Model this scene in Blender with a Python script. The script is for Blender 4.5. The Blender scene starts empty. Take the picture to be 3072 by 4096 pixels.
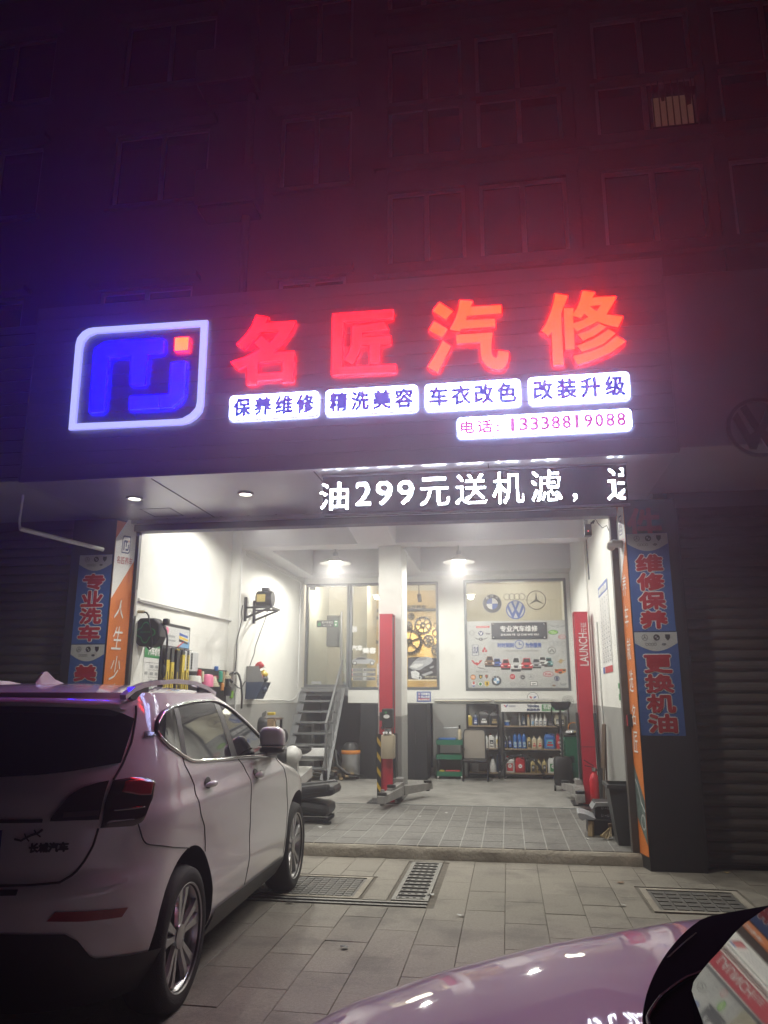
import bpy, bmesh, math, random
from mathutils import Vector, Matrix
RND = random.Random(11)
sc = bpy.context.scene
COL = sc.collection
rad = math.radians

# ------------------------------------------------------------------ camera
F_PX, CX, CY = 3050.0, 1536.0, 2048.0
CAM = Vector((0, 0, 1.60))
_p, _y, _r = rad(13.561), rad(8.993), rad(0.08)
C_ = Vector((-math.sin(_y) * math.cos(_p), math.cos(_y) * math.cos(_p), math.sin(_p)))
_ri = Vector((math.cos(_y), math.sin(_y), 0))
_up = _ri.cross(C_)
A_ = math.cos(_r) * _ri + math.sin(_r) * _up
B_ = -math.sin(_r) * _ri + math.cos(_r) * _up
cam = bpy.data.objects.new('camera', bpy.data.cameras.new('camera'))
COL.objects.link(cam)
cam.data.sensor_fit = 'HORIZONTAL'
cam.data.sensor_width = 36
cam.data.lens = 36 * F_PX / 3072
cam.data.clip_start = 0.05
cam.data.clip_end = 300
cam.matrix_world = Matrix(((A_.x, B_.x, -C_.x, CAM.x), (A_.y, B_.y, -C_.y, CAM.y), (A_.z, B_.z, -C_.z, CAM.z), (0, 0, 0, 1)))
sc.camera = cam

# ------------------------------------------------------------------ night sky, exposure
world = bpy.data.worlds.new('World')
sc.world = world
world.use_nodes = True
_nt = world.node_tree
_bg = _nt.nodes['Background']
_sky = _nt.nodes.new('ShaderNodeTexSky')
_sky.sky_type = 'NISHITA'
_sky.sun_disc = False
_sky.sun_elevation = rad(-4)
_sky.sun_rotation = rad(200)
_nt.links.new(_sky.outputs[0], _bg.inputs[0])
_bg.inputs[1].default_value = 0.03
sc.view_settings.view_transform = 'Standard'
sc.view_settings.look = 'None'
sc.view_settings.exposure = 0.0
sc.view_settings.gamma = 1.0
sc.view_settings.use_curve_mapping = False
cy = sc.cycles
cy.use_denoising = True
cy.max_bounces = 8
cy.diffuse_bounces = 4
cy.glossy_bounces = 4
cy.transmission_bounces = 8
cy.volume_bounces = 0
cy.transparent_max_bounces = 12
cy.sample_clamp_indirect = 4.0
cy.caustics_reflective = False
cy.caustics_refractive = False
LAMP_W = 310.0      # watts of each garage pendant
SIGN_K = 58.0        # brightness of the lit shop sign
HAZE_D = 0.021      # density of the haze added for the sign's glow
HAZE_G = 0.80

# ------------------------------------------------------------------ measured-point helpers (photo pixel -> point of a known plane)
def z3(ox, oy, s):
    return lambda x, y: (ox + x / s, oy + y / s)
def _ray(p):
    return (p[0] - CX) * A_ - (p[1] - CY) * B_ + F_PX * C_
def onY(p, Y):
    v = _ray(p); return CAM + v * ((Y - CAM.y) / v.y)
def onX(p, X):
    v = _ray(p); return CAM + v * ((X - CAM.x) / v.x)
def onZ(p, Z):
    v = _ray(p); return CAM + v * ((Z - CAM.z) / v.z)

# ------------------------------------------------------------------ materials
MATS = {}
def mat(name, col, rough=0.6, metal=0.0, spec=0.5, var=0.10, scale=6.0, bump=0.0, bscale=None, coat=0.0, rnd=0.0, emit=None, trans=0.0, alpha=None, dirt=None, stretch=None):
    m = bpy.data.materials.new(name)
    m.use_nodes = True
    nt = m.node_tree; N = nt.nodes; Lk = nt.links
    b = N['Principled BSDF']
    b.inputs['Roughness'].default_value = rough
    b.inputs['Metallic'].default_value = metal
    b.inputs['Specular IOR Level'].default_value = spec
    b.inputs['Coat Weight'].default_value = coat
    b.inputs['Coat Roughness'].default_value = 0.03
    if trans: b.inputs['Transmission Weight'].default_value = trans
    if alpha is not None: b.inputs['Alpha'].default_value = alpha
    c4 = (col[0], col[1], col[2], 1)
    b.inputs['Base Color'].default_value = c4
    if var or rnd or dirt or bump:
        tc = N.new('ShaderNodeNewGeometry')
        vec = tc.outputs['Position']
        if stretch:
            mp = N.new('ShaderNodeMapping'); mp.inputs['Scale'].default_value = stretch
            Lk.new(vec, mp.inputs[0]); vec = mp.outputs[0]
    if var or rnd or dirt:
        no = N.new('ShaderNodeTexNoise'); no.inputs['Scale'].default_value = scale; no.inputs['Detail'].default_value = 6
        Lk.new(vec, no.inputs['Vector'])
        mr = N.new('ShaderNodeMapRange'); mr.inputs[1].default_value = 0.25; mr.inputs[2].default_value = 0.75
        mr.inputs[3].default_value = 1 - var; mr.inputs[4].default_value = 1 + var
        Lk.new(no.outputs[0], mr.inputs[0])
        fac = mr.outputs[0]
        if rnd:
            oi = N.new('ShaderNodeObjectInfo')
            m2 = N.new('ShaderNodeMapRange'); m2.inputs[3].default_value = 1 - rnd; m2.inputs[4].default_value = 1 + rnd
            Lk.new(oi.outputs['Random'], m2.inputs[0])
            mu = N.new('ShaderNodeMath'); mu.operation = 'MULTIPLY'
            Lk.new(fac, mu.inputs[0]); Lk.new(m2.outputs[0], mu.inputs[1]); fac = mu.outputs[0]
        vm = N.new('ShaderNodeVectorMath'); vm.operation = 'SCALE'
        vm.inputs[0].default_value = col[:3]
        Lk.new(fac, vm.inputs['Scale'])
        out = vm.outputs[0]
        if dirt:   # (colour, scale, threshold, amount): blotchy stains
            n2 = N.new('ShaderNodeTexNoise'); n2.inputs['Scale'].default_value = dirt[1]; n2.inputs['Detail'].default_value = 8; n2.inputs['Roughness'].default_value = 0.65
            Lk.new(vec, n2.inputs['Vector'])
            r2 = N.new('ShaderNodeMapRange'); r2.inputs[1].default_value = dirt[2]; r2.inputs[2].default_value = dirt[2] + 0.16; r2.inputs[4].default_value = dirt[3]
            Lk.new(n2.outputs[0], r2.inputs[0])
            mx = N.new('ShaderNodeMix'); mx.data_type = 'RGBA'
            Lk.new(r2.outputs[0], mx.inputs['Factor']); Lk.new(out, mx.inputs[6]); mx.inputs[7].default_value = (*dirt[0], 1)
            out = mx.outputs[2]
        Lk.new(out, b.inputs['Base Color'])
    if bump:
        nb = N.new('ShaderNodeTexNoise'); nb.inputs['Scale'].default_value = bscale or scale * 8; nb.inputs['Detail'].default_value = 5
        Lk.new(vec, nb.inputs['Vector'])
        bp = N.new('ShaderNodeBump'); bp.inputs['Strength'].default_value = bump; bp.inputs['Distance'].default_value = 0.02
        Lk.new(nb.outputs[0], bp.inputs['Height']); Lk.new(bp.outputs[0], b.inputs['Normal'])
    if emit:
        b.inputs['Emission Color'].default_value = (*emit[0], 1)
        b.inputs['Emission Strength'].default_value = emit[1]
    MATS[name] = m
    return m
def lit(name, col, k):
    return mat(name, (0.6, 0.6, 0.6), rough=0.4, var=0, emit=(col, k))

WHITE_W = mat('wall_white_paint', (0.72, 0.72, 0.68), 0.85, var=0.05, scale=2.2, bump=0.10, bscale=60, dirt=((0.52, 0.51, 0.47), 1.4, 0.55, 0.45))
GREY_W = mat('wall_grey_paint', (0.30, 0.30, 0.285), 0.8, var=0.08, scale=2.5, bump=0.10, bscale=60, dirt=((0.20, 0.20, 0.19), 1.6, 0.58, 0.5))
CEIL_W = mat('ceiling_paint', (0.66, 0.66, 0.66), 0.9, var=0.05, scale=1.5, bump=0.08, bscale=30)
CONC = mat('garage_concrete', (0.28, 0.27, 0.25), 0.55, var=0.22, scale=5, bump=0.4, bscale=45, dirt=((0.15, 0.145, 0.13), 2.2, 0.50, 0.7))
MATTILE = mat('floor_tile_plastic', (0.165, 0.160, 0.148), 0.6, var=0.28, scale=30, bump=0.6, bscale=70, rnd=0.10, dirt=((0.075, 0.07, 0.065), 1.6, 0.50, 0.75))
GROUT = mat('tile_joint_strip', (0.36, 0.36, 0.35), 0.7, var=0.2, scale=12)
KERB = mat('worn_step_concrete', (0.34, 0.31, 0.26), 0.85, var=0.22, scale=5, bump=0.6, bscale=28, dirt=((0.20, 0.17, 0.13), 3.0, 0.52, 0.7))
PAVE = mat('granite_paver', (0.245, 0.225, 0.19), 0.72, var=0.22, scale=55, bump=0.35, bscale=160, rnd=0.07, dirt=((0.105, 0.096, 0.082), 1.6, 0.49, 0.72))
JOINT = mat('paver_joint_sand', (0.15, 0.135, 0.113), 0.95, var=0.3, scale=20, bump=0.5)
ASPH = mat('street_asphalt', (0.05, 0.05, 0.05), 0.85, var=0.3, scale=40, bump=0.6)
FACADE = mat('facade_render', (0.20, 0.185, 0.175), 0.9, var=0.12, scale=0.9, bump=0.2, bscale=25, dirt=((0.11, 0.10, 0.095), 0.5, 0.52, 0.7))
FRAME_AL = mat('window_frame_aluminium', (0.42, 0.42, 0.42), 0.45, 0.3, var=0.06)
DARKPANE = mat('dark_window_glass', (0.012, 0.012, 0.018), 0.06, spec=0.6, var=0.0)
FASCIA = mat('fascia_panel', (0.30, 0.30, 0.32), 0.42, 0.0, var=0.08, scale=2, rnd=0.05)
BLACK = mat('black_metal', (0.012, 0.012, 0.013), 0.45, 0.0, var=0.1)
BLACKP = mat('black_plastic', (0.016, 0.016, 0.017), 0.5, var=0.15, scale=12)
DARKG = mat('dark_grey_metal', (0.06, 0.06, 0.062), 0.5, 0.5, var=0.15)
STEEL = mat('galvanised_steel', (0.42, 0.43, 0.44), 0.42, 0.7, var=0.12, scale=14)
DRAINST = mat('worn_drain_steel', (0.20, 0.195, 0.18), 0.55, 0.5, var=0.25, scale=20)
CHROME = mat('chrome', (0.75, 0.75, 0.76), 0.12, 1.0, var=0)
SOFFIT = mat('soffit_aluminium', (0.36, 0.36, 0.38), 0.30, 0.55, var=0.08, scale=2.5, bump=0.25, bscale=2.2)
REDM = mat('lift_red_paint', (0.50, 0.022, 0.045), 0.38, var=0.06, scale=5, dirt=((0.25, 0.02, 0.03), 4, 0.66, 0.5))
BLUE_B = mat('banner_blue', (0.035, 0.10, 0.33), 0.55, var=0.05)
RED_B = mat('banner_red', (0.42, 0.02, 0.03), 0.55, var=0.05)
WHITE_P = mat('print_white', (0.74, 0.74, 0.72), 0.6, var=0.03)
GREY_P = mat('print_light_grey', (0.47, 0.48, 0.47), 0.55, var=0.04)
ORANGE_B = mat('banner_orange', (0.62, 0.17, 0.025), 0.55, var=0.08, scale=1.5)
PIPE_W = mat('white_conduit', (0.62, 0.62, 0.60), 0.5, var=0.05)

# ------------------------------------------------------------------ mesh builder
INV = {}
class MB:
    def __init__(s): s.v = []; s.f = []
    def add(s, vs, fs):
        b = len(s.v); s.v += [Vector(q) for q in vs]; s.f += [tuple(b + i for i in f) for f in fs]; return s
    def box(s, x0, x1, y0, y1, z0, z1):
        return s.add([(x0, y0, z0), (x1, y0, z0), (x1, y1, z0), (x0, y1, z0), (x0, y0, z1), (x1, y0, z1), (x1, y1, z1), (x0, y1, z1)],
                     [(0, 3, 2, 1), (4, 5, 6, 7), (0, 1, 5, 4), (1, 2, 6, 5), (2, 3, 7, 6), (3, 0, 4, 7)])
    def obox(s, c, size, M=None):
        hx, hy, hz = size[0] / 2, size[1] / 2, size[2] / 2
        t = MB().box(-hx, hx, -hy, hy, -hz, hz)
        M = M or Matrix.Identity(3)
        return s.add([M @ q + Vector(c) for q in t.v], t.f)
    def cyl(s, p0, p1, r0, r1=None, n=12, cap=True):
        p0, p1 = Vector(p0), Vector(p1); r1 = r0 if r1 is None else r1
        d = (p1 - p0).normalized(); a = d.orthogonal().normalized(); b = d.cross(a)
        vs = []
        for k in range(n):
            t = 2 * math.pi * k / n; e = math.cos(t) * a + math.sin(t) * b
            vs += [p0 + e * r0, p1 + e * r1]
        fs = [(2 * k, 2 * ((k + 1) % n), 2 * ((k + 1) % n) + 1, 2 * k + 1) for k in range(n)]
        if cap: fs += [tuple(2 * k for k in range(n))[::-1], tuple(2 * k + 1 for k in range(n))]
        return s.add(vs, fs)
    def bar(s, p0, p1, w, h, up=(0, 0, 1)):
        p0, p1 = Vector(p0), Vector(p1); d = (p1 - p0).normalized(); up = Vector(up)
        if abs(d.dot(up)) > 0.99: up = Vector((0, 1, 0))
        a = d.cross(up).normalized(); b = a.cross(d)
        vs = [q + a * sx * w / 2 + b * sz * h / 2 for q in (p0, p1) for sx, sz in ((-1, -1), (1, -1), (1, 1), (-1, 1))]
        return s.add(vs, [(0, 1, 2, 3), (7, 6, 5, 4), (0, 4, 5, 1), (1, 5, 6, 2), (2, 6, 7, 3), (3, 7, 4, 0)])
    def tube(s, pts, r, n=6):
        pts = [Vector(q) for q in pts]; m = len(pts); vs = []; a = None
        for i, q in enumerate(pts):
            d = (pts[min(i + 1, m - 1)] - pts[max(i - 1, 0)]).normalized()
            if a is None: a = d.orthogonal().normalized()
            a = (a - d * a.dot(d)).normalized(); b = d.cross(a)
            for k in range(n):
                t = 2 * math.pi * k / n
                vs.append(q + (math.cos(t) * a + math.sin(t) * b) * r)
        fs = [(i * n + k, i * n + (k + 1) % n, (i + 1) * n + (k + 1) % n, (i + 1) * n + k) for i in range(m - 1) for k in range(n)]
        fs += [tuple(range(n))[::-1], tuple((m - 1) * n + k for k in range(n))]
        return s.add(vs, fs)
    def lathe(s, prof, c=(0, 0, 0), n=20, ax=(0, 0, 1), cap=True):
        c = Vector(c); ax = Vector(ax).normalized(); a = ax.orthogonal().normalized(); b = ax.cross(a); vs = []
        for r, h in prof:
            for k in range(n):
                t = 2 * math.pi * k / n
                vs.append(c + ax * h + (math.cos(t) * a + math.sin(t) * b) * r)
        m = len(prof)
        fs = [(i * n + k, i * n + (k + 1) % n, (i + 1) * n + (k + 1) % n, (i + 1) * n + k) for i in range(m - 1) for k in range(n)]
        if cap and prof[0][0] > 1e-4: fs.append(tuple(range(n))[::-1])
        if cap and prof[-1][0] > 1e-4: fs.append(tuple((m - 1) * n + k for k in range(n)))
        return s.add(vs, fs)
    def prism(s, poly, fn, d0, d1):
        """polygon in (u, v) pushed from depth d0 to d1; fn(u, v, d) -> point"""
        n = len(poly)
        vs = [fn(u, v, d0) for u, v in poly] + [fn(u, v, d1) for u, v in poly]
        return s.add(vs, [tuple(range(n)), tuple(range(2 * n - 1, n - 1, -1))] + [(i, i + n, (i + 1) % n + n, (i + 1) % n) for i in range(n)])
    def flat(s, poly, fn, d=0.0):
        return s.add([fn(u, v, d) for u, v in poly], [tuple(range(len(poly)))])
    def ell(s, c, rx, ry, rz, nu=14, nv=8):
        vs = []; c = Vector(c)
        for j in range(nv + 1):
            ph = math.pi * j / nv
            for k in range(nu):
                t = 2 * math.pi * k / nu
                vs.append(c + Vector((rx * math.sin(ph) * math.cos(t), ry * math.sin(ph) * math.sin(t), rz * math.cos(ph))))
        return s.add(vs, [(j * nu + k, (j + 1) * nu + k, (j + 1) * nu + (k + 1) % nu, j * nu + (k + 1) % nu) for j in range(nv) for k in range(nu)])
    def grid(s, fn, nu, nv):
        vs = [fn(i / nu, j / nv) for j in range(nv + 1) for i in range(nu + 1)]
        return s.add(vs, [(j * (nu + 1) + i, j * (nu + 1) + i + 1, (j + 1) * (nu + 1) + i + 1, (j + 1) * (nu + 1) + i) for j in range(nv) for i in range(nu)])
    def mesh(s, name, inv=None):
        me = bpy.data.meshes.new(name)
        me.from_pydata([(inv @ q if inv else q)[:] for q in s.v], [], s.f)
        bm = bmesh.new(); bm.from_mesh(me)
        bmesh.ops.recalc_face_normals(bm, faces=bm.faces[:])
        bm.to_mesh(me); bm.free()
        return me
    def build(s, name, m, parent=None, smooth=False, bevel=0.0, angle=35, recalc=True):
        inv = INV.get(parent) if parent else None
        if recalc: me = s.mesh(name, inv)
        else:
            me = bpy.data.meshes.new(name); me.from_pydata([(inv @ q if inv else q)[:] for q in s.v], [], s.f)
        for mm in (m if isinstance(m, (list, tuple)) else [m]): me.materials.append(mm)
        if smooth:
            me.shade_smooth() if hasattr(me, 'shade_smooth') else None
            me.set_sharp_from_angle(angle=rad(angle))
        o = bpy.data.objects.new(name, me); COL.objects.link(o)
        if parent:
            o.parent = parent; INV[o] = INV.get(parent)
        if bevel:
            bv = o.modifiers.new('bevel', 'BEVEL'); bv.width = bevel; bv.segments = 2; bv.limit_method = 'ANGLE'; bv.angle_limit = rad(40)
        return o
def box(*a): return MB().box(*a)
def tag(o, label=None, cat=None, group=None, kind=None):
    if label: o['label'] = label
    if cat: o['category'] = cat
    if group: o['group'] = group
    if kind: o['kind'] = kind
    return o
def thing(name, label, cat, loc, rz=0.0, group=None):
    o = bpy.data.objects.new(name, None); COL.objects.link(o)
    o.empty_display_size = 0.1
    o.location = loc; o.rotation_euler = (0, 0, rz)
    INV[o] = (Matrix.Translation(Vector(loc)) @ Matrix.Rotation(rz, 4, 'Z')).inverted()
    return tag(o, label, cat, group)
def struct(name, mb, m, **k):
    return tag(mb.build(name, m, **k), kind='structure')
def solo(name, mb, m, label, cat, group=None, **k):
    return tag(mb.build(name, m, **k), label, cat, group)
def inst(src, parent, loc=None, rz=None, name=None):
    c = src.copy(); COL.objects.link(c); c.parent = parent
    if name: c.name = name
    if loc is not None: c.location = loc
    if rz is not None: c.rotation_euler = (0, 0, rz)
    return c
def dup(root, loc, rz=None, label=None):
    r = root.copy(); COL.objects.link(r); r.location = loc
    if rz is not None: r.rotation_euler = (0, 0, rz)
    if label: r['label'] = label
    for ch in list(root.children):
        c = ch.copy(); COL.objects.link(c); c.parent = r
        for g in list(ch.children):
            e = g.copy(); COL.objects.link(e); e.parent = c
    return r

# ------------------------------------------------------------------ lettering: outlines of the built-in font as meshes in a unit box
_GL = {}
def glyphs(body, res=2):
    key = (body, res)
    if key not in _GL:
        cu = bpy.data.curves.new('lettering', 'FONT'); cu.body = body; cu.resolution_u = res
        o = bpy.data.objects.new('lettering', cu); COL.objects.link(o)
        dg = bpy.context.evaluated_depsgraph_get(); dg.update()
        me = bpy.data.meshes.new_from_object(o.evaluated_get(dg))
        vs = [v.co.copy() for v in me.vertices]; fs = [tuple(p.vertices) for p in me.polygons]
        bpy.data.objects.remove(o); bpy.data.curves.remove(cu); bpy.data.meshes.remove(me)
        x0 = min(v.x for v in vs); x1 = max(v.x for v in vs); y0 = min(v.y for v in vs); y1 = max(v.y for v in vs)
        _GL[key] = ([((v.x - x0) / (x1 - x0), (v.y - y0) / max(y1 - y0, 1e-6)) for v in vs], fs, (x1 - x0) / max(y1 - y0, 1e-6))
    return _GL[key]
def text(mb, body, u0, u1, v0, v1, fn, d=0.002, bold=0.0, res=2):
    """flat lettering filling the box u0..u1, v0..v1 of a plane fn(u, v, depth)"""
    uv, fs, _ = glyphs(body, res)
    offs = [(0, 0)] if not bold else [(0, 0), (bold, 0), (-bold, 0), (0, bold), (0, -bold), (bold * .7, bold * .7), (-bold * .7, bold * .7), (bold * .7, -bold * .7), (-bold * .7, -bold * .7)]
    for k, (a, b) in enumerate(offs):
        mb.add([fn(u0 + (u1 - u0) * u + a, v0 + (v1 - v0) * v + b, d + k * 0.00015) for u, v in uv], fs)
    return mb
def wallY(Y):            # plane facing the street: u = X, v = Z, depth towards the camera
    return lambda u, v, d=0.0: Vector((u, Y - d, v))
def wallX(X, s):         # side wall: u = Y, v = Z, depth towards s
    return lambda u, v, d=0.0: Vector((X + s * d, u, v))
def circle(c, r, n=24, ry=None, a0=0.0):
    ry = r if ry is None else ry
    return [(c[0] + r * math.cos(a0 + 2 * math.pi * k / n), c[1] + ry * math.sin(a0 + 2 * math.pi * k / n)) for k in range(n)]
def ring(mb, c, r0, r1, fn, d, n=28, d0=None, sx=1.0):
    """flat or (with d0) solid ring"""
    a = circle(c, r0 * sx, n, r0); b = circle(c, r1 * sx, n, r1)
    vs = [fn(u, v, d) for u, v in a] + [fn(u, v, d) for u, v in b]
    fs = [(k, (k + 1) % n, n + (k + 1) % n, n + k) for k in range(n)]
    if d0 is not None:
        vs += [fn(u, v, d0) for u, v in a] + [fn(u, v, d0) for u, v in b]
        fs += [(2 * n + k, 3 * n + k, 3 * n + (k + 1) % n, 2 * n + (k + 1) % n) for k in range(n)]
        fs += [(k, 2 * n + k, 2 * n + (k + 1) % n, (k + 1) % n) for k in range(n)]
        fs += [(n + k, n + (k + 1) % n, 3 * n + (k + 1) % n, 3 * n + k) for k in range(n)]
    return mb.add(vs, fs)
def rrect(x0, x1, z0, z1, r, n=4):
    out = []
    for cx, cz, a in ((x1 - r, z1 - r, 0), (x0 + r, z1 - r, 90), (x0 + r, z0 + r, 180), (x1 - r, z0 + r, 270)):
        for k in range(n + 1):
            t = rad(a + 90 * k / n); out.append((cx + r * math.cos(t), cz + r * math.sin(t)))
    return out

# ================================================================== SETTING
GZ = 0.12          # garage floor level
YB = 15.30         # garage back wall
XL, XR = -4.10, 1.27
YD = 8.30          # door opening plane
YC = 8.05          # front of the columns
YF = 6.47          # front of the sign fascia
ZS = 3.62          # soffit height
ground = struct('street', box(-30, 30, -25, 1.99, -0.3, -0.012), ASPH)
pave = struct('pavement', box(-14, 14, 1.995, 8.30, -0.30, -0.009), JOINT)
# pavers: 0.30 m wide, laid in columns running to the door, each stone its own piece
_pv = {}
def paver_mesh(L):
    k = round(L, 3)
    if k not in _pv:
        g = 0.0014; w = 0.30
        mb = MB(); x0, x1, y0, y1 = -w / 2 + g, w / 2 - g, -L / 2 + g, L / 2 - g; c = 0.003
        mb.add([(x0, y0, -0.03), (x1, y0, -0.03), (x1, y1, -0.03), (x0, y1, -0.03), (x0, y0, -c), (x1, y0, -c), (x1, y1, -c), (x0, y1, -c),
                (x0 + c, y0 + c, 0), (x1 - c, y0 + c, 0), (x1 - c, y1 - c, 0), (x0 + c, y1 - c, 0)],
               [(0, 1, 5, 4), (1, 2, 6, 5), (2, 3, 7, 6), (3, 0, 4, 7), (4, 5, 9, 8), (5, 6, 10, 9), (6, 7, 11, 10), (7, 4, 8, 11), (8, 9, 10, 11)])
        me = mb.mesh('paver'); me.materials.append(PAVE); _pv[k] = me
    return _pv[k]
def clear(x, y, hx, hy):      # openings in the paving: drains and manholes
    for a0, a1, b0, b1 in ((-1.02, -0.66, 6.5, 8.1), (-2.3, -1.24, 6.62, 7.42), (-3.0, -0.66, 6.44, 6.62), (1.03, 1.86, 6.62, 7.40)):
        if x + hx > a0 and x - hx < a1 and y + hy > b0 and y - hy < b1: return False
    return True
n_pv = 0
fill = MB()
for i in range(-13, 12):
    x = -0.079 + 0.30 * i + 0.15
    y = 8.24; k = 0
    while y > 2.1:
        L = 0.60 if k or i % 2 else 0.30
        L = min(L, y - 2.0); k += 1
        cy_ = y - L / 2
        if -3.9 < x < 3.3 and L > 0.1:
            if clear(x, cy_, 0.15, L / 2):
                o = bpy.data.objects.new('paver', paver_mesh(L)); COL.objects.link(o); o.parent = pave
                o.location = (x, cy_, RND.uniform(-0.003, 0.001)); o.rotation_euler = (RND.uniform(-.004, .004), RND.uniform(-.006, .006), 0); n_pv += 1
            else:
                for q in range(max(1, round(L / 0.05))):      # stones cut round the drains
                    for w in range(6):
                        xa = x - 0.147 + 0.049 * w; ya = y - 0.05 * (q + 1)
                        if clear(xa + .0245, ya + .025, .024, .0245): fill.box(xa, xa + 0.049, ya + (0.003 if q == round(L / .05) - 1 else 0), ya + 0.05, -0.03, -0.002)
        y -= L
if fill.v: fill.build('cut_paver', PAVE, pave)['kind'] = 'stuff'
apron = MB()
for i in range(36):
    for s in (-1, 1):
        x0 = (-3.85 - 0.3 * (i % 18) - 0.3) if s < 0 else (3.25 + 0.3 * (i % 18))
        y0 = 2.02 if i < 18 else 5.1
        apron.box(x0 + 0.003, x0 + 0.297, y0, y0 + 3.05, -0.03, -0.002)
apron.build('far_paver', PAVE, pave)['kind'] = 'stuff'

# worn concrete step at the door
st = MB()
nst = 60
def _step(u, v):
    x = -4.42 + 5.66 * u
    w = 0.012 * math.sin(x * 5.1) + 0.008 * math.sin(x * 13 + 1)
    prof = [(8.245, -0.03), (8.25 + w * .5, 0.03), (8.262 + w, 0.085), (8.285 + w, 0.110), (8.33, 0.117), (8.40, 0.118)]
    t = v * 5; i = min(4, int(t)); f = t - i
    return Vector((x, prof[i][0] + (prof[i + 1][0] - prof[i][0]) * f, prof[i][1] + (prof[i + 1][1] - prof[i][1]) * f))
st.grid(_step, nst, 10)
struct('doorstep', st, KERB, smooth=True)
gfloor = struct('garage_floor', box(-4.5, 1.6, 8.36, 18.5, -0.2, GZ - 0.012), CONC)
slabtop = box(-4.5, 1.6, 11.26, 18.5, GZ - 0.012, GZ)
slabtop.build('concrete_slab', CONC, gfloor)
# plastic floor tiles in the front bay
tw, tl = 0.2167, 0.4333
me_t = None
for i in range(25):
    for j in range(7):
        x0 = 1.20 - tw * (i + 1); y1 = 11.24 - tl * j; y0 = max(y1 - tl, 8.32)
        if x0 < -4.2: continue
        if me_t is None:
            g = 0.005; mb = MB(); h = 0.012
            mb.box(g, tw - g, g, tl - g, 0, h)
            me_t = mb.mesh('floor_tile'); me_t.materials.append(MATTILE)
        o = bpy.data.objects.new('floor_tile', me_t); COL.objects.link(o); o.parent = gfloor
        o.location = (x0, y1 - tl, GZ - 0.012); o.rotation_euler = (RND.uniform(-.003, .003), RND.uniform(-.004, .004), 0)
        if y1 - tl < 8.30: o.scale = (1, (y1 - 8.30) / tl, 1); o.location.y = 8.30
jn = box(-4.2, 1.2, 8.315, 11.23, GZ - 0.013, GZ - 0.003); jn.build('tile_joint', GROUT, gfloor)
box(-4.2, 1.2, 11.235, 11.275, GZ - 0.01, GZ + 0.006).build('edge_strip', STEEL, gfloor)

# ---------------------------------------------------------------- garage walls, beams, ceiling
GB = 1.47
def wall2(name, boxes_fn, split=GB):
    """white above, grey below"""
    w = struct(name, boxes_fn(split, 4.7), WHITE_W)
    boxes_fn(GZ - 0.1, split).build('grey_dado', GREY_W, w)
    return w
wl = wall2('left_wall', lambda a, b: MB().box(-4.46, -4.25, 8.36, 11.42, a, b).box(-4.40, XL, 11.42, 18.4, a, b))
wr = wall2('right_wall', lambda a, b: MB().box(XR, 1.62, 8.40, 18.4, a, b))
pier = MB().box(1.245, XR, 11.95, 12.25, 1.47, 4.5)
pier.build('pilaster', WHITE_W, wr)
MB().box(1.245, XR, 11.95, 12.25, GZ, 1.47).build('pilaster_base', GREY_W, wr)
struct('ceiling', MB().box(-4.40, 1.62, 8.36, YB + 0.25, 4.45, 4.70), CEIL_W)
struct('ceiling_beam', MB().box(-4.21, XR, 11.45, 11.80, 3.90, 4.45), CEIL_W)
struct('ceiling_beam', MB().box(-4.10, XR, 14.75, YB, 3.97, 4.45), CEIL_W)
struct('ceiling_beam', MB().box(-4.10, -3.78, 11.80, 14.75, 3.93, 4.45), CEIL_W)
struct('ceiling_beam', MB().box(-1.92, -1.60, 12.32, 14.75, 3.96, 4.45), CEIL_W)
hb = MB().add([(-2.20, 9.9, 4.05), (-1.62, 9.9, 4.05), (-1.62, 11.45, 3.86), (-2.20, 11.45, 3.86), (-2.20, 9.9, 4.45), (-1.62, 9.9, 4.45), (-1.62, 11.45, 4.45), (-2.20, 11.45, 4.45)],
              [(0, 3, 2, 1), (4, 5, 6, 7), (0, 1, 5, 4), (1, 2, 6, 5), (2, 3, 7, 6), (3, 0, 4, 7)])
struct('ceiling_beam', hb, CEIL_W)
pil = struct('pillar', MB().box(-1.93, -1.57, 11.66, 12.32, 1.30, 3.90), WHITE_W, bevel=0.012)
MB().box(-1.93, -1.57, 11.66, 12.32, GZ, 1.30).build('grey_dado', GREY_W, pil, bevel=0.012)

# back wall with door and window openings of the upper office, dark store below
bw = MB()
T = 0.16
DX0, DX1 = -4.05, -2.45       # door + side light
W2 = (-2.05, -1.315); W3 = (-0.805, 1.20)
ZW0, ZW1 = 1.72, 3.85
bw.box(-4.10, XR, YB, YB + T, ZW1, 4.45)
bw.box(-2.45, W2[0], YB, YB + T, ZW0, ZW1)
bw.box(W2[1], W3[0], YB, YB + T, ZW0, ZW1)
bw.box(W3[1], XR, YB, YB + T, ZW0, ZW1)
bw.box(-3.14, XR, YB, YB + T, 1.465, ZW0)
bw.box(-4.10, -3.14, YB, YB + T, 1.60, 1.765)
bwo = struct('back_wall', bw, WHITE_W)
MB().box(-1.455, XR, YB, YB + T, GZ - 0.1, 1.465).build('grey_dado', GREY_W, bwo)
struct('upper_floor', MB().box(-4.10, XR, YB + T, 18.4, 1.60, 1.76), CONC)
OFFW = mat('office_wall_paint', (0.62, 0.58, 0.50), 0.85, var=0.05, scale=2)
GOLDW = mat('gold_wall_covering', (0.62, 0.45, 0.22), 0.6, var=0.10, scale=4, bump=0.15)
struct('office_wall', MB().box(-4.10, XR, 17.6, 17.75, 1.76, 4.45), OFFW)
struct('office_ceiling', MB().box(-4.10, XR, YB + T, 17.75, 4.10, 4.2), OFFW)
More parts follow.
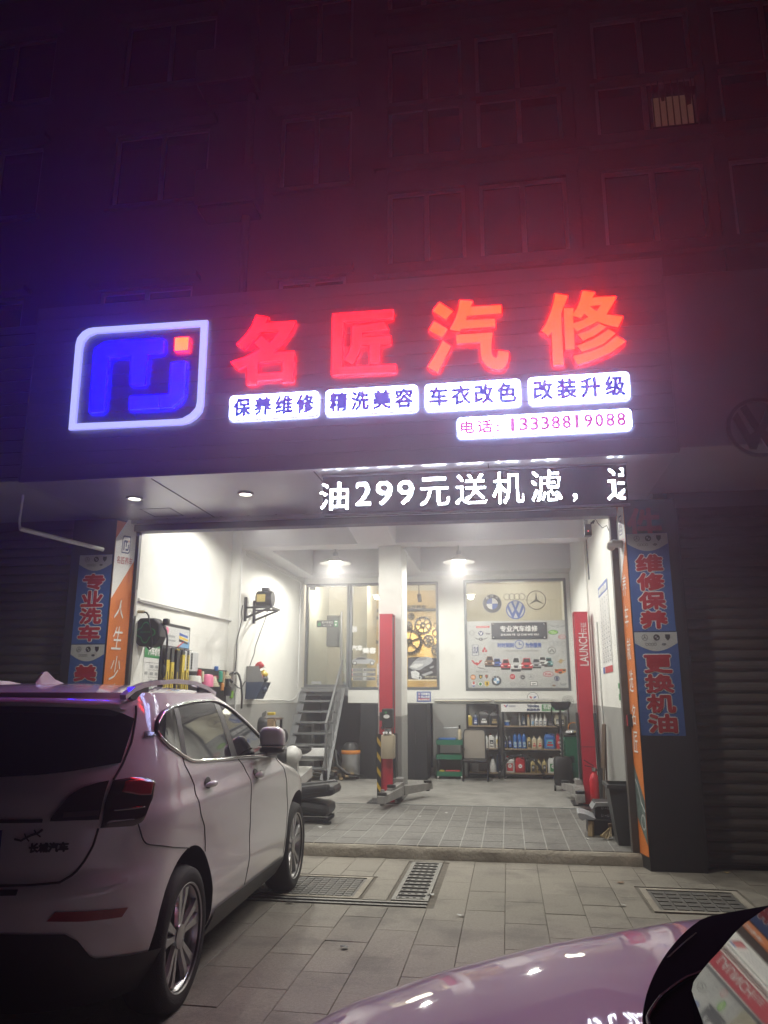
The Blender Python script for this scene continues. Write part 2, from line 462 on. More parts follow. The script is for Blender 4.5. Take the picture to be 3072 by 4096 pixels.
struct('office_partition', MB().box(-3.05, -2.95, 16.3, 17.6, 1.76, 4.1), OFFW)
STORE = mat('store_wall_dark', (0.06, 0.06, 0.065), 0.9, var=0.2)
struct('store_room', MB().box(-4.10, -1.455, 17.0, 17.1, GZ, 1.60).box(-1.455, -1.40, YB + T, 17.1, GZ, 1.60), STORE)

# ---------------------------------------------------------------- soffit, lintel, columns, door frame
so = struct('soffit', MB().box(-4.62, 1.50, 6.52, 8.30, ZS, ZS + 0.03), SOFFIT)
for x in (-3.30, -1.70, -0.1):
    MB().box(x - 0.006, x + 0.006, 6.54, 8.28, ZS - 0.004, ZS).build('panel_seam', DARKG, so)
for k in range(16):
    x = -4.2 + 0.33 * k
    MB().cyl((x, 8.2, ZS - 0.004), (x, 8.2, ZS), 0.010, n=8).build('rivet', DARKG, so)
hm = MB()
hx0, hx1, hy0, hy1 = -3.98, -3.62, 7.72, 8.10
for a in ((hx0, hx1, hy0, hy0 + .012), (hx0, hx1, hy1 - .012, hy1), (hx0, hx0 + .012, hy0, hy1), (hx1 - .012, hx1, hy0, hy1)):
    hm.box(a[0], a[1], a[2], a[3], ZS - 0.003, ZS)
hm.build('access_hatch', DARKG, so)
lin = struct('door_lintel', MB().box(-4.40, 1.30, 8.26, 8.42, 3.49, 3.572), DARKG, bevel=0.006)
struct('upper_lintel_wall', MB().box(-4.40, 1.62, 8.31, 8.42, 3.575, 4.75), CEIL_W)
MB().box(-4.40, 1.30, 8.22, 8.26, 3.575, 3.618).build('rail', SOFFIT, lin)
struct('door_jamb', MB().box(1.152, 1.222, 8.30, 8.42, 0.117, 3.49), mat('brown_grey_frame', (0.09, 0.078, 0.068), 0.5, 0.2, var=0.15, scale=10), bevel=0.004)
struct('door_jamb', MB().box(-4.29, -4.252, 8.30, 8.42, 0.117, 3.49), DARKG, bevel=0.004)
def col_struct(xa, xb, xc, xd):      # front edge xa (street side), back edge xb at the frame, outer xc
    mb = MB()
    q = [(xa, YC), (xb, YD), (xc, YD + 0.1), (xc, YC)]
    mb.prism(q, lambda u, v, d: Vector((u, v, d)), 0.0, 3.60)
    return mb
colR = struct('door_column', col_struct(1.27, 1.222, 1.78, 0), BLACKP)
colL = struct('door_column', col_struct(-4.42, -4.29, -4.95, 0), BLACKP)

# ---------------------------------------------------------------- banners
def logo_mj(mb_frame, mb_blue, mb_or, fn, u0, v0, w, h, d):
    """small printed copy of the shop's emblem"""
    P = lambda x, y: (u0 + w * x, v0 + h * y)
    o = [P(0.2, 1), P(1, 1), P(1, .2), P(.93, .06), P(.8, 0), P(0, 0), P(0, .8), P(.07, .94)]
    i = [P(.24, .93), P(.93, .93), P(.93, .24), P(.88, .13), P(.76, .07), P(.07, .07), P(.07, .76), P(.12, .88)]
    n = len(o)
    mb_frame.add([fn(*q, d) for q in o] + [fn(*q, d) for q in i], [(k, (k + 1) % n, n + (k + 1) % n, n + k) for k in range(n)])
    for poly in ([(.2, .16), (.3, .16), (.3, .62), (.45, .62), (.45, .38), (.55, .38), (.55, .62), (.68, .62), (.68, .74), (.26, .74), (.2, .68)],
                 [(.45, .16), (.74, .16), (.82, .24), (.82, .52), (.72, .52), (.72, .27), (.45, .27)]):
        mb_blue.flat([P(*q) for q in poly], fn, d)
    mb_or.flat([P(*q) for q in ((.74, .66), (.84, .66), (.84, .76), (.74, .76))], fn, d)
def brand_row(par, fn, u0, u1, v0, v1):
    """the grey badge panel at the head of each blue banner"""
    w, h = u1 - u0, v1 - v0
    pts = [(u0, v1), (u0, v0 + h * .42)] + [(u0 + w * k / 12, v0 + h * (.42 - .42 * math.sin(math.pi * k / 12))) for k in range(1, 12)] + [(u1, v0 + h * .42), (u1, v1)]
    MB().flat(pts, fn, 0.003).build('badge_panel', GREY_P, par)
    dk = MB(); r = h * .16
    cx = u0 + w * .24; cz = v0 + h * .72
    ring(dk, (cx, cz), r * .86, r, fn, 0.005, 20)
    for a in (90, 210, 330):
        t = rad(a); dk.flat([(cx + r * math.cos(t), cz + r * math.sin(t)), (cx + r * .14 * math.cos(t + 1.2), cz + r * .14 * math.sin(t + 1.2)), (cx + r * .14 * math.cos(t - 1.2), cz + r * .14 * math.sin(t - 1.2))], fn, 0.0052)
    cx = u0 + w * .52
    ring(dk, (cx, cz), r * .62, r * 1.05, fn, 0.005, 20)
    for a in (0, 180):
        dk.flat([(cx, cz)] + [(cx + r * .6 * math.cos(rad(a + k * 15)), cz + r * .6 * math.sin(rad(a + k * 15))) for k in range(7)], fn, 0.0052)
    cx = u0 + w * .78
    dk.flat([(cx - r * .8, cz + r), (cx + r * .8, cz + r), (cx + r * .75, cz - .2 * r), (cx, cz - r * 1.1), (cx - r * .75, cz - .2 * r)], fn, 0.005)
    for k in range(4): ring(dk, (u0 + w * (.28 + .065 * k), v0 + h * .36), r * .36, r * .46, fn, 0.005, 14)
    dk.flat(circle((u0 + w * .68, v0 + h * .36), r * .72, 18, r * .4), fn, 0.0052)
    dk.build('badge_print', DARKG, par)
    lt = MB(); text(lt, 'LAND', u0 + w * .61, u0 + w * .70, v0 + h * .365, v0 + h * .405, fn, 0.006); text(lt, 'ROVER', u0 + w * .645, u0 + w * .75, v0 + h * .315, v0 + h * .355, fn, 0.006)
    lt.build('badge_lettering', GREY_P, par)
def blue_banner(label, u0, u1, v0, v1, chars, slots=4):
    fn = wallY(YC)
    t = thing('banner', label, 'banner', ((u0 + u1) / 2, YC, v0), group='blue banners on the door columns')
    MB().prism([(u0, v0), (u1, v0), (u1, v1), (u0, v1)], lambda u, v, d: fn(u, v, d), 0.0005, 0.002).build('cloth', BLUE_B, t)
    h = v1 - v0; bh = (u1 - u0) * 0.46
    brand_row(t, fn, u0 + .003, u1 - .003, v1 - bh, v1 - .003)
    top = v1 - bh - 0.03; ch = (top - v0 - 0.02) / slots; cw = (u1 - u0) * 0.62
    for k, c in enumerate(chars):
        zc = top - ch * (k + .5); xm = (u0 + u1) / 2
        a = MB(); text(a, c, xm - cw / 2, xm + cw / 2, zc - ch * .43, zc + ch * .43, fn, 0.003, bold=0.019); a.build('character_outline', WHITE_P, t)
        a = MB(); text(a, c, xm - cw / 2, xm + cw / 2, zc - ch * .43, zc + ch * .43, fn, 0.006, bold=0.010); a.build('character', RED_B, t)
    return t
blue_banner('upper blue banner on the right column under the faded red character', 1.274, 1.682, 2.235, 3.24, '维修保养')
blue_banner('lower blue banner on the right column above the bare black base', 1.276, 1.69, 1.228, 2.228, '更换机油')
blue_banner('upper blue banner on the left column below the white pipe', -4.84, -4.432, 2.165, 3.18, '专业洗车')
blue_banner('lower blue banner on the left column, mostly hidden by the car roof', -4.84, -4.432, 1.15, 2.158, '美')
nb = MB(); text(nb, '件', 1.30, 1.62, 3.14, 3.50, wallY(YC + .0), 0.0012, bold=0.012)
solo('old_letter', nb, RED_B, 'faded red character half hidden above the right blue banner', 'lettering')

def orange_panel(label, p_front, p_back, chars, logo_z, txtside, zt=3.58, zb=0.12, photo=False):
    """p_front, p_back: plan points of the slanted reveal; u runs from 0 (left in view) to 1"""
    a, b = Vector((*p_front, 0)), Vector((*p_back, 0))
    d_ = (b - a); n = Vector((d_.y, -d_.x, 0)).normalized() * txtside
    fn = lambda u, v, d=0.0: a + d_ * u + Vector((0, 0, v)) + n * d
    t = thing('reveal_panel', label, 'sign panel', (a.x, a.y, zb))
    MB().prism([(0.02, zb), (0.98, zb), (0.98, zt), (0.02, zt)], fn, 0.001, 0.004).build('panel', ORANGE_B, t)
    MB().flat([(0.02, logo_z - .45), (0.98, logo_z + .02), (0.98, logo_z + .70), (0.02, logo_z + .25)], fn, 0.006).build('white_band', WHITE_P, t)
    bl = MB(); og = MB(); logo_mj(bl, bl, og, fn, .33, logo_z + .09, .4, .21, 0.008)
    bl.build('emblem', mat('print_navy', (0.03, 0.04, 0.16), .5, var=0) if 'print_navy' not in MATS else MATS['print_navy'], t)
    og.build('emblem_dot', ORANGE_B, t)
    nm = MB(); text(nm, '名匠养车', .14, .9, logo_z - .04, logo_z + .05, fn, 0.008); nm.build('name', RED_B, t)
    for k, (c, z, h) in enumerate(chars):
        m_ = MB(); sk = lambda u, v, d=0.0, z=z, h=h: fn(u + (v - z) * 0.35, v, d)
        text(m_, c, .26, .70, z - h / 2, z + h / 2, sk, 0.008); m_.build('character', WHITE_P, t)
    return t
orange_panel('orange reveal panel at the left of the door with white emblem band', (-4.418, YC), (-4.292, YD), [('人', 2.56, .21), ('生', 2.235, .26), ('少', 1.90, .27), ('走', 1.61, .24)], 3.12, 1)
opR = orange_panel('narrow orange reveal panel at the right of the door', (1.2222, YD), (1.2675, YC), [('养', 2.72, .22), ('车', 2.40, .22), ('就', 2.07, .22), ('选', 1.75, .22), ('名', 1.42, .2), ('匠', 1.16, .2)], 3.16, 1)
# faded car picture at the foot of the right panel
_a, _b = Vector((1.2222, YD, 0)), Vector((1.2675, YC, 0)); _n = Vector(((_b - _a).y, -(_b - _a).x, 0)).normalized()
_fn = lambda u, v, d=0.0: _a + (_b - _a) * u + Vector((0, 0, v)) + _n * d
MB().flat([(.03, .95), (.97, .62), (.97, .22), (.03, .45)], _fn, 0.006).build('car_picture', mat('print_teal_grey', (0.10, 0.14, 0.13), .5, var=.5, scale=18), opR)
wpr = MB(); ring(wpr, (.72, .42), .055, .075, lambda u, v, d: _fn(.70 + (u - .72) * 3.2, v, d), 0.008, 18)
wpr.tube([_fn(.1, .80, .008), _fn(.35, .74, .008), _fn(.6, .60, .008), _fn(.95, .52, .008)], .004, 5)
wpr.build('wheel_print', GREY_P, opR)

# ---------------------------------------------------------------- neighbours: roller shutters, blank sign boards
SHUT = mat('shutter_slat_paint', (0.13, 0.112, 0.10), 0.55, 0.15, var=0.18, scale=5, rnd=0.10, stretch=(1, 1, 6))
def shutter(label, x0, x1, z1):
    t = thing('roller_shutter', label, 'roller shutter', ((x0 + x1) / 2, 8.33, 0.0), group='closed roller shutters beside the garage')
    w = (x1 - x0) / 2; h = 0.107
    mb = MB(); prof = [(0.0, 0.0), (-0.010, 0.004), (-0.026, 0.028), (-0.028, 0.055), (-0.020, 0.082), (-0.004, 0.098), (0.004, 0.100), (0.004, 0.107)]
    mb.grid(lambda u, v: Vector((-w + 2 * w * u, prof[round(v * 7)][0], prof[round(v * 7)][1])), 1, 7)
    me = mb.mesh('slat'); me.materials.append(SHUT)
    for k in range(int(z1 / h)):
        o = bpy.data.objects.new('slat', me); COL.objects.link(o); o.parent = t; o.location = (RND.uniform(-.002, .002), RND.uniform(-.003, .003), 0.03 + h * k)
    box(x0, x1, 8.325, 8.365, 0.0, 0.03).build('bottom_bar', BLACK, t)
    for x in (x0, x1): box(x - .03, x + .03, 8.27, 8.30, 0.0, z1).build('guide_rail', DARKG, t)
    return t
shutter('brown grey roller shutter of the shop right of the black column', 1.82, 5.2, 3.55)
shutter('dark roller shutter of the shop left of the blue banner', -8.6, -4.99, 3.55)
struct('shop_front_wall', MB().box(-8.9, -4.95, 8.38, 8.6, 0, 5.5).box(1.78, 5.6, 8.38, 8.6, 0, 5.5), FACADE)
nbR = thing('neighbour_sign', 'unlit grey sign board of the shop on the right with a round emblem', 'sign', (3.4, 6.70, 3.7))
box(1.56, 5.6, 6.70, 8.30, 3.72, 5.40).build('board', FASCIA, nbR, bevel=0.01)
em = MB(); fn = wallY(6.70); c = onY((3035, 1712), 6.70)
ring(em, (c.x, c.z), .24, .27, fn, .03, 30, 0.0)
P_ = lambda x, y: (c.x + .235 * x, c.z + .235 * y)
for poly in ([(-.62, .76), (-.38, .9), (0, .05), (.38, .9), (.62, .76), (.12, -.28), (-.12, -.28)], [(-.9, .4), (-.72, .62), (-.36, -.28), (0, .0), (.36, -.28), (.72, .62), (.9, .4), (.42, -.82), (.2, -.86), (0, -.4), (-.2, -.86), (-.42, -.82)]):
    em.prism([P_(*q) for q in poly], fn, .012, .03)
em.build('emblem', mat('emblem_grey', (0.22, 0.22, 0.23), .4, .3, var=.05), nbR)
nbL = thing('neighbour_sign', 'dark unlit sign board of the shop at the far left', 'sign', (-6.8, 6.62, 3.7))
box(-9.0, -4.68, 6.62, 8.30, 3.66, 5.36).build('board', FASCIA, nbL, bevel=0.01)
rb_ = MB()
for k in range(13): rb_.box(-9.0, -4.68, 6.612, 6.62, 3.70 + k * .13, 3.705 + k * .13)
rb_.build('cladding_rib', DARKG, nbL)
# bent white pipe under the left board
zl = z3(0, 1700, 1408 / 700)
pp = [onY(zl(195, 500), 7.1), onY(zl(175, 640), 7.1), onY(zl(155, 770), 7.1), onY(zl(160, 835), 7.1), onY(zl(420, 900), 7.4), onY(zl(830, 1003), 7.95)]
bp_ = MB().tube([(pp[0].x, pp[0].y, 3.66)] + pp[:4], .013, 8).tube(pp[3:], .024, 8)
solo('hanging_pipe', bp_, PIPE_W, 'white bent pipe hanging under the left sign board above the banner', 'pipe', smooth=True)

# ---------------------------------------------------------------- apartment building above the shops
apt = thing('apartment_building', 'dark apartment house above the shops with rows of unlit windows', 'apartment building', (0, 8.1, 5.3))
YA = 8.10
wins = []   # x0, x1, z0, z1, frame kind
for z0, z1 in ((7.80, 8.90), (9.62, 10.72), (11.45, 12.55)):
    wins += [(-7.3, -5.98, z0, z1), (-4.92, -3.60, z0, z1), (-2.64, -1.70, z0, z1), (-9.6, -8.3, z0, z1)]
for z0, z1 in ((6.60, 7.62), (8.07, 8.84), (8.86, 9.79), (10.3, 11.0), (11.03, 11.95)):
    wins += [(-1.24, -.30, z0, z1), (-.13, .90, z0, z1)]
    wins += [(1.30, 2.46, z0, z1), (2.72, 3.9, z0, z1), (4.1, 5.3, z0, z1)]
wins += [(-4.95, -3.7, 5.75, 6.6), (-2.6, -1.75, 5.75, 6.55), (-7.2, -6.0, 5.75, 6.6)]
xs = sorted({-10.5, 7.0} | {w[0] for w in wins} | {w[1] for w in wins}); zs = sorted({5.2, 13.2} | {w[2] for w in wins} | {w[3] for w in wins})
inw = lambda x, z: any(w[0] < x < w[1] and w[2] < z < w[3] for w in wins)
wm = MB()
for i in range(len(xs) - 1):
    j = 0
    while j < len(zs) - 1:
        if inw((xs[i] + xs[i + 1]) / 2, (zs[j] + zs[j + 1]) / 2): j += 1; continue
        k = j
        while k < len(zs) - 1 and not inw((xs[i] + xs[i + 1]) / 2, (zs[k] + zs[k + 1]) / 2): k += 1
        wm.box(xs[i], xs[i + 1], YA, YA + .24, zs[j], zs[k]); j = k
wm.build('wall', FACADE, apt)
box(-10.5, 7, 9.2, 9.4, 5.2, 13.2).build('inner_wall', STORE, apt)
LITW = lit('lit_room_wall', (0.30, 0.16, 0.075), 0.16)
for w in wins:
    x0, x1, z0, z1 = w; f = MB(); t = .045; y0, y1 = YA + .05, YA + .11
    f.box(x0, x1, y0, y1, z0, z0 + t).box(x0, x1, y0, y1, z1 - t, z1).box(x0, x0 + t, y0, y1, z0 + t, z1 - t).box(x1 - t, x1, y0, y1, z0 + t, z1 - t)
    xm = (x0 + x1) / 2; f.box(xm - .03, xm + .03, y0, y1, z0 + t, z1 - t)
    fr = f.build('window', FRAME_AL, apt)
    for a, b in ((x0 + t, xm - .03), (xm + .03, x1 - t)):
        m_ = DARKPANE
        box(a, b, YA + .075, YA + .083, z0 + t, z1 - t).build('pane', m_, fr)
    box(x0 - .06, x1 + .06, YA - .06, YA + .05, z0 - .06, z0 - .002).build('sill', FACADE, fr)
    if x0 < -1.5:
        box(x0 - .10, x1 + .10, YA - .16, YA + .0, z1 + .02, z1 + .09).build('canopy', FACADE, fr)
for zf in (6.45, 7.90, 9.95):
    box(-1.40, 7.0, YA - .10, YA, zf, zf + .12).build('ledge', FACADE, apt)
for x in (-1.38, 1.04, 2.56): box(x, x + .14, YA - .05, YA, 5.4, 13.0).build('facade_rib', FACADE, apt)
# lit corner behind bars, high at the right
lw = MB().box(1.95, 2.40, YA + .010, YA + .020, 8.12, 8.55); lw.build('lit_window', LITW, apt)
gb = MB()
for k in range(7): gb.cyl((1.95 + .075 * k, YA - .03, 8.08), (1.95 + .075 * k, YA - .03, 8.75), .008, n=6)
gb.bar((1.92, YA - .03, 8.10), (2.43, YA - .03, 8.10), .02, .02)
gb.build('window_bar', BLACK, apt)
for x, w_, h_ in ((2.02, .07, .16), (2.29, .10, .24), (2.37, .06, .12)): MB().add([(x, YA - .06, 8.60), (x + w_, YA - .06, 8.60), (x + w_ * .8, YA - .06, 8.60 - h_), (x + w_ * .3, YA - .07, 8.60 - h_ * 1.1)], [(0, 1, 2, 3)]).build('hanging_laundry', BLACKP, apt)
for x, z in ((-3.3, 9.25), (-3.2, 7.45)):
    a = thing('air_conditioner', 'outdoor air conditioner box on the wall %s' % ('between the upper windows' if z > 9 else 'below the lower windows'), 'air conditioner', (x, YA - .3, z))
    box(x - .4, x + .4, YA - .36, YA - .06, z, z + .5).build('case', FACADE, a, bevel=.015)
    box(x - .35, x + .35, YA - .34, YA, z - .04, z - .002).build('bracket', DARKG, a)
dpipe = MB().cyl((-3.02, YA - .08, 5.4), (-3.02, YA - .08, 13.0), .055, n=10)
dpipe.build('downpipe', FACADE, apt, smooth=True)

# ================================================================== LIT SHOP SIGN
from mathutils.geometry import tessellate_polygon
K = SIGN_K
L_RED = lit('acrylic_red_lit', (1.0, 0.0008, 0.0012), 0.32 * K)
L_RED_GLARE = lit('acrylic_red_glare_lit', (1.0, 0.0062, 0.0006), 0.52 * K)  # same red acrylic; glare put into the colour as orange
L_BLU = lit('acrylic_blue_lit', (0.0, 0.0, 1.0), 0.55 * K)
L_DOT = lit('acrylic_orange_lit', (1.0, 0.016, 0.0006), 0.5 * K)
L_FRM = lit('acrylic_white_frame_lit', (0.50, 0.53, 1.0), 0.02 * K)
L_WHT = lit('acrylic_white_panel_lit', (0.46, 0.53, 1.0), 0.46 * K)
L_TXB = lit('vinyl_blue_backlit', (0.006, 0.03, 0.50), 1.0)
L_TXP = lit('vinyl_pink_backlit', (0.62, 0.055, 0.42), 1.0)
R_RED = lit('acrylic_red_return', (1.0, 0.002, 0.008), 0.018 * K)
R_BLU = lit('acrylic_blue_return', (0.02, 0.0, 1.0), 0.012 * K)
R_FRM = lit('acrylic_white_return', (0.35, 0.36, 1.0), 0.02 * K)
RETURN = mat('letter_return_metal', (0.30, 0.30, 0.32), 0.4, 0.3, var=0.05)

def prism_h(mbf, mbs, loops, fn, d0, d1):
    """solid letter with holes: faces into mbf, returns into mbs"""
    vec = [[Vector((u, v, 0)) for u, v in lp] for lp in loops]
    flat = [q for lp in loops for q in lp]
    tris = tessellate_polygon(vec)
    mbf.add([fn(u, v, d1) for u, v in flat], tris)
    for lp in loops:
        n = len(lp)
        mbs.add([fn(u, v, d0) for u, v in lp] + [fn(u, v, d1) for u, v in lp], [(i, (i + 1) % n, (i + 1) % n + n, i + n) for i in range(n)])
sign = thing('shop_sign', 'wide dark sign board above the garage door with lit red characters and a blue emblem', 'shop sign', (-1.55, YF, 3.62))
np_ = 14; ph = (5.456 - 3.62) / np_
for k in range(np_):
    mb = MB().box(-4.60, 1.50, YF + .004, YF + .03, 3.62 + ph * k + .0015, 3.62 + ph * (k + 1) - .0015)
    mb.build('cladding_plank', FASCIA, sign, bevel=.003)
MB().box(-4.60, 1.50, YF + .032, YF + .05, 3.625, 5.45).build('back_board', DARKG, sign)
MB().box(-4.60, 1.50, YF + .052, 8.09, 5.36, 5.45).build('top_cap', FASCIA, sign)
for x in (-4.612, 1.502): MB().box(x, x + .01, YF, 8.05, 3.62, 5.456).build('end_cap', FASCIA, sign)
MB().box(-4.60, 1.50, YF - .012, YF + .052, 3.600, 3.618).build('edge_trim', SOFFIT, sign)
YL = YF - 0.045
fnS = wallY(YF)
def tr(zf, pts):
    out = []
    for p in pts:
        w = onY(zf(*p), YL); out.append((w.x, w.z))
    return out
za = z3(900, 1240, 1659 / 320); zb_ = z3(1300, 1220, 1659 / 320); zc_ = z3(1690, 1180, 1659 / 360); zd = z3(2150, 1140, 1659 / 380); zg = z3(240, 1250, 1659 / 620)
LET = [
 ('red', za, [[[(650,105),(912,160),(835,270),(1470,230),(1400,390),(1270,590),(1150,730),(975,885),(1425,855),(1405,1495),(1185,1500),(1190,1435),(655,1465),(650,1545),(450,1550),(460,1155),(260,1230),(120,1080),(400,985),(720,815),(735,805),(605,680),(765,540),(920,680),(1010,590),(1125,430),(725,455),(640,560),(410,805),(235,710),(420,530),(560,330)],
                [(680,1080),(675,1325),(1195,1290),(1190,1050)]]]),
 ('red', zb_, [[[(160,185),(1415,100),(1412,275),(375,345),(355,1290),(1475,1230),(1472,1385),(140,1450)]],
               [[(560,440),(820,410),(1225,345),(1315,505),(760,570),(760,680),(1365,640),(1362,795),(1135,815),(1135,1200),(925,1205),(928,825),(750,835),(720,950),(660,1100),(570,1235),(395,1140),(500,970),(550,820),(560,600)]]]),
 ('red_glare', zc_, [[[(310,135),(560,300),(430,455),(190,290)]], [[(215,485),(470,630),(360,780),(115,645)]], [[(370,840),(525,945),(280,1430),(95,1325),(220,1130),(320,950)]],
               [[(690,92),(925,115),(880,220),(1450,185),(1452,340),(820,385),(795,465),(1335,440),(1337,580),(710,625),(680,675),(500,630),(600,450),(660,280)]],
               [[(620,735),(1290,690),(1265,900),(1268,1070),(1300,1130),(1350,1160),(1380,1140),(1392,1025),(1590,1050),(1570,1200),(1540,1290),(1480,1360),(1400,1380),(1300,1360),(1180,1300),(1100,1190),(1075,1050),(1065,870),(628,895)]]]),
 ('red_glare', zd, [[[(310,148),(530,190),(410,480),(425,800),(455,1390),(275,1400),(250,815),(190,890),(70,795),(150,680),(240,460),(290,290)]],
              [[(458,405),(625,402),(625,495),(690,400),(745,270),(785,100),(1005,130),(955,220),(1375,198),(1300,350),(1200,515),(1495,550),(1400,740),(1190,690),(1045,640),(900,710),(690,810),(632,740),(650,1122),(490,1132)],
               [(915,370),(1000,440),(1040,450),(1105,348)], [(622,540),(625,670),(780,620),(890,555),(815,500),(760,580)]],
              [[(1085,675),(1205,730),(1000,880),(795,970),(700,862),(900,790)]], [[(1240,770),(1365,845),(1150,1030),(780,1168),(690,1060),(950,960),(1100,870)]],
              [[(1385,892),(1540,985),(1300,1170),(1000,1300),(705,1390),(615,1240),(900,1170),(1150,1070)]]]),
]
for kind, zf, solids in LET:
    mf, ms = MB(), MB()
    for loops in solids: prism_h(mf, ms, [tr(zf, lp) for lp in loops], fnS, 0.012, 0.045)
    lo = mf.build('sign_letter', L_RED if kind == 'red' else L_RED_GLARE, sign)
    ms.build('letter_return', R_RED, lo)
def lit_part(name, loops, m):
    mf, ms = MB(), MB(); prism_h(mf, ms, [tr(zg, lp) for lp in loops], fnS, 0.012, 0.045)
    o = mf.build(name, m, sign); ms.build('letter_return', R_BLU if m is L_BLU else (R_FRM if m is L_FRM else R_RED), o); return o
lit_part('emblem_frame', [[(355,160),(1578,78),(1530,990),(1510,1060),(1450,1130),(1370,1180),(1300,1195),(90,1253),(165,340),(185,270),(240,205),(300,170)],
                          [(380,215),(300,250),(250,310),(232,380),(160,1188),(1250,1140),(1310,1130),(1390,1085),(1450,1020),(1465,960),(1505,140)]], L_FRM)
lit_part('emblem_letter', [[(475,320),(1090,280),(1105,295),(1100,420),(1080,430),(930,437),(905,760),(890,770),(765,775),(750,765),(768,452),(515,468),(465,1045),(450,1060),(325,1068),(315,1055),(370,400),(380,385)]], L_BLU)
lit_part('emblem_letter', [[(1190,540),(1338,525),(1315,890),(1270,960),(1195,1015),(1070,1018),(1064,885),(1170,875)]], L_BLU)
lit_part('emblem_letter', [[(750,898),(1056,883),(1058,1012),(1045,1020),(742,1040)]], L_BLU)
lit_part('emblem_dot', [[(1232,270),(1378,262),(1368,400),(1225,410)]], L_DOT)
zf1 = z3(200, 1050, 1.3825); zf2 = z3(1200, 1100, 1.106)
def light_box(zf, q, body, mt, mx, mz0, mz1, bold, gaps=None):
    c = [onY(zf(*p), YL) for p in q]
    x0 = (c[0].x + c[3].x) / 2; x1 = (c[1].x + c[2].x) / 2; zt = (c[0].z + c[1].z) / 2; zb = (c[2].z + c[3].z) / 2
    mf, ms = MB(), MB(); prism_h(mf, ms, [rrect(x0, x1, zb, zt, .035)], fnS, 0.006, 0.045)
    o = mf.build('light_box', L_WHT, sign); ms.build('box_return', R_FRM, o)
    h = zt - zb; w = x1 - x0
    if gaps is None:
        n = len(body); cw = w * (1 - 2 * mx) / (n + .28 * (n - 1))
        for k, ch in enumerate(body):
            u = x0 + w * mx + k * cw * 1.28
            a = MB(); text(a, ch, u, u + cw, zb + h * mz0, zt - h * mz1, fnS, 0.048, bold=bold); a.build('character', mt, o)
    else:
        for ch, ua, ub, va, vb in gaps:
            a = MB(); text(a, ch, x0 + w * ua, x0 + w * ub, zb + h * va, zb + h * vb, fnS, 0.048, bold=bold); a.build('character', mt, o)
light_box(zf1, [(995,741),(1485,708),(1481,840),(991,876)], '保养维修', L_TXB, .05, .14, .14, .009)
light_box(zf2, [(115,508),(520,487),(518,600),(112,619)], '精洗美容', L_TXB, .05, .14, .14, .009)
light_box(zf2, [(552,485),(975,459),(977,574),(554,598)], '车衣改色', L_TXB, .05, .14, .14, .009)
light_box(zf2, [(1010,455),(1457,427),(1460,546),(1013,571)], '改装升级', L_TXB, .05, .14, .14, .009)
ds = '13338819088'
g_ = [('电', .022, .098, .18, .80), ('话', .118, .205, .18, .80), (':', .232, .244, .20, .55)]
for k, ch in enumerate(ds):
    u = .305 + k * .0615; g_.append((ch, u, u + .045, .18, .82) if ch != '1' else (ch, u + .012, u + .027, .18, .82))
light_box(zf2, [(695,634),(1466,589),(1468,680),(697,719)], '', L_TXP, 0, 0, 0, .006, g_)
# little fixing clips that catch the light under the letters
cl = MB()
for zf, pts in ((za, [(450,812),(1315,1525)]), (zb_, [(235,1492),(990,1222)]), (zc_, [(430,500),(1295,632),(680,928),(1403,1412),(275,1470)]), (zd, [(195,930),(555,1170),(1340,772),(375,1428),(740,1425)]), (zg, [(563,224),(930,196),(1194,191),(1318,161),(637,463),(1308,414),(845,776),(847,1058)])):
    for p in pts:
        w = onY(zf(*p), YF - .01); cl.cyl((w.x, YF + .002, w.z), (w.x, YF - .02, w.z), .006, n=6)
cl.build('fixing_clip', CHROME, sign)

# ---------------------------------------------------------------- LED message screen under the soffit
led = thing('led_screen', 'long LED message screen under the soffit with white dot characters', 'LED screen', (-.27, 6.70, 3.22))
YE = 6.70
z_e0, z_e1 = 3.228, 3.595
box(-1.64, 1.10, YE, YE + .10, z_e0, z_e1).build('case', BLACKP, led, bevel=.004)
fr = MB().box(-1.65, 1.11, YE - .012, YE - .001, z_e0 - .012, z_e0 + .006).box(-1.65, 1.11, YE - .012, YE - .001, z_e1 - .006, z_e1 + .012)
fr.build('frame', SOFFIT, led)
L_LED = lit('led_dot_lit', (0.86, 0.90, 1.0), 0.7 * K)
zle = z3(1240, 1780, 1659 / 760); zle2 = z3(1900, 1720, 1659 / 800)
def led_box(zf, a, b):
    p, q = onY(zf(*a), YE), onY(zf(*b), YE); return p.x, q.x, q.z, p.z
LT = [('油', (88,335), (332,560)), ('2', (398,325), (535,527)), ('9', (577,318), (718,522)), ('9', (765,312), (906,518)), ('元', (960,292), (1218,525)), ('送', (1268,262), (1545,514))]
LT2 = [('机', (143,355), (410,602)), ('滤', (455,340), (725,592)), ('，', (808,532), (848,592)), ('送', (1085,318), (1390,575))]
pitch = 0.0105
dots = MB()
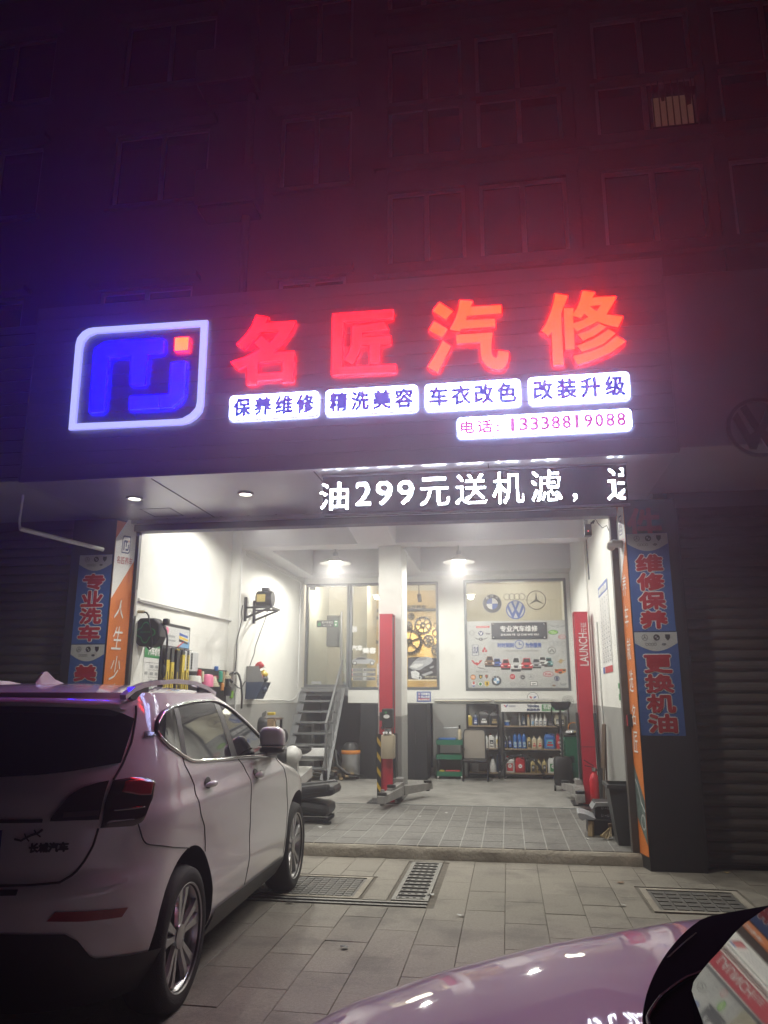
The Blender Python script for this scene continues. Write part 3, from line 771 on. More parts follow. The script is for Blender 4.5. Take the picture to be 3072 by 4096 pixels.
def raster(body, bx):
    uv, fs, _ = glyphs(body, 3)
    x0, x1, zz0, zz1 = bx; P = [(x0 + (x1 - x0) * u, zz0 + (zz1 - zz0) * v) for u, v in uv]; S = set()
    gx = lambda x: (x + 3) / pitch
    gz = lambda z: (z - 3) / pitch
    for f in fs:
        for t in range(1, len(f) - 1):
            A, B, C = P[f[0]], P[f[t]], P[f[t + 1]]
            for i in range(math.floor(gx(min(A[0], B[0], C[0])) - 1), math.ceil(gx(max(A[0], B[0], C[0])) + 1)):
                for j in range(math.floor(gz(min(A[1], B[1], C[1])) - 1), math.ceil(gz(max(A[1], B[1], C[1])) + 1)):
                    px, pz = -3 + (i + .5) * pitch, 3 + (j + .5) * pitch
                    d1 = (px - B[0]) * (A[1] - B[1]) - (A[0] - B[0]) * (pz - B[1]); d2 = (px - C[0]) * (B[1] - C[1]) - (B[0] - C[0]) * (pz - C[1]); d3 = (px - A[0]) * (C[1] - A[1]) - (C[0] - A[0]) * (pz - A[1])
                    if not ((d1 < 0 or d2 < 0 or d3 < 0) and (d1 > 0 or d2 > 0 or d3 > 0)): S.add((i, j))
    return S
S = set()
for c_, a, b in LT: S |= raster(c_, led_box(zle, a, b))
for c_, a, b in LT2:
    x0, x1, zz0, zz1 = led_box(zle2, a, b); S |= raster(c_, (x0, x1, zz0, zz1))
for i, j in S:
    px, pz = -3 + (i + .5) * pitch, 3 + (j + .5) * pitch
    if px < 1.075:
        h = .0041; dots.add([(px - h, YE - .003, pz - h), (px + h, YE - .003, pz - h), (px + h, YE - .003, pz + h), (px - h, YE - .003, pz + h)], [(0, 1, 2, 3)])
dots.build('lit_dot', L_LED, led, recalc=False)['kind'] = 'stuff'

# ---------------------------------------------------------------- soffit downlights and garage pendants
L_DN = lit('downlight_lens_lit', (1.0, 0.95, 0.82), 9.0)
def spot(name, loc, watts, size, col, par, angle=150, blend=.6, rot=None):
    l = bpy.data.lights.new(name, 'SPOT'); l.energy = watts; l.color = col; l.shadow_soft_size = size; l.spot_size = rad(angle); l.spot_blend = blend
    o = bpy.data.objects.new(name, l); COL.objects.link(o); o.location = loc
    if rot: o.rotation_euler = rot
    if par: o.parent = par; o.location = INV[par] @ Vector(loc)
    return o
dl = None
for k, x in enumerate((-3.806, -2.589, -1.37, -.15, 0.85)):
    t = thing('downlight', ('round soffit downlight nearest the orange panel at the left', 'round soffit downlight just left of the LED screen', 'round soffit downlight above the left end of the LED screen', 'round soffit downlight behind the middle of the LED screen', 'round soffit downlight behind the right end of the LED screen')[k], 'downlight', (x, 7.26, ZS), group='downlights in the soffit')
    m_ = MB(); m_.lathe([(.085, -.012), (.085, 0), (.066, 0.0), (.062, -.006), (.066, -.014), (.085, -.012)], (x, 7.26, ZS - .001), 20, cap=False); m_.build('rim', PIPE_W, t, smooth=True)
    MB().lathe([(.062, -.004), (.03, -.010), (0.001, -.011)], (x, 7.26, ZS - .001), 20).build('lens', L_DN, t)
    spot('downlight_bulb', (x, 7.26, ZS - .03), 75, .05, (1, .95, .84), t, 140, .7)
L_BULB = lit('pendant_bulb_lit', (1.0, 0.97, 0.86), 12.0)
SHADE = mat('pendant_shade_white', (0.80, 0.80, 0.78), 0.35, var=0.03)
def pendant(loc, label, watts):
    x, y, z = loc
    t = thing('pendant_lamp', label, 'ceiling lamp', (x, y, z), group='white dish lamps on the garage ceiling')
    MB().lathe([(.275, .015), (.27, .03), (.16, .075), (.07, .12), (.05, .15), (.001, .15)], (x, y, z), 28, cap=False).lathe([(.275, .015), (.268, .022), (.155, .066), (.06, .11), (.001, .12)], (x, y, z), 28, cap=False).build('shade', SHADE, t, smooth=True, recalc=False)
    MB().ell((x, y, z + .045), .115, .115, .05, 18, 8).build('bulb', L_BULB, t, smooth=True)
    MB().cyl((x, y, z + .13), (x, y, z + .22), .045, .038, n=12).cyl((x, y, z + .22), (x, y, 4.45), .012, n=8).build('stem', STEEL, t, smooth=True)
    MB().cyl((x, y, 4.41), (x, y, 4.449), .06, n=14).build('ceiling_rose', PIPE_W, t)
    l = bpy.data.lights.new('pendant_light', 'SPOT'); l.energy = watts; l.color = (1, .975, .89); l.shadow_soft_size = .06; l.spot_size = rad(172); l.spot_blend = .25
    o = bpy.data.objects.new('pendant_light', l); COL.objects.link(o); o.parent = t; o.location = (0, 0, -.02)
    return t
p = onY(z3(1100, 2100, 2.0738)(500, 318), 13.1); pendant((p.x, 13.1, p.z - .02), 'white dish ceiling lamp over the stair side of the garage', LAMP_W)
p2 = onY(z3(1100, 2100, 2.0738)(1524, 308), 13.1); pendant((p2.x, 13.1, p2.z - .02), 'white dish ceiling lamp in front of the emblem window', LAMP_W)
pendant((-3.05, 9.6, 4.05), 'white dish ceiling lamp of the front bay by the tool board wall', LAMP_W * .95)
pendant((-.35, 9.6, 4.05), 'white dish ceiling lamp of the front bay behind the LED screen', LAMP_W * .95)

# ================================================================== UPPER OFFICE: door, windows, what shows behind and on them
def glass_mat():
    m = bpy.data.materials.new('clear_glass'); m.use_nodes = True
    nt = m.node_tree; N = nt.nodes; N.remove(N['Principled BSDF'])
    t = N.new('ShaderNodeBsdfTransparent'); t.inputs[0].default_value = (.86, .89, .88, 1)
    g = N.new('ShaderNodeBsdfGlossy'); g.inputs['Roughness'].default_value = .02
    f = N.new('ShaderNodeFresnel'); f.inputs[0].default_value = 1.5
    a = N.new('ShaderNodeMath'); a.operation = 'ADD'; a.inputs[1].default_value = .03
    x = N.new('ShaderNodeMixShader')
    nt.links.new(f.outputs[0], a.inputs[0]); nt.links.new(a.outputs[0], x.inputs[0]); nt.links.new(t.outputs[0], x.inputs[1]); nt.links.new(g.outputs[0], x.inputs[2])
    nt.links.new(x.outputs[0], N['Material Output'].inputs[0]); return m
GLASS = glass_mat()
ink = {}
def INK(name, c, rough=.5):
    if name not in ink: ink[name] = mat('ink_' + name, c, rough, var=.04, scale=14)
    return ink[name]
PAL = dict(red=(.50, .03, .04), blue=(.04, .10, .38), navy=(.02, .035, .13), green=(.03, .25, .07), yellow=(.72, .50, .03), orange=(.62, .22, .03), dark=(.035, .035, .04), white=(.75, .75, .73), silver=(.33, .34, .35), pale=(.55, .56, .55), sky=(.16, .34, .55), brown=(.22, .13, .07), pink=(.75, .16, .30), grey=(.20, .20, .21), gold=(.42, .31, .14), teal=(.10, .27, .28), cream=(.66, .60, .42), lime=(.25, .52, .06), cyan=(.10, .40, .55))
class Ink:
    """flat print of several inks on one surface"""
    def __init__(s, fn): s.fn = fn; s.m = {}; s.k = 0
    def _m(s, c):
        if c not in s.m: s.m[c] = MB()
        s.k += 1; return s.m[c]
    def dd(s, lay): return .0015 + .0012 * lay + .000004 * (s.k % 120)
    def rect(s, c, x0, x1, z0, z1, lay=0): s._m(c).flat([(x0, z0), (x1, z0), (x1, z1), (x0, z1)], s.fn, s.dd(lay))
    def poly(s, c, pts, lay=0): s._m(c).flat(pts, s.fn, s.dd(lay))
    def disc(s, c, x, z, r, lay=0, rz=None, n=22): s._m(c).flat(circle((x, z), r, n, rz), s.fn, s.dd(lay))
    def ring(s, c, x, z, r0, r1, lay=0, n=22, sx=1): ring(s._m(c), (x, z), r0, r1, s.fn, s.dd(lay), n, sx=sx)
    def text(s, c, body, x0, x1, z0, z1, lay=1, bold=0): text(s._m(c), body, x0, x1, z0, z1, s.fn, s.dd(lay), bold)
    def build(s, par, name='print'):
        for c, mb in s.m.items(): mb.build(name, INK(c, PAL[c]), par)['kind'] = 'stuff'
YW = YB + .03
def window_unit(kind, label, x0, x1, z0, z1, mull=()):
    t = thing(kind, label, 'window' if kind == 'window' else 'door', ((x0 + x1) / 2, YB, z0))
    f = .05; y0, y1 = YB - .01, YB + .10
    MB().box(x0, x1, y0, y1, z0, z0 + f).box(x0, x1, y0, y1, z1 - f, z1).box(x0, x0 + f, y0, y1, z0 + f, z1 - f).box(x1 - f, x1, y0, y1, z0 + f, z1 - f).build('frame', FRAME_G, t)
    box(x0 + f, x1 - f, YB + .045, YB + .053, z0 + f, z1 - f).build('pane', GLASS, t)
    return t
FRAME_G = mat('window_frame_grey', (.13, .14, .15), .45, .3, var=.08)
r4 = z3(1100, 2100, 1659 / 800)
dr = window_unit('glass_door', 'glass door at the top of the stairs with a long steel handle', -4.05, -3.135, 1.77, 3.85)
MB().cyl((-3.285, YB - .05, 2.28), (-3.285, YB - .05, 3.28), .017, n=10).cyl((-3.285, YB - .05, 2.4), (-3.285, YB + .045, 2.4), .01, n=8).cyl((-3.285, YB - .05, 3.16), (-3.285, YB + .045, 3.16), .01, n=8).build('handle', CHROME, dr, smooth=True)
MB().box(-3.98, -3.86, YB + .03, YB + .044, 3.73, 3.79).build('top_clamp', STEEL, dr)
MB().box(-3.90, -3.70, YB + .03, YB + .044, 1.83, 1.88).build('bottom_clamp', STEEL, dr)
fn = wallY(YB + .044)
a, b = onY(r4(345, 848), YB + .04), onY(r4(520, 790), YB + .04)
sg = thing('door_sign', 'small black sign with a green hand on the glass door', 'sign', (a.x, YB + .04, a.z))
I = Ink(lambda u, v, d=0: Vector((u, YB + .042 - d, v)))
w, h = b.x - a.x, b.z - a.z
I.rect('dark', a.x, b.x, a.z, b.z, 0); I.rect('green', a.x + w * .83, b.x, a.z + h * .05, b.z - h * .03, 1)
I.poly('green', [(a.x + w * .05, a.z + h * .2), (a.x + w * .2, a.z + h * .2), (a.x + w * .2, a.z + h * .55), (a.x + w * .13, a.z + h * .85), (a.x + w * .1, a.z + h * .6), (a.x + w * .05, a.z + h * .55)], 1)
I.text('white', '客户休息区', a.x + w * .24, a.x + w * .78, a.z + h * .52, a.z + h * .88, 1); I.text('white', '请上二楼', a.x + w * .3, a.x + w * .7, a.z + h * .14, a.z + h * .38, 1)
I.rect('white', a.x + w * .86, b.x - w * .02, a.z + h * .7, a.z + h * .9, 2); I.rect('white', a.x + w * .88, b.x - w * .05, a.z + h * .2, a.z + h * .5, 2)
I.build(sg)
# side light with the beauty-shop print
s1 = window_unit('window', 'office window with a silver car print between the door and the pillar', -3.125, -2.455, 1.72, 3.85)
fd = lambda u, v, d=0: Vector((u, YB + .042 - d, v))
def q4(x, y): p = onY(r4(x, y), YB + .042); return p.x, p.z
I = Ink(fd)
x0, z0 = q4(635, 1040); x1, z1 = q4(725, 998); I.text('white', '汽车', x0, x1, z0, z1, 1, .006)
x0, z0 = q4(728, 1065); x1, z1 = q4(835, 1018); I.text('white', '美容', x0, x1, z0, z1, 1, .006)
for yy in (1078, 1095, 1172): x0, z0 = q4(660, yy + 3); x1, z1 = q4(770, yy); I.rect('grey', x0, x1, z0, z1)
C4 = lambda pts: [q4(*p) for p in pts]
I.poly('silver', C4([(622, 1140), (626, 1125), (660, 1112), (690, 1097), (735, 1095), (775, 1108), (815, 1115), (832, 1128), (830, 1142), (815, 1150), (640, 1150)]), 1)
I.poly('dark', C4([(668, 1113), (692, 1100), (732, 1099), (762, 1110), (752, 1116), (672, 1117)]), 2)
for cx_ in (662, 806):
    c = q4(cx_, 1145); I.disc('dark', c[0], c[1], .045, 2); I.disc('pale', c[0], c[1], .030, 3)
for r_ in range(3):
    for c_ in range(2):
        x0, z0 = q4(620 + 110 * c_, 1216 + 37 * r_); x1, z1 = q4(724 + 110 * c_, 1187 + 37 * r_)
        I.rect('grey', x0, x1, z0, z1, 1); I.rect('pale', x0 + .004, x1 - .004, z0 + .004, z1 - .004, 2); I.rect('dark', x0 + .07, x1 - .006, z0 + .01, z1 - .01, 3)
        col = ('red', 'dark', 'red', 'silver', 'yellow', 'silver')[r_ * 2 + c_]
        I.poly(col, [(x0 + .010, z0 + .015), (x0 + .06, z0 + .012), (x0 + .055, z1 - .02), (x0 + .02, z1 - .012)], 3)
        I.text('pale', ('贴膜改色', '轮胎养护', '内饰清洗', '极品打蜡', '真皮护理', '空气净化')[r_ * 2 + c_], x0 + .08, x1 - .012, z0 + .02, z1 - .02, 4)
x0, z0 = q4(845, 1340); x1, z1 = q4(861, 1150); I.rect('pale', x0, x1, z0, z1, 1)
for k in range(6): I.rect('dark', x0 + .008, x1 - .006, z0 + .02 + k * .035, z0 + .045 + k * .035, 2)
x0, z0 = q4(616, 892); x1, z1 = q4(650, 836); I.rect('white', x0, x1, z0, z1, 1)
x0, z0 = q4(650, 886); x1, z1 = q4(680, 842); I.rect('pale', x0, x1, z0, z1, 2)
I.build(s1)
# window right of the pillar with the engine print
s2 = window_unit('window', 'office window right of the pillar with golden gears behind it', W2[0], W2[1], 1.72, 3.85)
I = Ink(fd)
I.poly('dark', C4([(1100, 1100), (1180, 1092), (1350, 1105), (1356, 1280), (1100, 1280)]), 0)
I.poly('silver', C4([(1112, 1180), (1150, 1135), (1195, 1098), (1255, 1092), (1300, 1100), (1310, 1125), (1290, 1150), (1235, 1180), (1200, 1205), (1140, 1200)]), 1)
I.poly('grey', C4([(1165, 1128), (1195, 1102), (1250, 1096), (1262, 1112), (1215, 1125)]), 2)
I.poly('pale', C4([(1120, 1175), (1160, 1150), (1230, 1150), (1225, 1165), (1170, 1190)]), 2)
I.poly('pale', C4([(1125, 1215), (1165, 1205), (1200, 1228), (1190, 1280), (1135, 1270)]), 1)
c = q4(1200, 1268); I.ring('pale', c[0], c[1], .02, .04, 2)
I.poly('silver', C4([(1215, 1240), (1300, 1210), (1312, 1225), (1235, 1255)]), 1)
I.poly('silver', C4([(1280, 1180), (1315, 1165), (1318, 1178), (1290, 1192)]), 1)
x0, z0 = q4(1245, 1270); x1, z1 = q4(1350, 1250); I.text('cream', '服务至上客户优先', x0, x1, z0, z1, 2)
x0, z0 = q4(1100, 1292); x1, z1 = q4(1356, 1282); I.rect('cream', x0, x1, z0, z1, 1)
I.build(s2)
# black hose reel behind the second pane is on the pillar side; big emblem window on the right
s3 = window_unit('window', 'big office window at the right with car emblems and a poster board', W3[0], W3[1], 1.70, 3.865)
w_ = z3(1850, 2400, 1659 / 470)
def qw(x, y): p = onY(w_(x, y), YB + .042); return p.x, p.z
U = (qw(1000, 500)[0] - qw(0, 500)[0]) / 1000
I = Ink(fd)
r5 = z3(1600, 2100, 1659 / 1100)
def q5(x, y): p = onY(r5(x, y), YB + .042); return p.x, p.z
def roundel(I, c, r, lay=1, txt=True):
    I.disc('dark', c[0], c[1], r, lay); I.ring('silver', c[0], c[1], r * .98, r * 1.05, lay)
    for a in range(4):
        I.poly('sky' if a % 2 == 0 and r < .12 else ('blue' if a % 2 == 0 else 'white'), [c] + [(c[0] + r * .62 * math.cos(rad(90 * a + 90 + 15 * k)), c[1] + r * .62 * math.sin(rad(90 * a + 90 + 15 * k))) for k in range(7)], lay + 1)
    if txt:
        for ch, an in (('B', 128), ('M', 90), ('W', 52)):
            xx, zz = c[0] + r * .81 * math.cos(rad(an)), c[1] + r * .81 * math.sin(rad(an)); s_ = r * .13
            I.text('white', ch, xx - s_, xx + s_, zz - s_, zz + s_, lay + 2)
def star(I, c, r, col='dark', lay=1):
    I.ring(col, c[0], c[1], r * .92, r, lay, 30)
    for a in (90, 210, 330):
        t = rad(a); I.poly(col, [(c[0] + r * .93 * math.cos(t), c[1] + r * .93 * math.sin(t)), (c[0] + r * .13 * math.cos(t + 1.05), c[1] + r * .13 * math.sin(t + 1.05)), (c[0], c[1]), (c[0] + r * .13 * math.cos(t - 1.05), c[1] + r * .13 * math.sin(t - 1.05))], lay + 1)
def rings4(I, c, r, col, lay=1, th=.16):
    for k in range(4): I.ring(col, c[0] + r * 1.5 * (k - 1.5), c[1], r * (1 - th), r, lay)
m1 = q5(556, 475); R_ = (q5(612, 475)[0] - m1[0]); roundel(I, m1, R_)
rings4(I, q5(690, 433), R_ * .36, 'dark')
star(I, q5(822, 453), R_ * 1.04)
c = q5(697, 511); r = R_ * 1.03
I.disc('blue', c[0], c[1], r, 1, n=32); I.disc('pale', c[0], c[1], r * .88, 2, n=32)
V = lambda x, y: (c[0] + r * .88 * x, c[1] + r * .88 * y)
I.poly('blue', [V(*p) for p in [(-.50, .86), (-.25, .97), (0, .26), (.25, .97), (.50, .86), (.10, -.06), (-.10, -.06)]], 3)
I.poly('blue', [V(*p) for p in [(-.97, .25), (-.80, .60), (-.40, -.42), (-.12, .0), (.12, .0), (.40, -.42), (.80, .60), (.97, .25), (.46, -.88), (.26, -.97), (0, -.32), (-.26, -.97), (-.46, -.88)]], 4)
I.build(s3, 'emblem_decal')
# poster board in the lower part of that window
bx0, bz0 = qw(70, 1240); bx1, bz1 = qw(1500, 285)
pb = thing('poster_board', 'grey poster board full of car badges in the lower half of the right office window', 'poster', ((bx0 + bx1) / 2, YB + .03, bz0))
box(bx0, bx1, YB + .022, YB + .030, bz0, bz1).build('board', mat('poster_grey', (.46, .47, .455), .45, var=.08, scale=3.5), pb)
fp = lambda u, v, d=0: Vector((u, YB + .022 - d, v))
def qp(x, y): p = onY(w_(x, y), YB + .02); return p.x, p.z
I = Ink(fp)
def oval(c, x, y, rx, ry, lay=0, n=22): q = qp(x, y); I.disc(c, q[0], q[1], rx * U, lay, ry * U, n)
def prect(c, x0, y0, x1, y1, lay=0): a, b = qp(x0, y1), qp(x1, y0); I.rect(c, a[0], b[0], a[1], b[1], lay)
def ptext(c, s, x0, y0, x1, y1, lay=2, bold=0): a, b = qp(x0, y1), qp(x1, y0); I.text(c, s, a[0], b[0], a[1], b[1], lay, bold)
def ppoly(c, pts, lay=0): I.poly(c, [qp(*p) for p in pts], lay)
def pring(c, x, y, r0, r1, lay=1, sx=1): q = qp(x, y); I.ring(c, q[0], q[1], r0 * U, r1 * U, lay, sx=sx)
prect('red', 193, 366, 380, 396); ptext('white', 'HAVAL', 205, 372, 368, 390)
def wings(x, y, w, h, col='grey', lay=0):
    ppoly(col, [(x - w, y - h), (x - w * .3, y - h * .2), (x - w * .25, y + h * .5), (x - w * .6, y + h * .2)], lay); ppoly(col, [(x + w, y - h), (x + w * .3, y - h * .2), (x + w * .25, y + h * .5), (x + w * .6, y + h * .2)], lay)
wings(135, 375, 42, 20, 'silver'); wings(1345, 372, 125, 26, 'silver'); pring('silver', 1345, 372, 10, 22)
pring('grey', 133, 466, 30, 36); wings(133, 464, 58, 6)
oval('navy', 259, 470, 37, 34); ppoly('white', [(235, 452), (248, 452), (259, 480), (270, 452), (283, 452), (264, 492), (254, 492)], 2)
ppoly('grey', [(320, 462), (398, 468), (380, 490), (335, 488)]); wings(262, 550, 106, 24); oval('dark', 260, 555, 28, 22, 1); ptext('white', 'B', 252, 545, 268, 566, 2)
prect('navy', 136, 632, 226, 782); prect('pale', 142, 638, 220, 776, 1); prect('navy', 146, 660, 216, 752, 2); ptext('white', 'RR', 150, 668, 212, 746, 3)
for px_, py_ in ((311, 690), (291, 722), (332, 722)): ppoly('red', [(px_, py_ - 30), (px_ + 18, py_), (px_, py_ + 20), (px_ - 18, py_)])
ptext('grey', '三菱', 292, 760, 332, 778, 1)
ppoly('red', [(120, 850), (150, 852), (175, 890), (200, 880), (228, 890), (245, 852), (280, 850), (240, 900), (210, 925), (160, 900)])
ppoly('grey', [(200, 942), (240, 950), (290, 962), (345, 990), (300, 975), (240, 968)]); ptext('grey', 'JAGUAR', 188, 1002, 362, 1024)
oval('brown', 150, 1090, 40, 40, 0, 8); oval('orange', 150, 1090, 34, 34, 1, 8); ptext('white', 'MG', 128, 1074, 172, 1106, 2)
ppoly('dark', [(230, 1058), (284, 1058), (280, 1095), (257, 1118), (234, 1095)]); oval('yellow', 257, 1085, 12, 16, 1)
ppoly('brown', [(318, 1055), (364, 1055), (360, 1092), (341, 1112), (322, 1092)]); ppoly('red', [(326, 1062), (341, 1062), (341, 1085), (326, 1085)], 1)
c = qp(480, 1140); roundel(I, c, 68 * U, 1)
ppoly('white', [(132, 1170), (186, 1170), (182, 1205), (136, 1205)]); ppoly('red', [(150, 1150), (168, 1150), (176, 1190), (142, 1190)], 1); ppoly('blue', [(134, 1205), (184, 1205), (160, 1232)], 1)
oval('white', 253, 1185, 36, 36); pring('grey', 253, 1185, 32, 37, 1); oval('green', 252, 1187, 20, 22, 1)
ppoly('yellow', [(310, 1150), (380, 1148), (374, 1200), (344, 1222), (316, 1200)]); ppoly('dark', [(338, 1160), (352, 1158), (358, 1185), (348, 1205), (338, 1190)], 1)
oval('pale', 706, 1082, 44, 44); oval('red', 706, 1082, 38, 38, 1); ptext('white', 'FIAT', 684, 1066, 728, 1096, 2)
pring('grey', 850, 1090, 28, 36); oval('dark', 850, 1090, 26, 26, 1); ppoly('silver', [(830, 1080), (868, 1086), (862, 1102), (840, 1104)], 2)
star(I, qp(966, 1084), 42 * U, 'grey', 0)
pring('silver', 712, 1185, 26, 32, 1, 1.1); ptext('silver', 'H', 694, 1166, 730, 1204); pring('silver', 858, 1185, 40, 46, 1, 1.1); ptext('silver', 'L', 840, 1166, 872, 1200)
prect('dark', 958, 1150, 1058, 1212); prect('white', 964, 1156, 1052, 1206, 1); ppoly('dark', [(975, 1180), (1045, 1174), (1020, 1186), (990, 1194)], 2)
oval('green', 1280, 455, 70, 33); oval('lime', 1280, 455, 63, 27, 1); ptext('white', 'LAND', 1238, 440, 1290, 455, 2); ptext('white', 'ROVER', 1262, 458, 1326, 474, 2)
oval('red', 1404, 520, 53, 30); oval('pale', 1404, 520, 46, 24, 1); ptext('red', 'BYD', 1370, 508, 1438, 532, 2)
q_ = qp(1342, 617); rings4(I, q_, 36 * U, 'silver', 0, .14)
pring('dark', 1260, 713, 44, 50, 1, 1.1); ppoly('dark', [(1222, 735), (1255, 690), (1262, 690), (1240, 735)], 1); ppoly('dark', [(1298, 735), (1265, 690), (1258, 690), (1280, 735)], 1)
ppoly('silver', [(1390, 740), (1420, 722), (1448, 738), (1420, 730)]); ppoly('silver', [(1390, 762), (1420, 745), (1448, 760), (1420, 752)])
ppoly('gold', [(1325, 875), (1362, 862), (1372, 836), (1408, 836), (1412, 852), (1455, 848), (1412, 872), (1404, 895), (1370, 895), (1366, 880)])
ppoly('orange', [(1300, 976), (1460, 972), (1462, 1015), (1380, 1048), (1304, 1020)]); ppoly('dark', [(1308, 984), (1348, 983), (1346, 1002), (1312, 1000)], 1); ppoly('dark', [(1412, 982), (1454, 980), (1452, 1002), (1414, 1002)], 1); ppoly('red', [(1352, 983), (1408, 982), (1408, 1002), (1352, 1002)], 1); ppoly('red', [(1312, 1006), (1346, 1006), (1350, 1026), (1318, 1018)], 1); ppoly('dark', [(1354, 1010), (1408, 1008), (1402, 1030), (1380, 1040), (1358, 1032)], 1)
oval('red', 1211, 1047, 72, 38); oval('pale', 1211, 1047, 64, 31, 1); ptext('red', 'KIA', 1168, 1030, 1254, 1064, 2, .002)
pring('navy', 1332, 1108, 26, 36); oval('navy', 1332, 1108, 14, 22, 1); pring('silver', 1292, 1200, 40, 48); oval('brown', 1292, 1208, 26, 12, 1); wings(1424, 1195, 50, 28); oval('silver', 1428, 1196, 30, 18, 1)
# clock and slogans
pring('blue', 800, 628, 54, 64); prect('blue', 795, 590, 806, 632, 1); prect('blue', 800, 624, 838, 634, 2)
ptext('blue', '时时刻刻', 498, 605, 720, 672, 1, .003); ptext('blue', '为你服务', 890, 602, 1112, 672, 1, .003)
ptext('grey', '(一流的设备与技术 专业的服务和温馨)', 568, 706, 1070, 730)
# row of printed cars
for cx_, wd, top, bot, col in ((382, 140, 795, 945, 'brown'), (486, 140, 828, 950, 'blue'), (610, 140, 838, 985, 'red'), (1215, 130, 815, 945, 'teal'), (1130, 150, 800, 930, 'pale'), (1042, 150, 830, 965, 'silver'), (905, 170, 820, 992, 'red'), (756, 150, 808, 1010, 'pale')):
    h_ = bot - top; L = 1
    I.k += 8
    ppoly('dark', [(cx_ - wd * .48, bot - h_ * .22), (cx_ + wd * .48, bot - h_ * .22), (cx_ + wd * .44, bot), (cx_ - wd * .44, bot)], L)
    ppoly(col, [(cx_ - wd * .5, bot - h_ * .18), (cx_ - wd * .5, bot - h_ * .5), (cx_ - wd * .36, bot - h_ * .62), (cx_ - wd * .26, top), (cx_ + wd * .26, top), (cx_ + wd * .36, bot - h_ * .62), (cx_ + wd * .5, bot - h_ * .5), (cx_ + wd * .5, bot - h_ * .18)], L)
    ppoly('dark', [(cx_ - wd * .29, bot - h_ * .64), (cx_ - wd * .21, top + h_ * .06), (cx_ + wd * .21, top + h_ * .06), (cx_ + wd * .29, bot - h_ * .64)], L + 1)
    ppoly('dark', [(cx_ - wd * .2, bot - h_ * .42), (cx_ + wd * .2, bot - h_ * .42), (cx_ + wd * .16, bot - h_ * .25), (cx_ - wd * .16, bot - h_ * .25)], L + 1)
    for s_ in (-1, 1): ppoly('white', [(cx_ + s_ * wd * .44, bot - h_ * .46), (cx_ + s_ * wd * .26, bot - h_ * .44), (cx_ + s_ * wd * .3, bot - h_ * .36), (cx_ + s_ * wd * .45, bot - h_ * .37)], L + 1)
I.build(pb)
# dark plate with the workshop title
px0, pz0 = qp(412, 555); px1, pz1 = qp(1185, 314)
pl = thing('title_plate', 'dark plate reading 专业汽车维修 held by four pins on the poster board', 'plate', ((px0 + px1) / 2, YB + .01, pz0))
box(px0, px1, YB - .004, YB + .012, pz0, pz1).build('plate', INK('plate', (.045, .05, .062), .4), pl)
fq = wallY(YB - .004)
m_ = MB(); a, b = qp(535, 450), qp(1055, 362); text(m_, '专业汽车维修', a[0], b[0], a[1], b[1], fq, .002, .004); m_.build('lettering', WHITE_P, pl)
m_ = MB(); a, b = qp(540, 510), qp(1072, 474); text(m_, 'ZHUAN YE  QI CHE WEI XIU', a[0], b[0], a[1], b[1], fq, .002, .002); m_.build('lettering', WHITE_P, pl)
for x, y in ((434, 342), (1150, 340), (438, 530), (1158, 530)):
    c = qp(x, y); MB().lathe([(.016, 0), (.016, .008), (.006, .014), (.001, .014)], (c[0], YB - .004, c[1]), 12, (0, -1, 0)).build('pin', CHROME, pl, smooth=True)
# blind panel, white cabinet and gears inside the office
struct('office_cabinet', MB().box(-.62, .62, 16.6, 17.0, 1.76, 3.02), INK('cab', (.26, .27, .27)))
struct('office_screen', MB().box(.66, 1.25, 16.7, 16.75, 1.76, 3.12), WHITE_P)
gw = MB().box(-3.0, -1.0, 17.57, 17.598, 1.76, 3.98).build('gold_panel', GOLDW); tag(gw, kind='structure')
struct('gold_panel_trim', MB().box(-2.94, -.99, 17.53, 17.568, 3.50, 3.56), DARKG)
def gear(c, r, nt_, spokes, hub, label, hole=.79):
    t = thing('wall_gear', label, 'gear', (c[0], 17.57, c[1]), group='gears on the golden office wall')
    def outline(r0, r1, d0, d1):
        pts = []
        for k in range(nt_):
            a = 2 * math.pi * k / nt_; s_ = 2 * math.pi / nt_
            for f, q in ((.0, r0), (.25, r0), (.32, r1), (.68, r1), (.75, r0)): pts.append((c[0] + q * math.cos(a + f * s_), c[1] + q * math.sin(a + f * s_)))
        return pts
    mf = MB(); o = outline(r * .88, r, 0, 0)
    prism_h(mf, mf, [o, circle(c, r * hole, 30)[::-1]], wallY(17.565), 0, .03); mf.build('toothed_rim', BLACK, t)
    if spokes:
        for k in range(spokes):
            a = 2 * math.pi * k / spokes + .3; m_ = MB()
            m_.bar((c[0] + r * hub * math.cos(a), 17.55, c[1] + r * hub * math.sin(a)), (c[0] + r * (hole + .03) * math.cos(a), 17.55, c[1] + r * (hole + .03) * math.sin(a)), .02, r * .065, (0, 1, 0)); m_.build('spoke', BLACK, t)
        m_ = MB(); ring(m_, c, r * hub * .55, r * (hub + .06), wallY(17.565), .03, 20, 0.0); m_.build('hub', BLACK, t)
def q7(x, y): p = onY(r4(x, y), 17.56); return p.x, p.z
u7 = q7(1300, 800)[0] - q7(1200, 800)[0]
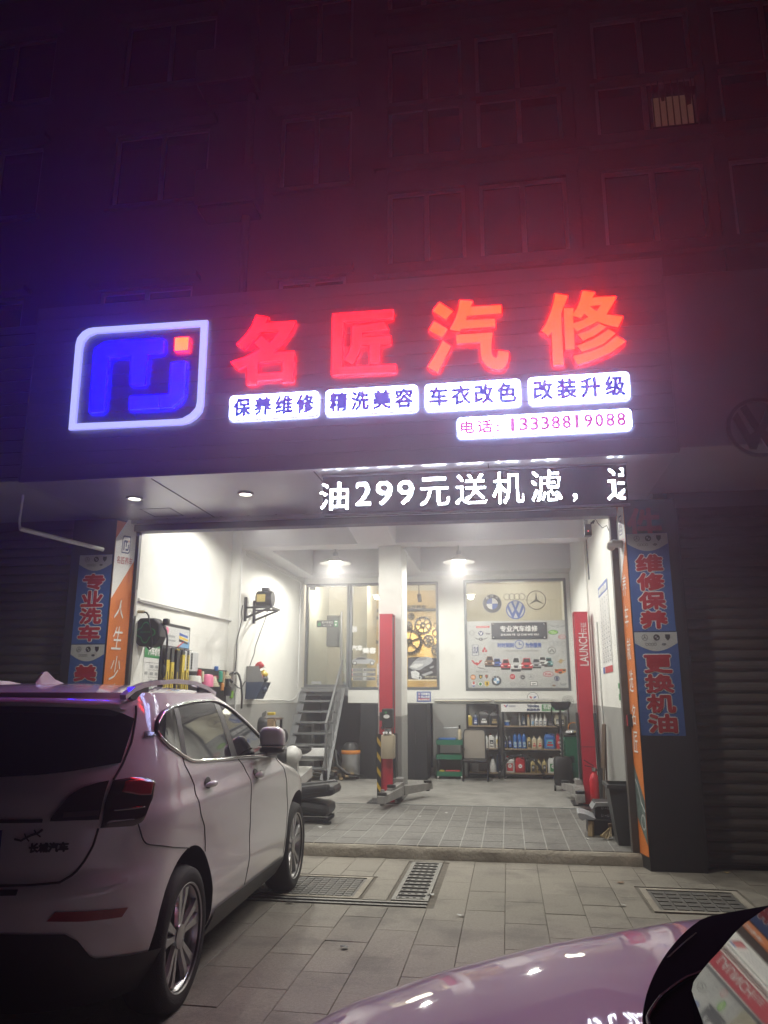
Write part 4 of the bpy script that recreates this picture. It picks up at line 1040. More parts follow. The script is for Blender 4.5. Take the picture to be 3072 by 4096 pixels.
for (x, y, r, nt_, sp, hub, lab) in ((1228, 830, 74, 24, 7, .25, 'largest black gear seen whole, lit by the warm spot'), (1115, 965, 110, 30, 6, .16, 'big black gear at the left edge of the second office window'), (1105, 838, 38, 14, 6, .25, 'small spoked gear left of the lit gear'), (1130, 758, 28, 16, 5, .3, 'small pale gear under the wall lettering'), (1272, 955, 46, 16, 6, .3, 'medium gear below the lit gear'), (1332, 892, 32, 14, 0, .3, 'thick toothed ring gear at the right edge of the window'), (1332, 830, 20, 12, 0, .3, 'tiny ring gear at the right edge of the window'), (1345, 1035, 50, 16, 5, .3, 'gear low at the right edge behind the engine print'), (880, 870, 118, 22, 0, .2, 'huge dark gear half hidden behind the pillar')):
    c = q7(x, y); gear(c, r / 100 * u7, nt_, sp, hub, lab)
m_ = MB(); a, b = q7(1092, 700), q7(1250, 664); text(m_, '名匠养车', a[0], b[0], a[1], b[1], wallY(17.57), .012, .004)
solo('wall_lettering', m_, DARKG, 'dark characters 名匠养车 on the golden office wall', 'lettering')
c = q7(1220, 572)
tl_ = thing('track_spotlight', 'small black spotlight over the golden gears', 'spotlight', (c[0], 16.9, 3.84))
MB().cyl((c[0], 16.9, 3.80), (c[0] + .01, 17.0, 3.66), .045, n=14).build('head', BLACKP, tl_, smooth=True)
MB().cyl((c[0], 16.9, 3.80), (c[0], 16.9, 4.10), .012, n=8).build('arm', BLACKP, tl_)
spot('track_spotlight_bulb', (c[0] + .03, 17.02, 3.62), 240, .03, (1, .74, .36), tl_, 95, .8, (rad(-34 + 48), 0, 0))
spot('track_spotlight_bulb', (c[0] + .03, 17.0, 3.60), 45, .05, (1, .80, .5), tl_, 160, 1, (0, 0, 0))
OL = lit('office_tube_lit', (1, .95, .85), 1.6)
ot = thing('office_tube_light', 'thin tube light glowing on the office ceiling', 'lamp', (-2.7, 16.9, 4.07))
MB().cyl((-2.95, 16.9, 4.06), (-2.35, 16.9, 4.06), .018, n=10).build('tube', OL, ot)
ol = bpy.data.lights.new('office_tube_and_fill', 'POINT'); ol.energy = 60; ol.color = (1, .90, .72); ol.shadow_soft_size = .3
oo = bpy.data.objects.new('office_tube_and_fill', ol); COL.objects.link(oo); oo.parent = ot; oo.location = (.2, -.5, -.25)
l3 = bpy.data.objects.new('office_tube_and_fill', ol); COL.objects.link(l3); l3.parent = ot; l3.location = (-.95, -.7, -.3)  # fill light added left of the tube to brighten the glass door
l2 = bpy.data.objects.new('office_tube_and_fill', ol); COL.objects.link(l2); l2.parent = ot; l2.location = (2.9, -.6, -.3)
# things seen through the glass door
solo('leaning_tube', MB().cyl((-3.30, 15.9, 1.77), (-3.52, 16.2, 3.0), .05, n=12), PIPE_W, 'white cardboard tube leaning inside the glass door', 'tube', smooth=True)
solo('wall_box', MB().box(-3.78, -3.50, 16.05, 16.3, 2.62, 3.28), INK('cabg', (.16, .16, .16)), 'grey box on the wall inside the glass door', 'box', bevel=.01)

# ---------------------------------------------------------------- stairs
stair = thing('steel_stairs', 'grey steel stairs with open treads up to the glass door', 'stairs', (-3.65, 14.6, GZ))
SG = mat('stair_grey_paint', (.20, .205, .21), .5, .3, var=.12, scale=8)
P0, P1 = Vector((0, 13.93, GZ + .02)), Vector((0, 15.27, 1.74))
for x in (-4.04, -3.27): MB().bar((x, P0.y, P0.z), (x, P1.y, P1.z), .03, .16, (1, 0, 0)).build('stringer', SG, stair)
nst_ = 8
for k in range(1, nst_ + 1):
    f = k / (nst_ + .15); y = P0.y + (P1.y - P0.y) * f; z = P0.z + (P1.z - P0.z) * f
    box(-4.025, -3.285, y - .10, y + .13, z - .035, z).build('tread', SG, stair, bevel=.004)
    MB().prism([(y - .06, z - .03), (y + .12, z - .03), (y + .12, z - .17)], lambda u, v, d: Vector((d, u, v)), -3.262, -3.252).build('tread_bracket', FRAME_AL, stair)
zc2 = z3(900, 2500, 1659 / 500)
a = onX(zc2(1340, 1310), -3.24); b = onX(zc2(1605, 300), -3.24)
b = Vector((-3.24, 15.2, a.z + (b.z - a.z) * (15.2 - a.y) / (b.y - a.y)))
MB().bar((-3.24, a.y, a.z), (-3.24, b.y, b.z), .035, .035, (1, 0, 0)).bar((-3.24, a.y, a.z), (-3.24, a.y, GZ), .035, .035).build('handrail', SG, stair)
for k in range(1, 11):
    f = k / 11; y = a.y + (b.y - a.y) * f; zt = a.z + (b.z - a.z) * f; zb = P0.z + (P1.z - P0.z) * max(0, (y - P0.y) / (P1.y - P0.y))
    MB().cyl((-3.24, y, zb), (-3.24, y, zt), .009, n=6).build('baluster', SG, stair)
struct('stair_landing_edge', MB().box(-4.10, -3.14, YB - .03, YB - .002, 1.60, 1.765), SG)
# things stored under the stairs
for k, (x, y, h_, lab) in enumerate(((-3.95, 14.9, .95, 'old white window frame leaning under the stairs at the left'), (-3.55, 14.95, .85, 'old white window frame leaning under the middle of the stairs'))):
    t = thing('old_window_frame', lab, 'window frame', (x, y, GZ), group='old frames under the stairs')
    for q in ((-.22, -.18), (.18, .22)): MB().box(x + q[0], x + q[1], y, y + .05, GZ, GZ + h_).build('upright', PIPE_W, t)
    for zz in (.04, h_ * .5, h_ - .04): MB().box(x - .18, x + .18, y, y + .05, GZ + zz - .02, GZ + zz + .02).build('rail', PIPE_W, t)
bm_ = MB().grid(lambda u, v: Vector((-4.0 + .72 * u, 14.30 + .12 * math.sin(math.pi * u) * -1 + .06 * v, GZ + .33 + .22 * v + .03 * math.sin(math.pi * v))), 12, 6)
solo('bumper_cover', bm_, WHITE_P, 'white car bumper cover lying under the stairs', 'bumper', smooth=True)
for k in range(5):
    x = -3.9 + .14 * k; y0 = 14.15 + .04 * (k % 3)
    solo('scrap_board', MB().bar((x, y0 + .5, GZ + .04 + .035 * k), (x + .35, y0, GZ + .05 + .035 * k), .09, .025), INK('wood%d' % (k % 2), ((.34, .25, .14), (.25, .20, .15))[k % 2]), 'scrap wooden board in the pile at the foot of the stairs', 'board', 'scrap boards under the stairs')
for k in range(3):
    solo('scrap_board', MB().bar((-3.18 + .12 * k, 14.75, GZ + .05), (-3.0 + .1 * k, 14.1, GZ + .03 + .05 * k), .06, .03), INK('wood0', (.34, .25, .14)), 'scrap wooden board on the floor right of the stairs', 'board', 'scrap boards right of the stairs')
vac = thing('vacuum_cleaner', 'workshop vacuum cleaner with an orange band right of the stairs', 'vacuum cleaner', (-2.90, 14.45, GZ))
MB().lathe([(.15, .05), (.17, .08), (.17, .44), (.001, .44)], (-2.90, 14.45, GZ), 20).build('drum', STEEL, vac, smooth=True)
MB().lathe([(.172, .44), (.178, .45), (.178, .50), (.172, .51)], (-2.90, 14.45, GZ), 20).build('orange_band', INK('orange', PAL['orange']), vac, smooth=True)
MB().lathe([(.17, .50), (.15, .58), (.09, .64), (.001, .65)], (-2.90, 14.45, GZ), 20).build('motor_head', BLACKP, vac, smooth=True)
MB().tube([(-3.04, 14.4, GZ + .3), (-3.16, 14.3, GZ + .5), (-3.10, 14.2, GZ + .25), (-2.9, 14.15, GZ + .12), (-2.7, 14.2, GZ + .1), (-2.6, 14.35, GZ + .04)], .028, 8).build('hose', BLACKP, vac, smooth=True)
for s_ in (-1, 1): MB().cyl((-2.90 + s_ * .14, 14.40, GZ + .03), (-2.90 + s_ * .14, 14.44, GZ + .03), .03, n=10).build('wheel', BLACKP, vac)
# black store cabinets under the office
NAVY = mat('cabinet_black_laminate', (.008, .008, .011), .5, var=.15, scale=3)
for x0, x1, lab in ((-2.74, -2.05, 'black storage cabinet under the left office window'), (-1.93, -1.49, 'black storage cabinet between the pillar and the grey wall')):
    t = thing('storage_cabinet', lab, 'cabinet', ((x0 + x1) / 2, 14.9, GZ), group='black cabinets under the office')
    box(x0, x1, 14.52, 15.22, GZ, 1.455).build('case', NAVY, t, bevel=.004)
    xm = x0 + (x1 - x0) * .45
    for a, b in ((x0 + .004, xm - .003), (xm + .003, x1 - .004)): box(a, b, 14.498, 14.518, GZ + .03, 1.45).build('door', NAVY, t)
    box(xm + .02, xm + .035, 14.47, 14.497, .75, .95).build('handle', DARKG, t)
# signs and trims on the back wall
r4q = lambda x, y, Y: onY(r4(x, y), Y)
a, b = r4q(1176, 1466, YB - .004), r4q(1292, 1382, YB - .004)
t = thing('warning_sign', 'small blue and red sign 仓库重地 闲人免进 below the second office window', 'sign', (a.x, YB, a.z))
I = Ink(wallY(YB - .004)); W_, H_ = b.x - a.x, b.z - a.z
box(a.x, b.x, YB - .004, YB - .0005, a.z, b.z).build('plate', INK('blue', PAL['blue']), t)
I.rect('pale', a.x + .02, b.x - .02, a.z + .02, b.z - .02, 0); I.rect('blue', a.x + .028, b.x - .028, a.z + .028, b.z - .028, 1); I.rect('red', a.x + .03, b.x - .03, a.z + .03, a.z + H_ * .34, 2)
for k, s_ in enumerate(('仓库重地', '闲人免进')):
    zz = b.z - H_ * (.34 + .27 * k); I.text('white', s_, a.x + W_ * .32, b.x - W_ * .09, zz, zz + H_ * .2, 3, .002); I.disc('white', a.x + W_ * .19, zz + H_ * .1, H_ * .09, 3); I.ring('red', a.x + W_ * .19, zz + H_ * .1, H_ * .07, H_ * .1, 4)
I.text('white', '禁止吸烟明火', a.x + W_ * .12, b.x - W_ * .1, a.z + H_ * .13, a.z + H_ * .29, 3, .001); I.build(t)
a, b = onY(r4(862, 1398), 11.655), onY(r4(900, 1360), 11.655)
t = thing('pillar_sign', 'tiny blue sign on the pillar left of the red post', 'sign', (a.x, 11.655, a.z))
I = Ink(wallY(11.66)); I.rect('blue', a.x, b.x + .1, a.z, b.z, 1); I.text('white', '轻拿', a.x + .02, a.x + .13, a.z + .07, b.z - .02, 2); I.build(t)
MB().box(a.x, b.x + .1, 11.6585, 11.6598, a.z, b.z).build('plate', INK('blue', PAL['blue']), t)
r8 = z3(1700, 2700, 1659 / 800)
for xa, xb, ya, lab in ((70, 556, 205, 'white batten light left of the pair along the grey wall top'), (568, 1060, 208, 'white batten light right of the pair along the grey wall top')):
    a, b = onY(r8(xa, ya + 14), YB - .05), onY(r8(xb, ya - 14), YB - .05); t = thing('batten_light', lab, 'batten light', (a.x, YB - .05, a.z), group='batten lights on the back wall')
    box(a.x, b.x, YB - .05, YB - .001, a.z + .03, b.z).build('housing', PIPE_W, t, bevel=.006); MB().cyl((a.x + .02, YB - .045, a.z + .012), (b.x - .02, YB - .045, a.z + .012), .014, n=10).build('tube', INK('cream2', (.66, .64, .54)), t)
c = onY(r8(895, 190), YB - .01); t = thing('round_sign', 'round white sign with a red and blue V under the emblem window', 'sign', (c.x, YB - .01, c.z))
MB().lathe([(.11, 0), (.11, .008), (.001, .008)], (c.x, YB - .001, c.z), 28, (0, -1, 0)).build('disc', WHITE_P, t)
I = Ink(wallY(YB - .0095)); I.ring('dark', c.x, c.z, .102, .11, 0); I.poly('red', [(c.x - .07, c.z + .03), (c.x - .03, c.z + .03), (c.x + .005, c.z - .05), (c.x - .02, c.z - .05)], 1); I.poly('blue', [(c.x + .07, c.z + .03), (c.x + .03, c.z + .03), (c.x + .0, c.z - .02), (c.x + .012, c.z - .05)], 1); I.build(t)

# ================================================================== SHELVES AND BOTTLES
YS = 14.98
S8 = lambda x, y, Y=None: onY(r8(x, y), YS if Y is None else Y)
WOODB = mat('shelf_board_wood', (.30, .22, .14), .6, var=.2, scale=9, stretch=(1, 6, 6))
def shelf(label, xa, xb, top):
    a, b = S8(xa, top), S8(xb, 855)
    x0, x1, zt = a.x, b.x, a.z
    t = thing('shelf_unit', label, 'shelf', ((x0 + x1) / 2, 15.1, GZ), group='black shelf units along the back wall')
    for x in (x0, x1 - .035):
        for y in (YS, YS + .27): box(x, x + .035, y, y + .03, GZ, zt).build('upright', BLACK, t)
    zs_ = [S8(400, yy).z for yy in (418, 606, 806)]
    for z in zs_:
        box(x0 + .036, x1 - .036, YS - .004, YS + .30, z - .022, z).build('board', WOODB, t)
        box(x0 + .036, x1 - .036, YS + .002, YS + .02, z - .055, z - .024).build('rail', BLACK, t)
    box(x0 + .036, x1 - .036, YS + .002, YS + .298, zt - .02, zt).build('top_panel', BLACK, t)
    box(x0 + .036, x1 - .036, YS + .29, YS + .298, GZ + .04, zt - .022).build('back_panel', GREY_W, t)
    return t, zs_
sh1, ZB = shelf('narrow black shelf unit behind the mesh chair', 340, 627, 240)
sh2, _z = shelf('wide black shelf unit with a white header sign', 634, 1150, 238)
# header sign
a, b = S8(632, 305, YS - .01), S8(1152, 240, YS - .01)
t = thing('header_sign', 'white header sign with blue lettering and a green end on the wide shelf', 'sign', (a.x, YS - .01, a.z))
box(a.x, b.x, YS - .014, YS - .002, a.z, b.z).build('board', WHITE_P, t)
I = Ink(wallY(YS - .014)); w, h = b.x - a.x, b.z - a.z
I.rect('green', a.x + w * .65, b.x - .003, a.z + h * .1, b.z - h * .06, 0)
I.poly('red', [(a.x + w * .04, b.z - h * .12), (a.x + w * .06, b.z - h * .12), (a.x + w * .085, b.z - h * .45), (a.x + w * .07, b.z - h * .45)], 1); I.poly('blue', [(a.x + w * .115, b.z - h * .12), (a.x + w * .095, b.z - h * .12), (a.x + w * .075, b.z - h * .36), (a.x + w * .086, b.z - h * .45)], 1)
I.text('navy', '美国胜牌', a.x + w * .125, a.x + w * .235, b.z - h * .4, b.z - h * .18, 1); I.text('navy', 'Valvoline', a.x + w * .42, a.x + w * .605, b.z - h * .42, b.z - h * .08, 1, .003); I.text('navy', '美国胜牌', a.x + w * .41, a.x + w * .615, a.z + h * .12, a.z + h * .42, 1, .002)
I.text('white', '名匠', a.x + w * .67, a.x + w * .80, a.z + h * .36, b.z - h * .1, 1, .003); I.text('white', '汽车养护服务中心', a.x + w * .66, b.x - w * .02, a.z + h * .14, a.z + h * .3, 1)
I.build(t)

PLA = {}
def plast(c):
    if c not in PLA:
        col = dict(yel=(.62, .47, .04), nav=(.03, .05, .10), dgy=(.05, .052, .055), blk=(.014, .014, .015), wht=(.70, .70, .68), red=(.50, .03, .04), blu=(.03, .13, .42), sil=(.42, .42, .42), gld=(.42, .32, .13), chp=(.50, .43, .30), grn=(.03, .22, .08), cre=(.56, .52, .38), ora=(.60, .24, .05), pnk=(.80, .20, .36), tea=(.05, .36, .25))[c]
        PLA[c] = mat('plastic_' + c, col, .32, var=.06, scale=10)
    return PLA[c]
def rbody(mb, x, y, z, w, d, prof):
    """rounded rectangular body; prof = (scale, height)"""
    n = 16; vs = []
    for s_, h_ in prof:
        for k in range(n):
            t = 2 * math.pi * k / n; cx_, sx_ = math.cos(t), math.sin(t); e = 0.5
            vs.append((x + s_ * w / 2 * math.copysign(abs(cx_) ** e, cx_), y + s_ * d / 2 * math.copysign(abs(sx_) ** e, sx_), z + h_))
    m = len(prof); fs = [(i * n + k, i * n + (k + 1) % n, (i + 1) * n + (k + 1) % n, (i + 1) * n + k) for i in range(m - 1) for k in range(n)]
    fs += [tuple(range(n))[::-1], tuple((m - 1) * n + k for k in range(n))]; mb.add(vs, fs)
def bottle(kind, xa, xb, top, z, body, cap, lab, label, cat, group=None, y=None, text_=None):
    a = S8(xa, top); b = S8(xb, top); x = (a.x + b.x) / 2; w = b.x - a.x; H = max(.06, a.z - z); y = y or YS + .10
    t = thing(kind, label, cat, (x, y, z), group=group); mb = MB(); d = min(w * .8, .13)
    if kind == 'oil_jug':
        d = min(.15, w * .55)
        rbody(mb, x, y, z, w, d, [(.94, 0), (1, .012), (1, H * .62), (.97, H * .70)])
        # shoulder, neck at one side and a bridge handle at the other
        mb.add([(x - w * .48, y - d * .4, z + H * .70), (x - w * .48, y + d * .4, z + H * .70), (x + w * .48, y + d * .4, z + H * .70), (x + w * .48, y - d * .4, z + H * .70), (x - w * .36, y - d * .25, z + H * .90), (x - w * .36, y + d * .25, z + H * .90), (x - w * .02, y + d * .25, z + H * .90), (x - w * .02, y - d * .25, z + H * .90)], [(4, 5, 6, 7), (0, 1, 5, 4), (1, 2, 6, 5), (2, 3, 7, 6), (3, 0, 4, 7)])
        mb.tube([(x - w * .06, y, z + H * .84), (x + w * .18, y, z + H * .92), (x + w * .38, y, z + H * .86), (x + w * .42, y, z + H * .66)], w * .065, 7)
        nx = x - w * .2
        MB().cyl((nx, y, z + H * .90), (nx, y, z + H), w * .13, w * .12, 12).build('cap', plast(cap), t, smooth=True)
    elif kind == 'oil_bottle':
        rbody(mb, x, y, z, w, d, [(.92, 0), (1, .01), (1, H * .62), (.86, H * .74), (.42, H * .84), (.36, H * .88)])
        MB().cyl((x, y, z + H * .88), (x, y, z + H), w * .17, w * .16, 12).build('cap', plast(cap), t, smooth=True)
    elif kind == 'spray_can':
        mb.lathe([(w / 2, 0), (w / 2, H * .74), (w * .42, H * .79), (w * .3, H * .80)], (x, y, z), 14)
        MB().lathe([(w * .36, H * .80), (w * .36, H * .95), (w * .2, H), (.001, H)], (x, y, z), 12).build('cap', plast(cap), t, smooth=True)
    elif kind == 'additive_bottle':
        mb.lathe([(w * .46, 0), (w / 2, .01), (w / 2, H * .42), (w * .44, H * .52), (w * .17, H * .80), (w * .13, H * .93)], (x, y, z), 14)
        MB().cyl((x, y, z + H * .93), (x, y, z + H), w * .16, n=10).build('cap', plast(cap), t, smooth=True)
    elif kind == 'water_bottle':
        mb.lathe([(w * .46, 0), (w / 2, .01), (w / 2, H * .30), (w * .46, H * .33), (w / 2, H * .36), (w / 2, H * .70), (w * .3, H * .86), (w * .17, H * .90)], (x, y, z), 16)
        MB().cyl((x, y, z + H * .90), (x, y, z + H), w * .2, n=10).build('cap', plast(cap), t, smooth=True)
    elif kind == 'tub':
        mb.lathe([(w * .46, 0), (w / 2, H * .7), (w / 2, H * .72)], (x, y, z), 18)
        MB().lathe([(w * .52, H * .72), (w * .52, H), (.001, H)], (x, y, z), 18).build('lid', plast(cap), t, smooth=True)
    elif kind == 'carton': mb.box(x - w / 2, x + w / 2, y - d / 2, y + d / 2, z, z + H)
    elif kind == 'spray_bottle':
        mb.lathe([(w * .48, 0), (w / 2, .01), (w * .48, H * .35), (w * .22, H * .68), (w * .18, H * .74)], (x, y, z), 14)
        MB().box(x - w * .35, x + w * .14, y - .012, y + .012, z + H * .82, z + H).cyl((x, y, z + H * .74), (x, y, z + H * .82), w * .2, n=10).build('trigger_head', plast(cap), t)
    mb.build('body', plast(body), t, smooth=True, angle=50)
    if lab:
        lz0, lz1 = (.10, .56) if kind in ('oil_jug', 'oil_bottle') else (.1, .4)
        yl = y - (d / 2 if kind in ('oil_jug', 'oil_bottle', 'carton') else w / 2)
        I = Ink(wallY(yl - .001)); I.rect(lab[0], x - w * .30, x + w * .30, z + H * lz0, z + H * lz1, 0)
        if lab[1] == 'V':
            I.disc('white', x, z + H * .40, w * .2, 1); I.poly('red', [(x - w * .12, z + H * .43), (x - w * .05, z + H * .43), (x + w * .01, z + H * .37), (x - w * .03, z + H * .37)], 2); I.poly('blue', [(x + w * .12, z + H * .43), (x + w * .05, z + H * .43), (x, z + H * .39), (x + w * .02, z + H * .37)], 2)
        elif lab[1]: I.rect(lab[1], x - w * .26, x + w * .26, z + H * (lz0 + .06), z + H * (lz0 + .20), 1); I.rect(lab[1], x - w * .18, x + w * .18, z + H * (lz0 + .26), z + H * (lz0 + .33), 1)
        I.build(t, 'label_print')
    return t
z1, z2, z3_ = ZB
B = bottle
B('oil_bottle', 344, 388, 322, z1, 'yel', 'blk', None, 'yellow oil bottle at the left end of the narrow shelf top', 'oil bottle')
B('oil_bottle', 395, 438, 316, z1, 'nav', 'blk', ('blue', 'white'), 'dark blue oil bottle beside the yellow one', 'oil bottle')
B('oil_jug', 442, 530, 290, z1, 'dgy', 'blk', ('dark', 'white'), 'large dark grey oil can in the middle of the narrow shelf top', 'oil can')
B('oil_jug', 535, 614, 302, z1, 'blk', 'blk', ('dark', 'gold'), 'black oil can with a gold mark at the right of the narrow shelf top', 'oil can')
B('oil_bottle', 486, 520, 492, z2, 'wht', 'blk', None, 'white bottle just right of the mesh chair back', 'bottle')
B('oil_jug', 525, 575, 488, z2, 'wht', 'red', ('dark', 'white'), 'white oil can with red cap and black label on the narrow shelf', 'oil can')
B('oil_bottle', 582, 622, 482, z2, 'wht', 'wht', ('yellow', 'pale'), 'white bottle with a yellow label at the end of the narrow shelf', 'bottle')
B('oil_bottle', 362, 396, 505, z2, 'wht', 'wht', None, 'white bottle seen through the left of the chair mesh', 'bottle')
B('oil_bottle', 432, 466, 488, z2, 'wht', 'wht', None, 'white bottle seen through the right of the chair mesh', 'bottle')
B('spray_bottle', 530, 590, 662, z3_, 'wht', 'blk', None, 'white trigger spray bottle low on the narrow shelf', 'spray bottle')
B('carton', 593, 628, 665, z3_, 'nav', 'blk', None, 'dark blue carton low on the narrow shelf', 'carton')
B('oil_jug', 385, 445, 725, z3_, 'sil', 'blk', None, 'grey can low behind the mesh chair', 'can')
B('tub', 656, 704, 378, z1, 'blu', 'wht', None, 'flat blue and white tub on the wide shelf top', 'tub')
B('carton', 712, 768, 345, z1, 'dgy', 'blk', None, 'dark box on the wide shelf top beside the silver tube', 'box')
B('spray_can', 773, 791, 318, z1, 'sil', 'sil', None, 'tall plain silver can on the wide shelf top', 'can')
B('oil_bottle', 798, 838, 330, z1, 'nav', 'blk', ('dark', 'pale'), 'dark bottle right of the tall silver can', 'oil bottle')
B('spray_can', 846, 868, 330, z1, 'chp', 'ora', None, 'spray can with an orange cap on the wide shelf top', 'spray can')
B('spray_can', 878, 905, 328, z1, 'sil', 'wht', ('sky', None), 'silver blue spray can beside the three white bottles', 'spray can')
for k, (xa, lb) in enumerate(((908, 'left'), (942, 'middle'), (977, 'right'))): B('additive_bottle', xa, xa + 34, 322, z1, 'wht', 'wht', ('navy', 'white'), 'white long-neck bottle, %s one of the three on the wide shelf top' % lb, 'bottle', 'three white long-neck bottles')
B('carton', 1018, 1060, 370, z1, 'dgy', 'blk', ('grey', None), 'low dark carton right of the three white bottles', 'carton')
B('oil_jug', 1075, 1120, 325, z1, 'cre', 'cre', ('dark', 'white'), 'cream oil can behind the oil drainer tray', 'oil can')
B('oil_jug', 1124, 1158, 328, z1, 'cre', 'cre', ('dark', 'white'), 'cream oil can at the right end of the wide shelf top', 'oil can')
B('oil_bottle', 646, 679, 508, z2, 'blk', 'blk', ('blue', 'V'), 'black oil bottle with round label at the left end of the wide shelf', 'oil bottle')
B('oil_bottle', 683, 722, 498, z2, 'blk', 'blk', ('blue', 'V'), 'black oil bottle with round label next to the blue liquid', 'oil bottle')
for k, (xa, lb) in enumerate(((728, 'left'), (766, 'middle'), (803, 'right'))): B('water_bottle', xa, xa + 36, 476, z2, 'blu', 'nav', ('pale', 'sky'), 'bottle of blue screen wash, %s one of three' % lb, 'screen wash', 'three bottles of blue screen wash')
B('oil_bottle', 845, 880, 503, z2, 'gld', 'blk', ('dark', 'V'), 'gold bottle with a black label beside the blue screen wash', 'oil bottle')
B('oil_bottle', 884, 927, 508, z2, 'chp', 'chp', ('cream', 'red'), 'champagne oil bottle, left of the two', 'oil bottle', 'two champagne oil bottles')
B('oil_bottle', 930, 975, 508, z2, 'chp', 'chp', ('cream', 'red'), 'champagne oil bottle, right of the two', 'oil bottle', 'two champagne oil bottles')
B('oil_jug', 986, 1080, 478, z2, 'blu', 'nav', ('cyan', 'red'), 'big blue oil can on the wide shelf', 'oil can')
B('oil_jug', 1086, 1130, 484, z2, 'red', 'red', ('red', 'V'), 'red oil can half hidden by the green tool cabinet', 'oil can')
B('oil_jug', 660, 742, 674, z3_, 'wht', 'red', ('red', 'V'), 'white oil can with a red label behind the fender arch', 'oil can')
B('oil_jug', 746, 829, 676, z3_, 'red', 'red', ('red', 'V'), 'big red oil can under the fender arch', 'oil can')
B('oil_bottle', 833, 870, 690, z3_, 'blk', 'blk', None, 'plain black bottle under the fender arch', 'oil bottle')
B('oil_bottle', 875, 917, 700, z3_, 'gld', 'blk', ('dark', 'V'), 'gold oil bottle just right of the black one on the bottom board', 'oil bottle')
B('oil_bottle', 924, 964, 698, z3_, 'gld', 'gld', ('gold', 'dark'), 'gold oil bottle under the right foot of the fender arch', 'oil bottle')
B('oil_bottle', 970, 1010, 700, z3_, 'gld', 'gld', ('dark', 'V'), 'gold oil bottle outside the fender arch', 'oil bottle')
B('oil_jug', 1018, 1105, 676, z3_, 'wht', 'blk', ('green', 'V'), 'white oil can with a green label at the right end of the bottom board', 'oil can')

# ---------------------------------------------------------------- wheel arch trim leaning on the shelf
pts = [S8(x, y, YS - .12) for x, y in ((612, 852), (622, 800), (650, 745), (690, 695), (740, 668), (795, 660), (850, 672), (905, 705), (948, 755), (978, 810), (992, 852))]
fa = MB()
for k in range(len(pts) - 1): fa.bar(pts[k], pts[k + 1], .055, .03, (0, 1, 0))
fo = solo('wheel_arch_trim', fa, BLACKP, 'black plastic wheel arch trim standing in front of the shelf', 'car part')
cl_ = MB()
for q in (pts[1], pts[3], pts[5], pts[7]): cl_.cyl((q.x, YS - .14, q.z), (q.x, YS - .15, q.z), .012, n=8)
cl_.build('clip', CHROME, fo)

# ---------------------------------------------------------------- green three-tier trolley
GRN = mat('trolley_green', (.015, .14, .075), .4, .1, var=.12, scale=8)
a = S8(108, 525, 15.0); b = S8(312, 850, 15.0)
tx0, tx1 = a.x, b.x + .02
tr_ = thing('tool_trolley', 'green and black three-tier tool trolley beside the grey wall', 'trolley', ((tx0 + tx1) / 2, 14.9, GZ))
for x in (tx0, tx1 - .03):
    for y in (14.72, 15.08): box(x, x + .03, y, y + .03, GZ + .07, a.z).build('upright', BLACK, tr_)
for zz in (a.z - .10, S8(200, 690, 15.0).z, S8(200, 828, 15.0).z):
    m_ = MB().box(tx0, tx1, 14.72, 15.11, zz, zz + .012)
    m_.box(tx0 - .003, tx1 + .003, 14.712, 14.722, zz, zz + .085).box(tx0 - .003, tx1 + .003, 15.108, 15.118, zz, zz + .085).box(tx0 - .012, tx0 - .002, 14.712, 15.118, zz, zz + .085).box(tx1 + .002, tx1 + .012, 14.712, 15.118, zz, zz + .085)
    m_.build('tray', GRN, tr_)
for x in (tx0 + .02, tx1 - .02):
    for y in (14.74, 15.08): MB().cyl((x - .012, y, GZ + .035), (x + .012, y, GZ + .035), .035, n=12).build('castor', WHITE_P, tr_, smooth=True)
zt = a.z - .015
solo('blue_folder', MB().box(tx0 + .03, tx1 - .12, 14.76, 15.0, zt, zt + .03), plast('blu'), 'flat blue case lying on top of the green trolley', 'case', bevel=.006)
z_m = S8(200, 690, 15.0).z + .013
solo('air_gun', MB().cyl((tx0 + .12, 14.84, z_m + .04), (tx0 + .30, 14.84, z_m + .04), .035, n=10).bar((tx0 + .2, 14.84, z_m + .04), (tx0 + .18, 14.78, z_m + .02), .03, .03), BLACKP, 'black air wrench on the middle tray of the green trolley', 'tool')
solo('red_tool_roll', MB().bar((tx0 + .15, 14.85, S8(200, 828, 15.0).z + .07), (tx1 - .05, 14.85, S8(200, 828, 15.0).z + .07), .10, .06), plast('red'), 'red tool box on the bottom tray of the green trolley', 'tool box', bevel=.008)
solo('yellow_cloth', MB().box(tx0 + .03, tx0 + .13, 14.76, 14.9, S8(200, 828, 15.0).z + .02, S8(200, 828, 15.0).z + .10), plast('yel'), 'yellow cloth on the bottom tray of the green trolley', 'cloth', bevel=.02)
oc = thing('oil_can', 'small oil can with a long spout on the green trolley', 'oil can', (tx1 - .05, 14.9, zt))
MB().lathe([(.035, 0), (.035, .16), (.015, .19)], (tx1 - .05, 14.9, zt), 12).build('body', plast('chp'), oc, smooth=True)
MB().tube([(tx1 - .05, 14.9, zt + .19), (tx1 - .05, 14.9, zt + .22), (tx1 - .35, 14.9, zt + .205)], .006, 6).build('spout', STEEL, oc); MB().cyl((tx1 - .05, 14.9, zt + .19), (tx1 - .05, 14.9, zt + .26), .02, n=10).build('cap', plast('blk'), oc)

